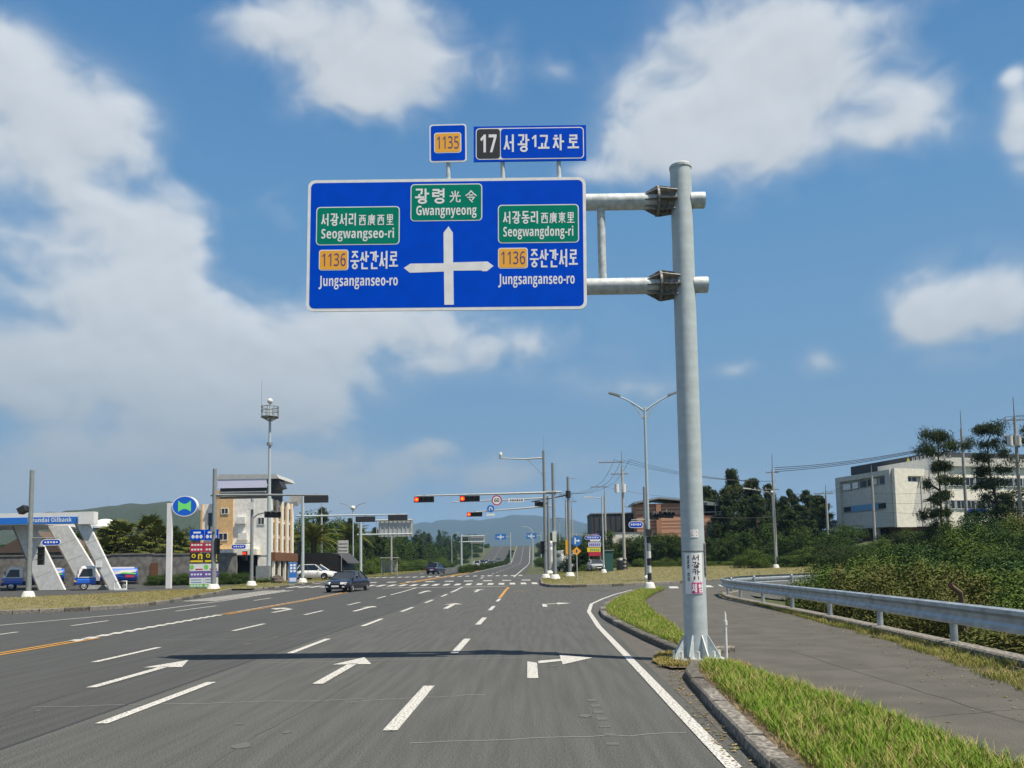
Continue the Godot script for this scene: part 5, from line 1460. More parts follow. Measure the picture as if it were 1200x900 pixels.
	part(t, "camera_arm", tb([Vector3(0, 5.9, 0), Vector3(-0.4, 5.75, 0.05)], [0.05, 0.05]), M.signal_dark)
	street_plate(t, 1.45, 3.55, 0.1, 1.25, 0.0)
	upright_head(t, 0.7, 2.7, -0.1, 0.2)
	cone_foot(t, 0.42)

func ball(c: Vector3, r: float) -> MB:
	var b := MB.new()
	var p := []
	for i in 9: p.append(Vector2(sin(PI * i / 8) * r, cos(PI * i / 8) * r))
	b.lathe(p, 14, c)
	return b

func lamps() -> void:
	var t := thing("street_lamp", "tall slender street lamp with two curved arms and banded foot", "street lamp", gp(7.45, 50, 0.12))
	part(t, "pole", tb([Vector3(0, 0, 0), Vector3(0, 3.4, 0), Vector3(-0.0, 11.2, 0)], [0.11, 0.1, 0.07], 12), M.galvanised)
	for sg in [-1.0, 1.0]:
		part(t, "arm", tb([Vector3(0, 11.0, 0), Vector3(sg * 0.45, 11.35, 0), Vector3(sg * 1.1, 11.75, 0), Vector3(sg * 1.9, 12.1, 0)], [0.06, 0.05, 0.045, 0.04]), M.galvanised)
		part(t, "strut", tb([Vector3(0, 10.4, 0), Vector3(sg * 0.28, 10.9, 0), Vector3(sg * 0.8, 11.5, 0)], [0.03, 0.03, 0.025], 6), M.galvanised)
		part(t, "lamp_head", bx(Vector3(sg * 1.85, 12.1, 0), Vector3(0.75, 0.1, 0.3), Basis(Vector3.BACK, sg * 0.3)), M.steel_grey)
	var b := MB.new()
	var ringp := []
	for i in 15: ringp.append(Vector3(cos(TAU * i / 14) * 0.36, 10.9 + sin(TAU * i / 14) * 0.36, 0))
	b.tube(ringp, [0.025], 6, false)
	part(t, "ring", b, M.galvanised)
	for k in 7:
		var m: Material = [M.signal_dark, M.white_plastic, M.black, M.white_plastic, M.steel_grey, M.signal_dark, M.panel_blue][k]
		part(t, "band", tb([Vector3(0, 0.55 + k * 0.45, 0), Vector3(0, 0.95 + k * 0.45, 0)], [0.13, 0.13], 12), m)
	part(t, "notice_box", bx(Vector3(0.02, 3.45, 0.1), Vector3(0.34, 0.4, 0.22)), M.signal_dark)
	street_plate(t, -0.75, 3.95, 0.1, 0.9, 0.0)
	cone_foot(t, 0.36)
	# further lamps
	t = thing("street_lamp", "grey street lamp with one arm beside the far end of the guard rail", "street lamp", gp(27.9, 92, 0.1))
	part(t, "pole", tb([Vector3(0, 0, 0), Vector3(-0.1, 8.2, 0)], [0.1, 0.07], 10), M.steel_grey)
	part(t, "arm", tb([Vector3(-0.1, 8.1, 0), Vector3(-0.5, 8.6, 0), Vector3(-2.6, 9.0, 0)], [0.06, 0.05, 0.04]), M.steel_grey)
	part(t, "lamp_head", bx(Vector3(-2.9, 9.05, 0), Vector3(0.9, 0.12, 0.3), Basis(Vector3.BACK, -0.12)), M.white_plastic)
	part(t, "finial", ball(Vector3(-0.1, 8.6, 0), 0.16), M.white_plastic)
	cone_foot(t, 0.4)
	t = thing("street_lamp", "pale twin-armed street lamp standing before the wood on the left", "street lamp", gp(-22.4, 104, 0))
	part(t, "pole", tb([Vector3(0, 0, 0), Vector3(0, 8.8, 0)], [0.1, 0.07], 10), M.galvanised)
	for sg in [-1.0, 1.0]: part(t, "arm", tb([Vector3(0, 8.6, 0), Vector3(sg * 0.7, 9.3, 0), Vector3(sg * 1.7, 9.6, 0)], [0.06, 0.05, 0.04]), M.steel_grey)
	part(t, "finial", ball(Vector3(0, 8.9, 0), 0.3), M.white_plastic)
	for k in 7:
		var Z := 190.0 + k * 36.0
		var x := far_x(Z, 1.6 if k % 2 == 0 else -21.0)
		var q := thing("far_street_lamp", "small far street lamp beside the road climbing the hill", "street lamp", gp(x, Z, -0.02), 0.0 if k % 2 else PI, "lamps of the climbing road")
		part(q, "pole", tb([Vector3.ZERO, Vector3(0, 9, 0)], [0.11, 0.08], 6), M.galvanised)
		part(q, "arm", tb([Vector3(0, 8.9, 0), Vector3(1.2, 9.5, 0), Vector3(2.4, 9.6, 0)], [0.06, 0.05, 0.05], 5), M.galvanised)

func back_sign(called: String, label: String, x: float, Z: float, h0: float, h1: float, x1: float, x2: float, n: int) -> void:
	var t := thing(called, label, "road sign", gp(x, Z))
	part(t, "pole", tb([Vector3.ZERO, Vector3(0, h1 + 0.25, 0)], [0.2, 0.18], 12), M.galvanised)
	for y in [h0 + 0.3, h1 - 0.15]:
		part(t, "arm", tb([Vector3(-0.4, y, 0), Vector3(x2 - x - 0.1, y, 0)], [0.1, 0.09], 8), M.galvanised)
	part(t, "sign_back", bx(Vector3((x1 + x2) / 2 - x, (h0 + h1) / 2, -0.2), Vector3(x2 - x1, h1 - h0, 0.04)), M.sign_back)
	for k in n:
		part(t, "stiffener", bx(Vector3(lerpf(x1, x2, (k + 0.5) / n) - x, (h0 + h1) / 2, -0.14), Vector3(0.08, (h1 - h0) * 0.86, 0.07)), M.galvanised)
	part(t, "brace", tb([Vector3(x1 - x - 0.2, h0 + 0.3, 0), Vector3(x1 - x - 0.2, h1 - 0.15, 0)], [0.05, 0.05], 6), M.galvanised)

func more_signs() -> void:
	back_sign("direction_sign", "grey back of an overhead sign board before the wood", -20.6, 100, 5.0, 7.2, -18.4, -14.1, 8)
	back_sign("direction_sign", "small grey back of an overhead sign further up the road", -12.2, 150, 5.0, 6.5, -10.6, -7.8, 5)
	# a tall sign board seen edge on from behind, with pipes
	var t := thing("notice_board", "tall narrow grey board on two legs at the wood's edge", "sign", gp(-22.3, 98))
	for x in [-0.45, 0.45]: part(t, "leg", tb([Vector3(x, 0, 0), Vector3(x, 4.6, 0)], [0.06, 0.06], 6), M.galvanised)
	part(t, "board", bx(Vector3(0, 3.1, 0.08), Vector3(1.3, 3.0, 0.06)), M.sign_back)
	for k in 7: part(t, "slat", bx(Vector3(0, 1.8 + k * 0.42, 0.13), Vector3(1.1, 0.2, 0.04)), M.wall_grey)
	t = thing("bus_shelter", "small glass and steel bus shelter before the wood", "bus shelter", gp(-15.8, 112, 0.0))
	for x in [-1.0, 0.0, 1.0]: part(t, "post", bx(Vector3(x, 1.2, 0), Vector3(0.1, 2.4, 0.1)), M.sign_back)
	part(t, "roof", bx(Vector3(0, 2.45, 0.3), Vector3(2.4, 0.12, 1.4)), M.sign_back)
	for x in [-0.5, 0.5]: part(t, "back_panel", bx(Vector3(x, 1.3, -0.35), Vector3(0.95, 1.7, 0.03)), M.shelter_glass)
	part(t, "bench", bx(Vector3(0, 0.5, 0.1), Vector3(1.8, 0.06, 0.4)), M.wall_brown)
	part(t, "side_panel", bx(Vector3(-1.05, 1.2, 0.3), Vector3(0.04, 2.0, 1.0)), M.shelter_glass)
	t.position.x = -19.0
	# blue gantry signs far up the road
	for q in [[-6.2, 300, "blue overhead sign far up the left carriageway"], [5.2, 310, "blue overhead sign far up the climbing road"]]:
		var g := thing("far_sign", q[2], "road sign", gp(q[0], q[1]))
		part(g, "pole", tb([Vector3.ZERO, Vector3(0, 11.6, 0)], [0.22, 0.2], 8), M.galvanised)
		part(g, "arm", tb([Vector3(0, 10.2, 0), Vector3(-5.5, 10.2, 0)], [0.12, 0.1], 6), M.galvanised)
		part(g, "board", bx(Vector3(-3.6, 10.1, 0.2), Vector3(4.0, 2.1, 0.05)), M.panel_blue)
		part(g, "white_mark", bx(Vector3(-3.6, 10.0, 0.235), Vector3(0.5, 1.6, 0.01)), M.sign_white)
		part(g, "white_mark", bx(Vector3(-3.6, 10.0, 0.238), Vector3(2.6, 0.4, 0.01)), M.sign_white)
	t = thing("far_sign", "low blue lane sign on the road climbing the hill", "road sign", gp(2.9, 130))
	part(t, "post", tb([Vector3.ZERO, Vector3(0, 4.2, 0)], [0.06, 0.06], 6), M.galvanised)
	part(t, "board", bx(Vector3(0.2, 3.9, 0.08), Vector3(1.5, 0.55, 0.05)), M.panel_blue)
	part(t, "white_mark", bx(Vector3(0.2, 3.9, 0.11), Vector3(1.0, 0.16, 0.01)), M.sign_white)
	t = thing("stone_marker", "white carved marker column standing beside the far carriageway", "column", gp(3.4, 118, -0.05))
	var b := MB.new()
	b.lathe([Vector2(0, 4.6), Vector2(0.35, 4.5), Vector2(0.48, 4.1), Vector2(0.4, 3.7), Vector2(0.5, 3.3), Vector2(0.45, 2.4), Vector2(0.5, 1.6), Vector2(0.42, 0.9), Vector2(0.55, 0.3), Vector2(0.55, 0.0)], 12)
	part(t, "shaft", b, M.white_plastic); part(t, "plinth", bx(Vector3(0, 0.12, 0), Vector3(1.6, 0.24, 1.2)), M.signal_dark)
	t = thing("billboard", "bright billboard with purple, white and yellow bands among the trees", "billboard", gp(8.6, 104, 0))
	for x in [-0.7, 0.7]: part(t, "leg", tb([Vector3(x, 0, 0), Vector3(x, 3.4, 0)], [0.08, 0.08], 6), M.steel_grey)
	for k in 5: part(t, "banner", bx(Vector3([0.2, 0.1, 0.0, -0.1, 0.0][k], [4.6, 4.05, 3.4, 2.75, 2.2][k], 0.1 + 0.01 * k), Vector3([0.8, 1.3, 1.6, 1.7, 1.6][k], [0.4, 0.5, 0.6, 0.55, 0.5][k], 0.04)), [M.purple, M.sign_white, M.banner_lilac, M.yellow, M.red][k])
	for k in 6: part(t, "print_mark", bx(Vector3(-0.6 + k * 0.24, 3.4, 0.15), Vector3(0.15, 0.3, 0.01)), M.purple)
	for k in 5: part(t, "print_mark", bx(Vector3(-0.5 + k * 0.25, 2.75, 0.16), Vector3(0.16, 0.26, 0.01)), M.mint)
	t = thing("street_lamp", "thin lamp post with banner hanger between billboard and green box", "street lamp", gp(8.4, 90, 0.1))
	part(t, "pole", tb([Vector3.ZERO, Vector3(0, 8.6, 0)], [0.09, 0.07], 8), M.galvanised)
	part(t, "arm", tb([Vector3(0, 8.3, 0), Vector3(-1.6, 8.5, 0)], [0.05, 0.04], 6), M.galvanised)
	part(t, "lamp_head", bx(Vector3(-1.6, 8.45, 0), Vector3(0.8, 0.12, 0.3)), M.white_plastic)
	cone_foot(t, 0.35)
	t = thing("utility_box", "dark green roadside cabinet before the ivy bank", "cabinet", gp(9.4, 94, 0.1))
	part(t, "cabinet", bx(Vector3(0, 1.2, 0), Vector3(0.9, 2.4, 0.8)), M.cabinet); part(t, "lid", bx(Vector3(0, 2.45, 0), Vector3(1.05, 0.1, 0.95)), M.steel_grey)
	t = thing("waste_bin", "small dark bin with white lid below the ivy bank", "bin", gp(11.2, 96, 0.1), 0.2)
	part(t, "body", bx(Vector3(-0.1, 0.6, 0), Vector3(1.1, 1.2, 0.8)), M.signal_dark); part(t, "lid", bx(Vector3(-0.1, 1.3, 0), Vector3(0.9, 0.3, 0.8)), M.white_plastic)
	t = thing("green_bin", "small green and blue bin in the weeds right of the pole", "bin", gp(21.4, 102, 0.1))
	part(t, "body", bx(Vector3(0, 0.6, 0), Vector3(0.7, 1.1, 0.6)), M.panel_blue); part(t, "lid", bx(Vector3(0, 1.5, 0), Vector3(0.9, 0.7, 0.7)), M.green_tank)

func utility_pole(x: float, Z: float, base: float, top: float, arms: Array, label: String, can := false, striped := false, group := "") -> Vector3:
	var g := minf(base, gy(x, Z) - 0.09)
	var t := thing("utility_pole", label, "utility pole", Vector3(x, g, -Z), 0.0, group)
	var h := top - g
	part(t, "pole", tb([Vector3.ZERO, Vector3(0, h * 0.86, 0)], [0.19, 0.13], 10), M.pole_concrete)
	part(t, "rod", tb([Vector3(0, h * 0.85, 0), Vector3(0, h, 0)], [0.06, 0.03], 6), M.steel_grey)
	for a in arms:
		part(t, "crossarm", bx(Vector3(a[1], h - a[0], 0), Vector3(a[2], 0.1, 0.1)), M.bracket)
		for k in 3:
			part(t, "insulator", tb([Vector3(a[1] + a[2] * (k - 1) * 0.42, h - a[0], 0), Vector3(a[1] + a[2] * (k - 1) * 0.42, h - a[0] + 0.3, 0)], [0.07, 0.05], 6), M.insulator)
	if can:
		for k in 2: part(t, "transformer", tb([Vector3(-0.45 + 0.4 * k * 2 - 0.25, h - 4.9, 0.2), Vector3(-0.45 + 0.4 * k * 2 - 0.25, h - 3.9, 0.2)], [0.27, 0.27], 10), M.white_plastic)
	if striped:
		for k in 3: part(t, "warning_band", tb([Vector3(0, 0.4 + k * 0.45, 0), Vector3(0, 0.6 + k * 0.45, 0)], [0.2, 0.2], 10), M.signal_dark)
	return Vector3(x, top - (arms[0][0] if arms else 0.5), -Z)
func wire(a: Vector3, b: Vector3, sag: float, label: String, group: String, rad := 0.02) -> void:
	var pts := []
	for i in 13:
		var t := i / 12.0
		pts.append(a.lerp(b, t) - Vector3.UP * sag * 4.0 * t * (1.0 - t))
	var o := part(self, "overhead_cable", tb(pts, [rad], 5), M.cable)
	meta(o, label, "cable", group)
func utilities() -> void:
	var a := utility_pole(11.3, 95, 1.2, 14.9, [[1.3, -1.2, 3.0], [2.7, -0.3, 2.0]], "tall concrete utility pole with transformers and striped foot", true, true)
	var b := utility_pole(11.2, 116, 1.5, 13.2, [[0.5, -0.8, 2.4]], "concrete utility pole rising behind the black hall")
	var c := utility_pole(30.4, 100, 1.3, 14.9, [[2.3, 0, 1.6], [4.4, -0.9, 3.2]], "concrete utility pole beside the dark conifers")
	var d := utility_pole(40.5, 110, 3.3, 11.9, [[1.2, -0.3, 2.6]], "leaning slim utility pole left of the school")
	var e := utility_pole(42.5, 100, 3.4, 13.3, [], "plain concrete utility pole before the school's grey wall")
	var f := utility_pole(47.3, 88, 3.4, 17.7, [[3.6, -0.8, 3.2]], "tall utility pole between the two school pines")
	var g := utility_pole(48.25, 80, 3.2, 17.5, [[2.3, 0.6, 3.4], [3.9, 0.0, 2.6]], "tall utility pole right of the broad pine", true)
	var h := utility_pole(48.4, 94, 3.3, 14.5, [[1.2, 0, 1.6]], "slim utility pole just behind the school pine pair")
	var fr := []
	for q in [[6.3, 130, 13.5], [9.2, 165, 15.0], [8.6, 215, 14.5], [-27.5, 108, 10.4], [-21.0, 125, 9.6]]:
		fr.append(utility_pole(q[0], q[1], gy(q[0], q[1]), q[2], [[0.6, 0, 2.2]] if q[0] > 0 else [], "slender utility pole right of the far road" if q[0] > 0 else "bare concrete pole among the trees left of the far road", false, false, "poles right of the far road" if q[0] > 0 else "bare poles left of the far road"))
	for k in 3:
		var o := Vector3((k - 1) * 0.9, 0.3, 0)
		wire(a + o, c + o * 0.4 + Vector3(0, -1.2, 0), 0.7, "dark power cable between the transformer pole and the conifer pole", "cables from the transformer pole")
		wire(a + o, b + o, 0.5, "short cable from transformer pole back to the hall pole", "cables behind the transformer pole")
		wire(b + o, fr[0] + o, 0.6, "sagging cable from the hall pole along the far road", "cables along the far road")
		wire(fr[0] + o, fr[1] + o, 0.6, "thin cable running up the far road's pole line", "upper cables along the far road", 0.025)
		wire(c + Vector3(0.3, 0.6 - k * 0.25, 0), f + Vector3(-0.6 + k * 0.5, 0.2, 0), 0.5, "thick cable rising from the conifer pole to the school poles", "cables to the school", 0.035)
		wire(f + o, g + o, 0.3, "cable between the two tall school poles", "cables between the school poles")
		wire(g + o, g + Vector3(14 + k, 1.5, 22), 0.6, "cable leaving the school pole past the bank", "cables leaving the school pole")
		wire(d + o * 0.6, e + Vector3(0, -0.5 - k * 0.6, 0), 0.4, "thin wire strung across the school's grey wall", "wires across the school wall", 0.014)
		wire(e + Vector3(0, -3.0 - k * 1.1, 0), g + Vector3(0, -6.0 - k * 1.2, 0), 0.5, "low wire crossing before the school front", "low wires before the school", 0.014)
	wire(a + Vector3(0, -5.2, 0), c + Vector3(-0.2, -5.5, 0), 0.6, "low communication cable across the brick house", "", 0.03)
	wire(b, d, 1.4, "long thin wire behind the brick house", "", 0.016)

# ---------------------------------------------------------------- buildings
func window(t: Node, x: float, y: float, w: float, h: float, z: float, pane := "window_dark", frame := "white_plastic", bars := 1) -> void:
	# an opening in the local x-y plane that looks towards +z, its frame 4 cm proud of the wall at z
	var f := MB.new()
	var e := 0.07
	f.box(Vector3(x, y + h / 2 - e / 2, z + 0.0), Vector3(w, e, 0.1)); f.box(Vector3(x, y - h / 2 + e / 2, z), Vector3(w, e, 0.1))
	f.box(Vector3(x - w / 2 + e / 2, y, z), Vector3(e, h - e * 2, 0.1)); f.box(Vector3(x + w / 2 - e / 2, y, z), Vector3(e, h - e * 2, 0.1))
	for k in bars: f.box(Vector3(x - w / 2 + w * (k + 1) / (bars + 1), y, z), Vector3(0.05, h - e * 2, 0.09))
	var o := part(t, "window", f, M[frame])
	part(o, "pane", bx(Vector3(x, y, z - 0.01), Vector3(w - e * 2, h - e * 2, 0.04)), M[pane])
func turned(t: Node, turn: float, pos: Vector3) -> Transform3D:
	return Transform3D(Basis(Vector3.UP, turn), pos)

func commercial() -> void:
	# front face at local z = 0 looking at the crossing, side face along x = 0 looking to the road
	var t := thing("commercial_building", "pale three-storey commercial building with tan band and rooftop banner", "building", gp(-27.4, 85, -0.06), 0.0)
	var H := 8.9
	part(t, "wall", bx(Vector3(-2.7, H / 2 + 1.45, -4.6), Vector3(5.4, H - 2.9, 9.2)), M.wall_white)
	part(t, "wall", bx(Vector3(-6.2, 4.3, -5.2), Vector3(2.6, 8.4, 8.0)), M.wall_white)
	part(t, "wall", bx(Vector3(-4.2, 1.45, -5.6), Vector3(5.9, 2.9, 6.8)), M.wall_charcoal)
	part(t, "wall", bx(Vector3(-0.5, 1.45, -0.4), Vector3(1.0, 2.89, 0.7)), M.wall_white)
	part(t, "tan_band", bx(Vector3(-4.5, 6.25, 0.06), Vector3(1.8, 5.3, 0.22)), M.wall_tan)
	part(t, "tan_band", bx(Vector3(-7.42, 5.8, -1.1), Vector3(0.16, 5.4, 0.2)), M.wall_tan)
	part(t, "roof_block", bx(Vector3(-5.5, 9.3, -4.0), Vector3(2.4, 1.6, 3)), M.wall_tan)
	part(t, "canopy_ledge", bx(Vector3(-3.1, 3.25, 0.5), Vector3(4.7, 0.6, 1.1)), M.wall_cream)
	part(t, "roof_storey", bx(Vector3(-2.7, H + 0.65, -3.2), Vector3(5.0, 1.5, 5.6)), M.wall_charcoal)
	part(t, "roof_slat", bx(Vector3(-2.7, H + 0.35, -0.32), Vector3(4.9, 0.12, 0.1)), M.wall_cream)
	part(t, "roof_slat", bx(Vector3(-2.7, H + 0.75, -0.32), Vector3(4.9, 0.12, 0.1)), M.wall_cream)
	part(t, "rooftop_banner", bx(Vector3(-2.75, H + 1.65, -0.2), Vector3(5.2, 0.95, 0.12)), M.banner_lilac)
	part(t, "roof", pr(V2([-5.6, H + 2.1, 1.2, H + 2.1, 0.9, H + 2.55, -5.2, H + 2.65]), 6.0, at(0, 0, -0.1)), M.sign_back)
	part(t, "roof", pr(V2([0.2, H + 0.9, 1.4, H + 1.2, 0.9, H + 2.3, 0.3, H + 2.2]), 2.0, at(0, 0, -0.4)), M.signal_dark)
	for q in [[-4.45, 7.6, 0.8, 0.65, 0.2], [-4.6, 4.9, 1.0, 0.8, 0.2], [-0.65, 6.5, 0.75, 0.8, 0.02]]: window(t, q[0], q[1], q[2], q[3], q[4])
	window(t, -6.2, 6.6, 1.2, 2.0, -1.16, "window_dark", "white_plastic", 1)
	for q in [[-2.7, 6.3], [-2.5, 4.6], [-5.0 + 2.9, 3.3]]: part(t, "air_conditioner", bx(Vector3(q[0], q[1] + 0.3, 0.2), Vector3(0.9, 0.7, 0.36)), M.white_plastic)
	# side towards the road: tall piers with windows between
	for k in 5:
		part(t, "pier", bx(Vector3(0.16, 6.05, -0.6 - k * 1.95), Vector3(0.3, 5.7, 0.55 if k else 0.9)), M.wall_white if k % 2 == 0 else M.wall_cream)
		if k < 4:
			for y in [4.1, 5.8, 7.6]:
				var f := MB.new(); f.box(Vector3(0.03, y, -1.6 - k * 1.95), Vector3(0.08, 1.5, 1.25))
				var o := part(t, "window", f, M.white_plastic)
				for s in [-0.3, 0.3]: part(o, "pane", bx(Vector3(0.06, y, -1.6 - k * 1.95 + s), Vector3(0.05, 1.35, 0.52)), M.window_dark)
			part(t, "tan_pier", bx(Vector3(0.1, 6.05, -2.35 - k * 1.95), Vector3(0.2, 5.7, 0.2)), M.wall_tan)
	part(t, "fascia", bx(Vector3(0.3, 2.75, -5.0), Vector3(0.7, 0.9, 8.6)), M.wall_brown)
	for k in 5: part(t, "shop_post", bx(Vector3(0.4, 1.15, -1.0 - k * 1.95), Vector3(0.25, 2.3, 0.25)), M.wall_cream)
	for k in 4:
		var g := part(t, "shop_window", bx(Vector3(-0.1, 1.2, -1.98 - k * 1.95), Vector3(0.1, 2.3, 1.6)), M.wall_grey)
		part(g, "pane", bx(Vector3(-0.03, 1.2, -1.98 - k * 1.95), Vector3(0.06, 2.1, 1.4)), M.window_dark)
	part(t, "dish", pr(ellipse(0.6, 9.4, 0.8, 0.6), 0.06, at(0, 0, -8.4)), M.sign_back)
	part(t, "dish_mount", bx(Vector3(0.0, 8.95, -8.5), Vector3(1.6, 0.5, 0.3)), M.steel_grey)
	# garden rocks and the figure-like stones in front
	var r := RandomNumberGenerator.new(); r.seed = 3
	for k in 12:
		rock(-33.4 + k * 0.56 + r.randf_range(-0.1, 0.1), 80.5 + r.randf_range(-0.7, 0.7), r.randf_range(0.5, 0.95), k, "brown garden rock in the row before the pale building", "rocks before the pale building")
	rock(-24.0, 77.6, 0.95, 31, "grey boulder on the corner verge beside the mast box", "")
	# the tall mast with a ring platform
	t = thing("radio_mast", "tall pale mast with ring platform and dome beside the pale building", "mast", gp(-25.6, 80, -0.05))
	part(t, "pole", tb([Vector3.ZERO, Vector3(0, 9.0, 0)], [0.22, 0.19], 14), M.galvanised)
	part(t, "pole", tb([Vector3(0, 9.0, 0), Vector3(0, 16.8, 0)], [0.16, 0.12], 12), M.galvanised)
	part(t, "collar", tb([Vector3(0, 13.8, 0), Vector3(0, 14.1, 0)], [0.28, 0.28], 12), M.steel_grey)
	for y in [16.7, 17.3, 17.7]:
		var rp := []
		for i in 13: rp.append(Vector3(cos(TAU * i / 12) * 0.85, y, sin(TAU * i / 12) * 0.85))
		var b := MB.new(); b.tube(rp, [0.05], 6, false); part(t, "platform_ring", b, M.steel_grey)
	for k in 8:
		var a := TAU * k / 8
		part(t, "rail_post", tb([Vector3(cos(a) * 0.85, 16.6, sin(a) * 0.85), Vector3(cos(a) * 0.85, 17.8, sin(a) * 0.85)], [0.04, 0.04], 5), M.steel_grey)
		part(t, "strut", tb([Vector3(0, 16.2, 0), Vector3(cos(a) * 0.85, 16.7, sin(a) * 0.85)], [0.04, 0.04], 5), M.steel_grey)
	part(t, "platform", tb([Vector3(0, 16.66, 0), Vector3(0, 16.72, 0)], [0.84, 0.84], 12), M.bracket)
	part(t, "dome", ball(Vector3(0, 18.3, 0), 0.28), M.white_plastic)
	part(t, "dome_stem", tb([Vector3(0, 16.7, 0), Vector3(0, 18.2, 0)], [0.1, 0.08], 8), M.galvanised)
	part(t, "aerial", tb([Vector3(-0.85, 16.8, 0), Vector3(-0.85, 20.5, 0)], [0.05, 0.02], 5), M.sign_back)
	part(t, "equipment_box", bx(Vector3(-0.35, 1.1, 0.5), Vector3(1.3, 1.4, 0.7)), M.steel_grey)
	part(t, "box_stand", bx(Vector3(-0.35, 0.2, 0.5), Vector3(0.9, 0.45, 0.5)), M.concrete)
	# blue standing banner
	t = thing("standing_banner", "blue and white upright banner beside the corner signal pole", "banner", gp(-21.9, 75.5, 0.1), 0.25)
	part(t, "frame", bx(Vector3(0, 1.0, -0.04), Vector3(0.78, 2.0, 0.05)), M.steel_grey)
	part(t, "panel", bx(Vector3(0, 1.0, 0.0), Vector3(0.7, 1.9, 0.03)), M.panel_blue)
	for k in 6: part(t, "print_mark", bx(Vector3(-0.15 + 0.3 * (k % 2), 1.7 - 0.28 * (k / 2), 0.02), Vector3(0.2, 0.2, 0.01)), M.sign_white)
	part(t, "print_mark", bx(Vector3(0, 0.35, 0.02), Vector3(0.6, 0.35, 0.01)), M.banner_lilac)
func rock(x: float, Z: float, s: float, sd: int, label: String, group: String) -> void:
	var f := FastNoiseLite.new(); f.seed = sd; f.frequency = 0.9
	var b := MB.new()
	var P := []
	for i in 7:
		var row := []
		for j in 10:
			var d := Vector3(sin(PI * i / 6) * cos(TAU * j / 10), cos(PI * i / 6), sin(PI * i / 6) * sin(TAU * j / 10))
			var q := d * (1.0 + 0.45 * f.get_noise_3dv(d * 1.6))
			row.append(Vector3(q.x * s * 0.7, maxf(q.y, -0.5) * s * 0.62 + s * 0.28, q.z * s * 0.6))
		P.append(row)
	for i in 6:
		for j in 10:
			b.face([P[i][j], P[i][(j + 1) % 10], P[i + 1][(j + 1) % 10], P[i + 1][j]], (P[i][j] + P[i + 1][j]) * Vector3(1, 1, 1) - Vector3(0, s * 0.25, 0))
	var o := part(self, "garden_rock", b, M.rock)
	o.position = gp(x, Z, 0.0); o.rotation.y = sd * 1.3
	meta(o, label, "rock", group)

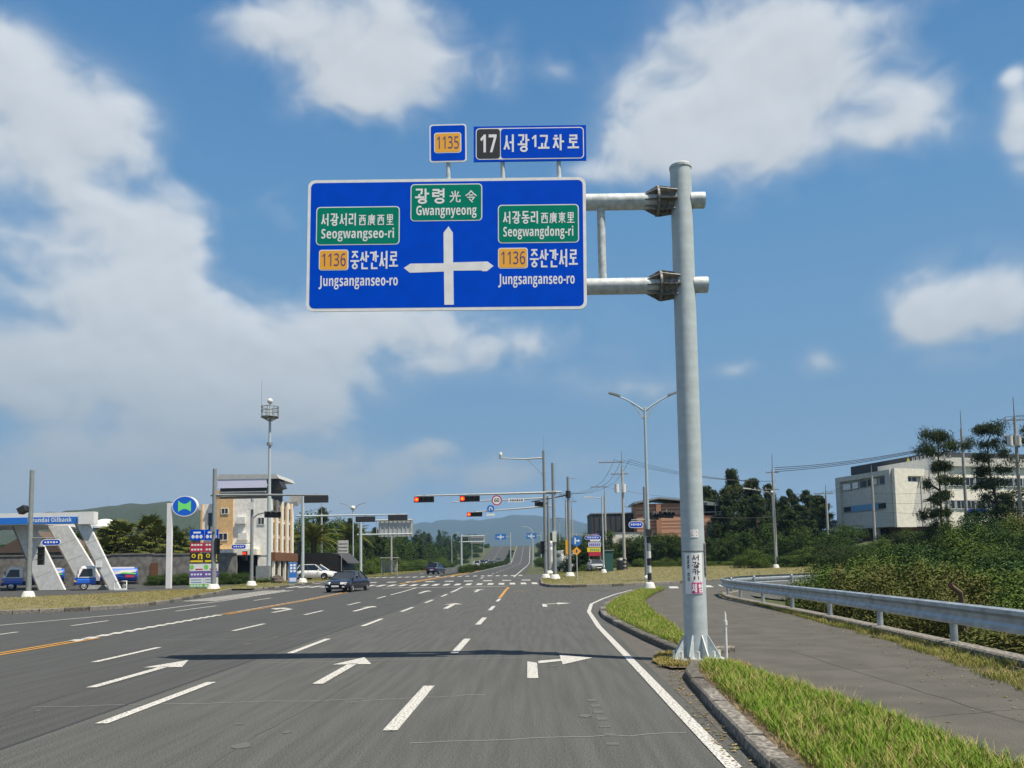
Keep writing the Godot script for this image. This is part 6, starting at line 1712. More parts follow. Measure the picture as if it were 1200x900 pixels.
func station() -> void:
	var t := thing("station_canopy", "white and blue filling station canopy on slanted legs", "filling station", gp(-37, 68, 0.0))
	part(t, "roof", bx(Vector3(-16.6, 6.15, -5), Vector3(23.0, 0.85, 9.6)), M.canopy_white)
	part(t, "fascia", bx(Vector3(-13.85, 6.12, 0.0), Vector3(28.5, 0.98, 0.5)), M.canopy_white)
	var f := part(t, "blue_fascia", bx(Vector3(-14.5, 5.95, 0.26), Vector3(27.0, 0.56, 0.06)), M.canopy_blue)
	text(f, "Hyundai Oilbank", -3.35, 5.98, 0.30, 0.36, 3.75, M.sign_white)
	part(t, "end_block", bx(Vector3(-0.15, 6.1, 0.1), Vector3(1.3, 1.05, 0.7)), M.canopy_white)
	for q in [[V2([-5.1, 5.65, -3.35, 5.65, -1.0, 2.0, 0.2, 0.0, -1.9, 0.0])], [V2([-8.2, 5.65, -6.4, 5.65, -3.5, 0.0, -5.7, 0.0])], [V2([-1.2, 5.65, -0.15, 5.65, 2.75, 0.0, 1.85, 0.0]), 2.6], [V2([-14.0, 5.65, -12.2, 5.65, -9.3, 0.0, -11.5, 0.0])]]:
		var zo: float = (q[1] if q.size() > 1 else 0.0) - 2.6
		var lg := part(t, "leg", pr(q[0], 0.28, at(0, 0, 0.1 + zo)), M.leg_panel)
		var p: PackedVector2Array = q[0]
		for y in [1.4, 2.8, 4.2]:
			part(lg, "panel_joint", bx(Vector3(lerpf(p[0].x, p[p.size() - 1].x, 1.0 - y / 5.65) + 0.9, y, 0.102 + zo), Vector3(1.5, 0.02, 0.006), Basis(Vector3.BACK, 0.35)), M.leg_edge)
		var a := p[0]; var c := p[p.size() - 1]
		var l := MB.new()
		l.prism(PackedVector2Array([a + Vector2(-0.12, 0), a, c, c + Vector2(-0.12, 0)]), 0.34, at(-0.004, 0, 0.12 + zo))
		part(t, "leg_edge", l, M.leg_edge)
	part(t, "notice", bx(Vector3(0.85, 2.15, 0.14), Vector3(0.5, 0.45, 0.04)), M.sign_white)
	for x in [-13.5, -17.5]:
		part(t, "pump_island", bx(Vector3(x, 0.08, -3.0), Vector3(1.0, 0.2, 4)), M.concrete)
		part(t, "fuel_pump", bx(Vector3(x, 0.95, -3.0), Vector3(0.7, 1.6, 0.6)), M.sign_back)
	t = thing("bicycle_stand", "small white tubular hoop rail beside the slanted canopy leg", "rail", gp(-33.9, 67.2, 0))
	part(t, "hoop", tb([Vector3(-0.5, 0, 0), Vector3(-0.5, 0.75, 0), Vector3(0.5, 0.75, 0), Vector3(0.5, 0, 0)], [0.045], 6), M.sign_white)
	part(t, "plinth", bx(Vector3(0, 0.08, 0), Vector3(0.9, 0.16, 0.3)), M.sign_white)
	t = thing("round_logo_sign", "blue oval sign with green bow emblem on a white pole", "sign", gp(-31.1, 70, 0.0))
	part(t, "pole", bx(Vector3(0, 3.7, 0), Vector3(0.42, 7.4, 0.3)), M.canopy_white)
	part(t, "bracket", bx(Vector3(0.5, 7.0, 0), Vector3(1.0, 0.5, 0.2)), M.canopy_white)
	var o := part(t, "oval_board", pr(ellipse(1.35, 7.1, 1.12, 0.9, 32), 0.35, at(0, 0, 0.2)), M.sign_white)
	part(o, "blue_field", pr(ellipse(1.35, 7.1, 1.04, 0.83, 32), 0.0, at(0, 0, 0.204)), M.logo_blue)
	var em := []
	for k in 9: em.append_array([1.35 - 0.56 + 1.12 * k / 8.0, 7.1 - 0.50 + 0.26 * sin(PI * k / 8.0)])
	for k in 9: em.append_array([1.35 + 0.56 - 1.12 * k / 8.0, 7.1 + 0.50 - 0.30 * sin(PI * k / 8.0)])
	part(o, "emblem", pr(V2(em), 0.0, at(0, 0, 0.208)), M.logo_green)
	# price board
	t = thing("price_board", "tall price board of blue, red, black and white panels", "sign", gp(-25.85, 64.5, 0.05))
	for sx in [-0.58, 0.58]:
		part(t, "post", bx(Vector3(sx, 2.4, -0.1), Vector3(0.1, 4.8, 0.1)), M.steel_grey)
		for q in [[4.35, 0.85, "sign_blue", 0], [3.55, 0.34, "red", 1], [3.18, 0.4, "red", 1], [2.52, 0.78, "black", 2], [1.75, 0.55, "sign_white", 3], [1.2, 0.5, "purple", 1], [0.68, 0.5, "sign_white", 4], [0.3, 0.24, "green_tank", 1]]:
			var p := part(t, "panel", bx(Vector3(sx, q[0], 0), Vector3(1.12, q[1], 0.06)), M[q[2]])
			match q[3]:
				0:
					for k in 3: part(p, "print_mark", pr(ellipse(sx - 0.32 + 0.32 * k, q[0] - 0.14, 0.13, 0.15, 12), 0.0, at(0, 0, 0.034)), M.sign_white)
					part(p, "print_mark", pr(rect(sx - 0.3, q[0] + 0.12, sx + 0.3, q[0] + 0.26), 0.0, at(0, 0, 0.034)), M.sign_white)
				1:
					for k in 4: part(p, "print_mark", pr(rect(sx - 0.45 + 0.24 * k, q[0] - 0.07, sx - 0.28 + 0.24 * k, q[0] + 0.07), 0.0, at(0, 0, 0.034)), M.sign_white)
				2:
					part(p, "print_mark", pr(ellipse(sx - 0.25, q[0] + 0.16, 0.17, 0.17, 14), 0.0, at(0, 0, 0.034)), M.yellow)
					part(p, "print_mark", pr(ellipse(sx - 0.25, q[0] + 0.16, 0.09, 0.09, 12), 0.0, at(0, 0, 0.038)), M.black)
					part(p, "print_mark", pr(V2([sx + 0.1, q[0] - 0.12, sx + 0.2, q[0] - 0.12, sx + 0.2, q[0] + 0.2, sx + 0.34, q[0] + 0.2, sx + 0.34, q[0] - 0.12, sx + 0.46, q[0] - 0.12, sx + 0.46, q[0] + 0.26, sx + 0.4, q[0] + 0.32, sx + 0.16, q[0] + 0.32, sx + 0.1, q[0] + 0.26]), 0.0, at(0, 0, 0.034)), M.yellow)
					part(p, "print_mark", pr(rect(sx - 0.5, q[0] - 0.34, sx + 0.5, q[0] - 0.2), 0.0, at(0, 0, 0.034)), M.yellow)
				3:
					part(p, "print_mark", pr(ellipse(sx - 0.38, q[0] + 0.02, 0.17, 0.2, 12), 0.0, at(0, 0, 0.034)), M.green_tank)
					part(p, "print_mark", pr(rect(sx - 0.1, q[0] - 0.2, sx + 0.5, q[0] - 0.1), 0.0, at(0, 0, 0.034)), M.red)
				4:
					for k in 2: part(p, "print_mark", pr(rect(sx - 0.45, q[0] - 0.15 + 0.2 * k, sx + 0.4, q[0] - 0.08 + 0.2 * k), 0.0, at(0, 0, 0.034)), M.pale_blue)
	# wall and houses behind the station
	t = thing("station_wall", "long grey rendered block wall behind the filling station", "wall", gp(-50, 84, -0.1))
	for k in 10:
		part(t, "wall_panel", bx(Vector3(-22 + k * 4.4, 1.55, 0), Vector3(4.38, 3.2 + 0.12 * sin(k * 2.0), 0.3)), M.block_wall)
		part(t, "coping", bx(Vector3(-22 + k * 4.4, 3.22 + 0.06 * sin(k * 2.0), 0), Vector3(4.39, 0.14, 0.42)), M.concrete)
	part(t, "gate", bx(Vector3(11.2, 1.2, 0.18), Vector3(0.8, 2.2, 0.08)), M.wall_brown)
	t = thing("block_house", "low raw concrete house beside the logo sign", "house", gp(-33.6, 88, -0.1))
	part(t, "wall", bx(Vector3(0, 2.7, -2), Vector3(5.4, 5.6, 4)), M.block_wall)
	part(t, "roof_slab", bx(Vector3(0, 5.6, -1.9), Vector3(5.8, 0.25, 4.5)), M.concrete)
	for x in [-1.6, 0.2, 1.8]: window(t, x, 4.5, 0.8, 1.1, 0.02)
	t = thing("tiled_house", "low dark-roofed house behind the station wall", "house", gp(-57.0, 96, -0.1))
	part(t, "wall", bx(Vector3(0, 1.9, 0), Vector3(8, 3.8, 7)), M.block_wall)
	part(t, "roof", pr(V2([-4.6, 3.7, 4.6, 3.7, 0, 6.2]), 7.8, at(0, 0, 3.9)), M.roof_brown)
	window(t, 0, 2.4, 1.4, 1.2, 3.52)
	t = thing("greenhouse_dome", "pale rounded roof showing behind the palms", "tent", gp(-58.8, 112, -0.1))
	var dm := MB.new()
	var dp := []
	for k in 9: dp.append(Vector2(cos(PI * 0.5 * k / 8) * 1.75, 7.3 + sin(PI * 0.5 * k / 8) * 1.3))
	dp.reverse(); dm.lathe(dp, 20)
	part(t, "cover", dm, M.sign_white)
	part(t, "wall", tb([Vector3(0, 0.0, 0), Vector3(0, 7.25, 0)], [1.7, 1.7], 20), M.block_wall)
	t = thing("net_house", "black netting shelter behind the parked white car", "shelter", gp(-24.2, 96, -0.05), -0.15)
	part(t, "cover", pr(V2([-3.6, 0, 3.0, 0, 3.1, 1.2, 2.4, 2.9, 1.6, 3.1, -3.4, 3.2]), 4.0, at(0, 0, 1.6)), M.black)
	part(t, "awning", pr(V2([0, 0, 1.4, -1.2, 1.45, -1.15, 0.05, 0.08]), 4.0, at(2.3, 3.0, 1.6)), M.wall_charcoal)
	for x in [-3.3, 2.9]: part(t, "pole", tb([Vector3(x, 0, 1.7), Vector3(x, 3.0, 1.7)], [0.05, 0.05], 6), M.steel_grey)

func brick_house() -> void:
	var t := thing("brick_house", "two-storey orange brick house with grey flat roofs behind the hedge", "house", gp(16.0, 118, -0.1))
	# each wall is a mortar-coloured core with brick courses laid on its face
	part(t, "wall", bx(Vector3(4.9, 4.6, -3.0), Vector3(9.8, 9.3, 5.9)), M.brick)
	part(t, "wall", bx(Vector3(10.9, 3.7, -2.4), Vector3(2.5, 7.5, 4.8)), M.brick)
	part(t, "wall", bx(Vector3(3.1, 4.9, 0.28), Vector3(0.7, 8.4, 0.5)), M.brick)
	var r := RandomNumberGenerator.new(); r.seed = 6
	for k in 26:
		part(t, "brick_course", bx(Vector3(4.9, 2.6 + k * 0.25, 0.0 + 0.012 * (k % 3)), Vector3(9.82, 0.2, 0.06)), [M.brick, M.brick_pale, M.brick_dark, M.brick, M.brick_pale][r.randi() % 5])
		if k < 19: part(t, "brick_course", bx(Vector3(10.9, 2.6 + k * 0.25, 0.03 + 0.012 * (k % 3)), Vector3(2.54, 0.2, 0.06)), [M.brick, M.brick_pale, M.brick_dark, M.brick, M.brick_pale][r.randi() % 5])
	part(t, "roof", pr(V2([-0.4, 9.2, 3.2, 9.9, 3.2, 10.15, -0.4, 9.5]), 7.0, at(0, 0, 0.6)), M.steel_grey)
	part(t, "roof", pr(V2([3.2, 9.9, 10.2, 9.2, 10.2, 9.45, 3.2, 10.15]), 7.0, at(0, 0, 0.6)), M.steel_grey)
	part(t, "porch_roof", pr(V2([8.3, 9.0, 12.1, 8.75, 11.6, 9.25, 8.6, 9.5]), 4.4, at(0, 0, 0.4)), M.steel_grey)
	for x in [9.2, 11.4]: part(t, "porch_post", tb([Vector3(x, 7.4, 0.0), Vector3(x, 8.95, 0.0)], [0.07, 0.07], 6), M.white_plastic)
	for q in [[10.3, 8.0, 2.6]]: part(t, "balcony_rail", bx(Vector3(10.9, 7.9, 0.05), Vector3(2.4, 0.08, 0.06)), M.white_plastic)
	window(t, 10.9, 5.4, 1.4, 1.9, 0.1, "curtain", "signal_dark", 1)
	window(t, 7.6, 5.6, 1.5, 2.4, 0.1, "window_dark", "signal_dark", 1)
	part(t, "sill_band", bx(Vector3(10.9, 3.9, 0.1), Vector3(2.7, 0.18, 0.14)), M.brick_dark)
	part(t, "low_wall", bx(Vector3(6.0, 3.6, 1.2), Vector3(3.6, 0.6, 0.4)), M.concrete)
	t = thing("black_hall", "long black flat-roofed hall beside the brick house", "building", gp(9.8, 122, -0.1))
	part(t, "wall", bx(Vector3(3.2, 4.2, -4), Vector3(6.6, 8.2, 8)), M.wall_charcoal)
	for k in 8: part(t, "wall_rib", bx(Vector3(0.35 + k * 0.82, 4.2, 0.03), Vector3(0.06, 8.0, 0.06)), M.signal_dark)
	part(t, "roof_edge", bx(Vector3(3.2, 8.35, -4), Vector3(6.8, 0.16, 8.2)), M.steel_grey)
	for k in 2: window(t, 1.6 + k * 3.0, 5.2, 1.4, 1.2, 0.06, "glass_dark", "signal_dark")
	t = thing("garden_wall", "pale low garden wall before the black hall", "wall", gp(14.6, 111.5, -0.1))
	part(t, "wall_panel", bx(Vector3(0, 2.4, -1.4), Vector3(5.5, 5.0, 0.3)), M.wall_cream); part(t, "coping", bx(Vector3(0, 4.95, -1.4), Vector3(5.6, 0.12, 0.4)), M.concrete)

func school() -> void:
	var t := thing("school", "modern white and grey school with dark lettered roof band", "school", Vector3(48.6, gy(48.6, 108) - 0.1, -108), 0.294)
	var g := t.position.y
	var y0 := 6.0 - g; var y1 := 13.6 - g
	var D := 11.0
	# upper volume: the grey left side and the white framed front
	part(t, "wall", bx(Vector3(3.6, (y0 + y1) / 2, -D / 2 - 0.02), Vector3(7.2, y1 - y0, D)), M.wall_grey)
	# the left face looks along local -x
	var L := Basis(Vector3.UP, -PI / 2)
	var face := Transform3D(L, Vector3(0, 0, -D))
	# frame round the left face
	for q in [[D / 2, y1 - 0.35, D, 0.7], [D / 2, y0 + 0.3, D, 0.6], [0.45, (y0 + y1) / 2, 0.9, y1 - y0 - 1.3], [D - 0.45, (y0 + y1) / 2, 0.9, y1 - y0 - 1.3]]:
		var b := MB.new(); b.box(face * Vector3(q[0], q[1], 0.22), Vector3(q[2], q[3], 0.4), L); part(t, "wall_frame", b, M.wall_grey)
	for q in [[2.1, y1 - 1.5, 1.7, 1.0, "sign_white"], [3.9, y1 - 1.45, 1.3, 1.0, "sign_white"], [5.5, y1 - 1.4, 1.3, 1.0, "window_dark"], [6.9, y1 - 1.35, 1.0, 1.0, "window_dark"], [7.9, y1 - 1.3, 0.8, 1.0, "wall_cream"], [9.2, y1 - 1.3, 1.0, 1.0, "window_dark"], [2.0, y0 + 2.9, 1.6, 0.8, "window_dark"], [9.0, y0 + 2.9, 1.6, 0.8, "window_dark"]]:
		var b := MB.new(); b.box(face * Vector3(q[0], q[1], 0.06), Vector3(q[2], q[3], 0.12), L)
		var o := part(t, "window", b, M.steel_grey)
		b = MB.new(); b.box(face * Vector3(q[0], q[1], 0.13), Vector3(q[2] - 0.16, q[3] - 0.16, 0.05), L); part(o, "pane", b, M[q[4]])
	var bl := MB.new(); bl.box(face * Vector3(5.5, y0 + 2.9, 0.07), Vector3(5.4, 0.85, 0.14), L); part(t, "blue_panel", bl, M.pale_blue)
	# front: a slanted white slab standing proud of the grey wall
	part(t, "front_slab", pr(V2([-0.1, y0 - 0.1, 3.0, y0 - 0.1, 2.9, y0 + 1.4, 2.35, y0 + 1.4, 3.6, y1 - 1.7, 2.0, y1 - 1.7, 2.0, y1 - 0.9, 4.6, y1 - 0.9, 4.8, y1 + 0.1, -0.1, y1 + 0.1]), 0.5, at(0, 0, 0.55)), M.wall_cream)
	window(t, 3.0, y1 - 1.3, 1.7, 0.7, 0.1)
	for k in 3: part(t, "panel_joint", bx(Vector3(3.0 + k * 1.5, (y0 + y1) / 2, 0.02), Vector3(0.05, y1 - y0, 0.05)), M.steel_grey)
	# ground storey in brick, set back
	part(t, "base_storey", bx(Vector3(5.3, y0 / 2, -D / 2 - 1.2), Vector3(3.6, y0, D - 3.4)), M.brick)
	for x in [0.5, 4.0, 7.5]: part(t, "column", tb([Vector3(0.5, 0, -D - 0.2 + x), Vector3(0.5, y0, -D - 0.2 + x)], [0.25, 0.25], 10), M.wall_grey)
	part(t, "dark_door", bx(Vector3(3.47, y0 / 2, -D + 4.0), Vector3(0.06, y0 - 0.2, 3.0)), M.window_dark)
	# the right wing
	part(t, "wing_wall", bx(Vector3(16.5, 5.6, -6.5), Vector3(18.0, 11.2, 10)), M.wall_cream)
	part(t, "wing_pier", bx(Vector3(8.3, 5.6, -0.9), Vector3(1.9, 11.2, 1.4)), M.wall_grey)
	part(t, "wing_parapet", bx(Vector3(16.5, 10.7, -1.35), Vector3(18.0, 1.2, 0.5)), M.wall_grey)
	for y in [8.0, 4.8]:
		part(t, "window_band", bx(Vector3(16.5, y, -1.46), Vector3(17.2, 1.3, 0.06)), M.steel_grey)
		for k in 10: window(t, 8.9 + k * 1.72, y, 1.5, 1.25, -1.4, "glass_dark", "white_plastic", 1)
	part(t, "wing_base", bx(Vector3(14.5, 0.7, -1.2), Vector3(14, 1.4, 0.3)), M.wall_grey)
	# roof storey behind, its lettered long side parallel to the grey side
	var yt := 16.3 - g
	part(t, "roof_storey", bx(Vector3(18.6, (y1 + yt) / 2 - 0.6, -10.6), Vector3(19.0, yt - y1 + 1.2, 17.0)), M.wall_charcoal)
	var rb := part(t, "roof_band", bx(Vector3(18.6, yt - 0.55, -10.6), Vector3(19.3, 1.3, 17.3)), M.wall_charcoal)
	var wb := MB.new()
	word(wb, "서광초등학교", 0.56, 0.85, 0.75, 0.1, Transform3D(L, Vector3(8.93, yt - 0.98, -6.2)))
	part(rb, "lettering", wb, M.sign_white)
	part(rb, "emblem", pr(V2([0, 0.95, -0.36, 0.3, -0.26, -0.05, 0.26, -0.05, 0.36, 0.3]), 0.03, Transform3D(L, Vector3(8.92, yt - 0.95, -6.9))), M.yellow)
	part(rb, "emblem", pr(V2([0, 0.7, -0.18, 0.25, 0.18, 0.25]), 0.0, Transform3D(L, Vector3(8.915, yt - 0.95, -6.9))), M.green_tank)
	for k in 5:
		var wv := MB.new(); wv.box(Vector3(9.06, y1 + 0.55, -3.0 - k * 1.5), Vector3(0.08, 1.1, 0.9))
		var wo := part(t, "window", wv, M.steel_grey)
		wv = MB.new(); wv.box(Vector3(9.03, y1 + 0.55, -3.0 - k * 1.5), Vector3(0.06, 0.95, 0.75)); part(wo, "pane", wv, M.glass_dark)
	t = thing("notice_board", "small blue notice board on a post before the school front", "sign", gp(50.6, 92, -0.1))
	part(t, "post", tb([Vector3(0, 0, 0), Vector3(0, 3.3, 0)], [0.06, 0.06], 6), M.steel_grey)
	part(t, "board", bx(Vector3(0, 2.9, 0.08), Vector3(2.0, 0.6, 0.06)), M.sign_blue)
	t = thing("leaning_pipe", "rusty pipe end sticking out of the overgrown bank", "pipe", Vector3(12.0, gy(12.0, 23.6) - 0.09, -23.6))
	t.position = Vector3(11.75, 0.95, -22.6)
	part(t, "tube", tb([Vector3(0.42, -2.4, -0.4), Vector3(0.40, -1.0, -0.40), Vector3(0.22, -0.16, -0.24), Vector3(-0.2, 0.04, 0.1)], [0.07], 12), M.pipe)
	part(t, "mouth", tb([Vector3(-0.19, 0.038, 0.094), Vector3(-0.22, 0.044, 0.115)], [0.078, 0.078], 12), M.wall_brown)

# ---------------------------------------------------------------- vehicles (front towards local +z)
func loft(rows: Array, closed_ends := true) -> MB:
	# rows: [z, [Vector2(x, y) ... from the left sill over the top to the right sill]]
	var b := MB.new()
	for i in rows.size() - 1:
		var P: Array = rows[i][1]; var Q: Array = rows[i + 1][1]
		for j in P.size() - 1:
			var a := Vector3(P[j].x, P[j].y, rows[i][0]); var c := Vector3(P[j + 1].x, P[j + 1].y, rows[i][0])
			var d := Vector3(Q[j + 1].x, Q[j + 1].y, rows[i + 1][0]); var e := Vector3(Q[j].x, Q[j].y, rows[i + 1][0])
			b.face([a, c, d, e], (a + c + d + e) * 0.25 - Vector3(0, 0.45, (rows[i][0] + rows[i + 1][0]) * 0.5))
	if closed_ends:
		for k in [0, rows.size() - 1]:
			var pl := []
			for p in rows[k][1]: pl.append(Vector3(p.x, p.y, rows[k][0]))
			b.face(pl, Vector3(0, 0, -1 if rows[k][0] < rows[rows.size() / 2][0] else 1))
	return b
func section(w: float, yb: float, yt: float, crown := 0.03) -> Array:
	return [Vector2(-w * 0.93, yb), Vector2(-w, yb + 0.16), Vector2(-w * 1.0, yb + (yt - yb) * 0.62), Vector2(-w * 0.93, yt - 0.03), Vector2(-w * 0.7, yt + crown * 0.6), Vector2(0, yt + crown), Vector2(w * 0.7, yt + crown * 0.6), Vector2(w * 0.93, yt - 0.03), Vector2(w, yb + (yt - yb) * 0.62), Vector2(w, yb + 0.16), Vector2(w * 0.93, yb)]
func wheel(t: Node, x: float, z: float, r: float, wd: float) -> void:
	var sg := signf(x)
	var bs := Basis(Vector3.BACK, -PI / 2 * sg)
	var b := MB.new()
	b.lathe([Vector2(r * 0.62, wd / 2), Vector2(r * 0.95, wd / 2), Vector2(r, wd / 2 - 0.03), Vector2(r, -wd / 2 + 0.03), Vector2(r * 0.9, -wd / 2), Vector2(0, -wd / 2)], 18, Vector3.ZERO, bs)
	var w := part(t, "wheel", b, M.rubber)
	w.position = Vector3(x, r, z)
	b = MB.new()
	b.lathe([Vector2(0, wd / 2 - 0.005), Vector2(r * 0.2, wd / 2), Vector2(r * 0.55, wd / 2 - 0.03), Vector2(r * 0.63, wd / 2 + 0.004)], 14, Vector3.ZERO, bs)
	part(w, "rim", b, M.wheel_rim)
	for k in 5:
		var a := TAU * k / 5
		part(w, "spoke_gap", bx(Vector3(sg * (wd / 2 - 0.005), sin(a) * r * 0.38, cos(a) * r * 0.38), Vector3(0.02, r * 0.16, r * 0.16)), M.black)
func car(label: String, group: String, pos: Vector3, turn: float, paint: String, kind: String, called := "car") -> Node3D:
	var t := thing(called, label, "car", pos, turn, group)
	var L := 4.55 if kind == "sedan" else 4.4
	var W := 0.9; var hb := 0.92 if kind == "sedan" else 1.0
	var roof := 1.44 if kind == "sedan" else 1.66
	var f := L / 2
	var rows := [[-f, section(W * 0.8, 0.42, hb - 0.14)], [-f + 0.12, section(W * 0.94, 0.28, hb - 0.02)], [-f + 0.7, section(W, 0.24, hb + 0.03)], [0.0, section(W * 1.01, 0.22, hb + 0.02)], [f - 1.35, section(W, 0.22, hb - 0.02)], [f - 0.5, section(W * 0.97, 0.24, hb - 0.14)], [f - 0.12, section(W * 0.9, 0.28, hb - 0.24)], [f, section(W * 0.76, 0.36, hb - 0.36)]]
	part(t, "body", loft(rows), M[paint], true)
	# cabin: glass house with pillars and roof
	var zb := -f + (0.75 if kind == "sedan" else 0.15); var zf := f - 1.15
	var rb := zb + (0.75 if kind == "sedan" else 0.35); var rf := zf - 0.95
	var g := MB.new()
	var lo := W * 0.93; var hi := W * 0.70
	var y0 := hb - 0.02; var y1 := roof - 0.05
	g.face([Vector3(-lo, y0, zf), Vector3(lo, y0, zf), Vector3(hi, y1, rf), Vector3(-hi, y1, rf)], Vector3(0, 1, 1))
	part(t, "windscreen", g, M.glass_dark)
	g = MB.new(); g.face([Vector3(-lo, y0, zb), Vector3(lo, y0, zb), Vector3(hi, y1, rb), Vector3(-hi, y1, rb)], Vector3(0, 1, -1))
	part(t, "rear_window", g, M.glass_dark)
	for s in [-1.0, 1.0]:
		g = MB.new(); g.face([Vector3(s * lo, y0, zb), Vector3(s * lo, y0, zf), Vector3(s * hi, y1, rf), Vector3(s * hi, y1, rb)], Vector3(s, 0.2, 0))
		part(t, "side_window", g, M.glass_dark)
		for q in [[zf, rf], [zb, rb]]:
			part(t, "pillar", tb([Vector3(s * lo * 1.0, y0, q[0]), Vector3(s * hi * 1.01, y1 + 0.01, q[1])], [0.045, 0.04], 6), M[paint])
		var mz := (zb + zf) * 0.5 - 0.1
		part(t, "pillar", tb([Vector3(s * lo, y0, mz), Vector3(s * hi * 1.01, y1, (rb + rf) * 0.5)], [0.04, 0.035], 6), M.black)
		part(t, "mirror", bx(Vector3(s * (W + 0.1), hb + 0.08, zf - 0.35), Vector3(0.2, 0.14, 0.1)), M[paint])
		part(t, "door_handle", bx(Vector3(s * (W + 0.012), hb - 0.16, mz + 0.15), Vector3(0.02, 0.03, 0.16)), M.chrome)
		wheel(t, s * (W - 0.09), f - 0.88, 0.33, 0.2); wheel(t, s * (W - 0.09), -f + 0.86, 0.33, 0.2)
		var ar := MB.new(); ar.lathe([Vector2(0.0, 0.006), Vector2(0.39, 0.006), Vector2(0.4, -0.02)], 18, Vector3.ZERO, Basis(Vector3.BACK, -PI / 2 * s))
		for z in [f - 0.88, -f + 0.86]:
			var o := part(t, "wheel_arch", ar, M.black); o.position = Vector3(s * (W - 0.005), 0.36, z)
		part(t, "headlight", pr(V2([-0.24, -0.07, 0.16, -0.09, 0.24, 0.06, -0.2, 0.08]) if s > 0 else V2([-0.16, -0.09, 0.24, -0.07, 0.2, 0.08, -0.24, 0.06]), 0.16, Transform3D(Basis(Vector3.UP, s * 0.55), Vector3(s * 0.60, hb - 0.30, f - 0.02))), M.headlamp)
		part(t, "fog_lamp", bx(Vector3(s * 0.58, 0.38, f - 0.05), Vector3(0.16, 0.08, 0.14)), M.headlamp)
		part(t, "tail_light", bx(Vector3(s * 0.62, hb - 0.2, -f + 0.03), Vector3(0.3, 0.14, 0.12)), M.tail)
	part(t, "roof", loft([[rb - 0.02, [Vector2(-hi, y1), Vector2(-hi * 0.6, y1 + 0.035), Vector2(0, y1 + 0.05), Vector2(hi * 0.6, y1 + 0.035), Vector2(hi, y1)]], [(rb + rf) / 2, [Vector2(-hi, y1), Vector2(-hi * 0.6, y1 + 0.06), Vector2(0, y1 + 0.075), Vector2(hi * 0.6, y1 + 0.06), Vector2(hi, y1)]], [rf + 0.02, [Vector2(-hi, y1), Vector2(-hi * 0.6, y1 + 0.03), Vector2(0, y1 + 0.04), Vector2(hi * 0.6, y1 + 0.03), Vector2(hi, y1)]]], false), M[paint], true)
	part(t, "grille", bx(Vector3(0, hb - 0.34, f - 0.02), Vector3(0.72, 0.14, 0.1)), M.black)
	part(t, "grille_bar", bx(Vector3(0, hb - 0.30, f + 0.035), Vector3(0.66, 0.02, 0.02)), M.chrome)
	part(t, "number_plate", bx(Vector3(0, 0.42, f + 0.01), Vector3(0.52, 0.12, 0.03)), M.sign_white)
	part(t, "number_plate", bx(Vector3(0, 0.62, -f + 0.0), Vector3(0.5, 0.12, 0.03)), M.sign_white)
	part(t, "lower_bumper", bx(Vector3(0, 0.27, f - 0.12), Vector3(1.3, 0.12, 0.2)), M.black)
	return t
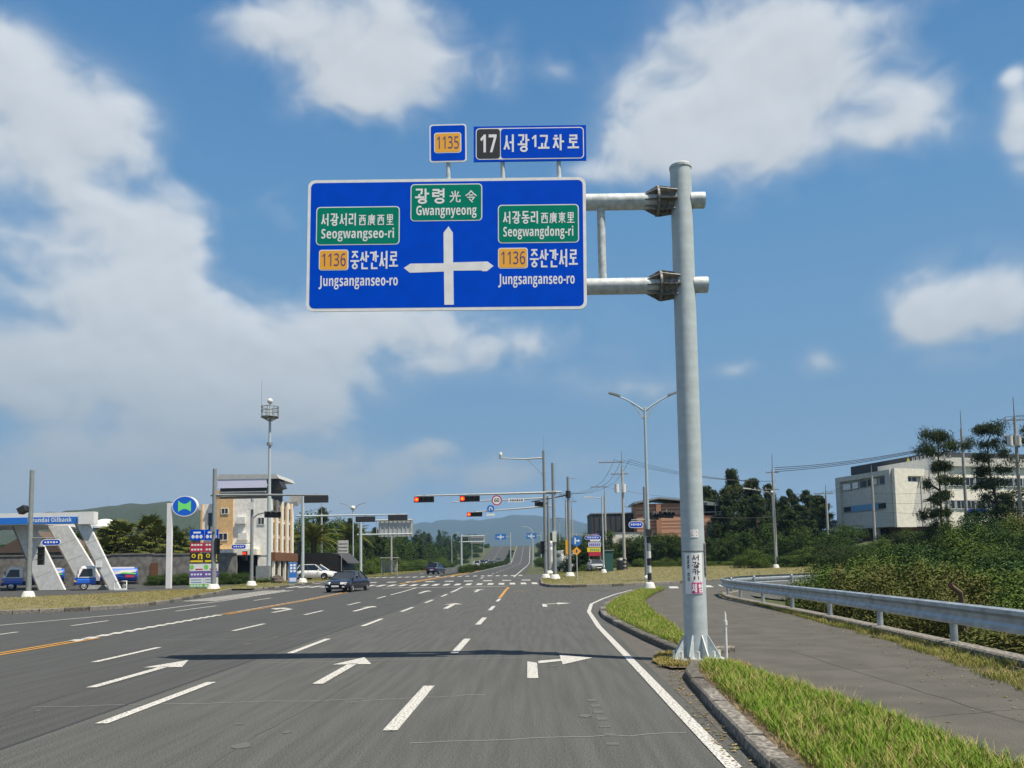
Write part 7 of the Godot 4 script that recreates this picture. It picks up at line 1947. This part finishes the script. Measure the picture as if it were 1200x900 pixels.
func tanker(label: String, pos: Vector3, turn: float) -> void:
	var t := thing("tanker_truck", label, "truck", pos, turn, "small tanker trucks at the filling station")
	var W := 0.85
	# cab: blue below, white above
	part(t, "cab_lower", loft([[0.85, section(W, 0.45, 1.08, 0.0)], [2.3, section(W, 0.45, 1.08, 0.0)], [2.48, section(W * 0.94, 0.5, 1.04, 0.0)]]), M.blue_paint)
	var c := []
	for q in [[0.9, 1.98, 0.80], [1.0, 2.04, 0.82], [1.75, 2.04, 0.82], [1.95, 1.98, 0.8]]:
		c.append([q[0], [Vector2(-W, 1.06), Vector2(-q[2] * 0.98, q[1] - 0.12), Vector2(-q[2] * 0.85, q[1]), Vector2(q[2] * 0.85, q[1]), Vector2(q[2] * 0.98, q[1] - 0.12), Vector2(W, 1.06)]])
	part(t, "cab_upper", loft(c), M.white_paint)
	var g := MB.new(); g.face([Vector3(-W * 0.96, 1.08, 2.42), Vector3(W * 0.96, 1.08, 2.42), Vector3(W * 0.84, 1.94, 1.97), Vector3(-W * 0.84, 1.94, 1.97)], Vector3(0, 1, 1))
	part(t, "windscreen", g, M.glass_dark)
	for s in [-1.0, 1.0]:
		g = MB.new(); g.face([Vector3(s * W, 1.07, 1.9), Vector3(s * W, 1.07, 2.42), Vector3(s * W * 0.88, 1.94, 1.97)], Vector3(s, 0, 0)); part(t, "cab_corner", g, M.white_paint)
		g = MB.new(); g.face([Vector3(s * (W + 0.012), 1.14, 1.1), Vector3(s * (W + 0.012), 1.14, 2.15), Vector3(s * (W - 0.02), 1.8, 1.85), Vector3(s * (W - 0.02), 1.8, 1.15)], Vector3(s, 0, 0)); part(t, "side_window", g, M.glass_dark)
		part(t, "headlight", bx(Vector3(s * 0.62, 0.78, 2.46), Vector3(0.3, 0.18, 0.1)), M.headlamp)
		part(t, "indicator", bx(Vector3(s * 0.8, 0.78, 2.38), Vector3(0.12, 0.16, 0.16)), M.amber)
		part(t, "mirror", bx(Vector3(s * 1.02, 1.5, 2.2), Vector3(0.16, 0.3, 0.08)), M.black)
		wheel(t, s * 0.74, 1.75, 0.34, 0.2); wheel(t, s * 0.72, -1.35, 0.3, 0.26)
	part(t, "bumper", bx(Vector3(0, 0.48, 2.46), Vector3(1.6, 0.2, 0.14)), M.signal_dark)
	part(t, "chassis", bx(Vector3(0, 0.5, -0.6), Vector3(0.9, 0.2, 3.6)), M.signal_dark)
	part(t, "number_plate", bx(Vector3(0, 0.5, 2.54), Vector3(0.5, 0.12, 0.02)), M.sign_white)
	# tank: an oval drum, blue with a white back and a green stripe
	var rows := []
	for z in [-2.35, -2.25, -0.6, 0.45, 0.55]:
		var k := 0.9 if z in [-2.35, 0.55] else 1.0
		var el := []
		for i in 17: el.append(Vector2(-cos(TAU * i / 16 - 0.0) * 0.0 + sin(TAU * (i / 16.0) + PI) * 0.84 * k, 1.25 - cos(TAU * (i / 16.0) + PI) * -0.6 * k))
		rows.append([z, el])
	var tk := MB.new()
	for i in rows.size() - 1:
		for j in 16:
			var P: Array = rows[i][1]; var Q: Array = rows[i + 1][1]
			var n0 := Vector3(P[j].x, P[j].y - 1.25, 0).normalized(); var n1 := Vector3(P[j + 1].x, P[j + 1].y - 1.25, 0).normalized()
			tk.quadn([Vector3(P[j].x, P[j].y, rows[i][0]), Vector3(P[j + 1].x, P[j + 1].y, rows[i][0]), Vector3(Q[j + 1].x, Q[j + 1].y, rows[i + 1][0]), Vector3(Q[j].x, Q[j].y, rows[i + 1][0])], [n0, n1, n1, n0])
	for k in [0, 4]:
		var pl := []
		for i in 16: pl.append(Vector3(rows[k][1][i].x, rows[k][1][i].y, rows[k][0]))
		tk.face(pl, Vector3(0, 0, -1 if k == 0 else 1))
	part(t, "tank", tk, M.blue_paint)
	part(t, "tank_top", bx(Vector3(0, 1.84, -0.9), Vector3(0.8, 0.14, 2.4)), M.white_paint)
	for s in [-1.0, 1.0]:
		part(t, "white_stripe", pr(V2([-0.4, 1.35, -2.2, 1.55, -2.2, 1.75, -1.2, 1.72, -0.4, 1.6]), 0.02, Transform3D(Basis(Vector3.UP, -PI / 2 * s), Vector3(s * 0.83, -0.08, 0)) if s > 0 else Transform3D(Basis(Vector3(0, 0, 1), Vector3.UP, Vector3(-1, 0, 0)), Vector3(-0.83, -0.08, 0))), M.white_paint)
		part(t, "green_stripe", pr(V2([-0.9, 1.42, -2.2, 1.32, -2.2, 1.42, -1.3, 1.52]), 0.02, Transform3D(Basis(Vector3(0, 0, 1), Vector3.UP, Vector3(-1, 0, 0)), Vector3(-0.86, -0.05, 0)) if s < 0 else Transform3D(Basis(Vector3(0, 0, 1), Vector3.UP, Vector3(-1, 0, 0)), Vector3(0.88, -0.05, 0))), M.green_tank)
		part(t, "red_mark", bx(Vector3(s * 0.845, 1.12, -1.75), Vector3(0.03, 0.2, 0.7)), M.red)
		part(t, "side_guard", bx(Vector3(s * 0.72, 0.6, 0.2), Vector3(0.06, 0.3, 1.3)), M.signal_dark)

func vehicles() -> void:
	car("dark navy saloon car turning across the double yellow line", "", gp(-12.75, 57.5, 0.0), -0.17, "navy", "sedan")
	car("white hatchback parked before the black netting shelter", "", gp(-22.9, 88, 0.12), 1.35, "white_paint", "suv", "parked_car")
	car("dark blue off-road car driving away on the far left carriageway", "", gp(-13.3, 118, 0.0), 2.95, "dark_blue", "suv")
	car("white van-like car waiting on the far left carriageway", "", gp(far_x(215, -13.2), 215, 0.0), 0.0, "white_paint", "suv")
	var k := 0
	for q in [[255, -12.0, "dark_blue"], [272, -15.5, "black_paint"], [285, -12.2, "silver"], [300, -15.8, "white_paint"], [322, -12.4, "black_paint"]]:
		car(["small far blue car in the queue coming downhill", "black far car in the queue coming downhill", "silver far car in the queue coming downhill", "far white car with pale roof in the downhill queue", "last dark far car at the tail of the queue"][k], "queue of far cars", gp(far_x(q[0], q[1]), q[0], 0.0), 0.0, q[2], "suv" if k % 2 else "sedan")
		k += 1
	car("silver car parked under the bright billboard", "", gp(8.5, 101.5, 0.1), 0.1, "silver", "sedan", "parked_car")
	var t := thing("box_truck", "white box truck standing behind the signal poles", "truck", gp(5.6, 116, 0.0), 0.2)
	part(t, "box", bx(Vector3(0, 1.9, -0.8), Vector3(2.0, 2.3, 3.6)), M.white_paint)
	part(t, "cab", loft([[1.1, section(0.9, 0.5, 1.9, 0.0)], [2.2, section(0.9, 0.5, 1.8, 0.0)], [2.5, section(0.86, 0.5, 1.1, 0.0)]]), M.white_paint)
	part(t, "windscreen", bx(Vector3(0, 1.45, 2.38), Vector3(1.5, 0.6, 0.05), Basis(Vector3.RIGHT, -0.4)), M.glass_dark)
	for s in [-1.0, 1.0]:
		wheel(t, s * 0.8, 1.7, 0.36, 0.22); wheel(t, s * 0.8, -1.6, 0.36, 0.22)
	part(t, "chassis", bx(Vector3(0, 0.6, -0.5), Vector3(1.2, 0.25, 4.2)), M.signal_dark)
	tanker("blue and white tanker truck between the two right canopy legs", gp(-36.3, 69.6, 0.006), -1.08)
	tanker("blue and white tanker truck behind the left canopy leg", gp(-44.4, 72.5, 0.006), -1.08)

func _ready() -> void:
	rng.seed = 7
	materials()
	camera_and_light()
	ground()
	roads()
	verges()
	guard_rail()
	direction_sign()
	commercial()
	station()
	brick_house()
	school()
	signals()
	lamps()
	more_signs()
	utilities()
	vehicles()
	plants()
	hills()
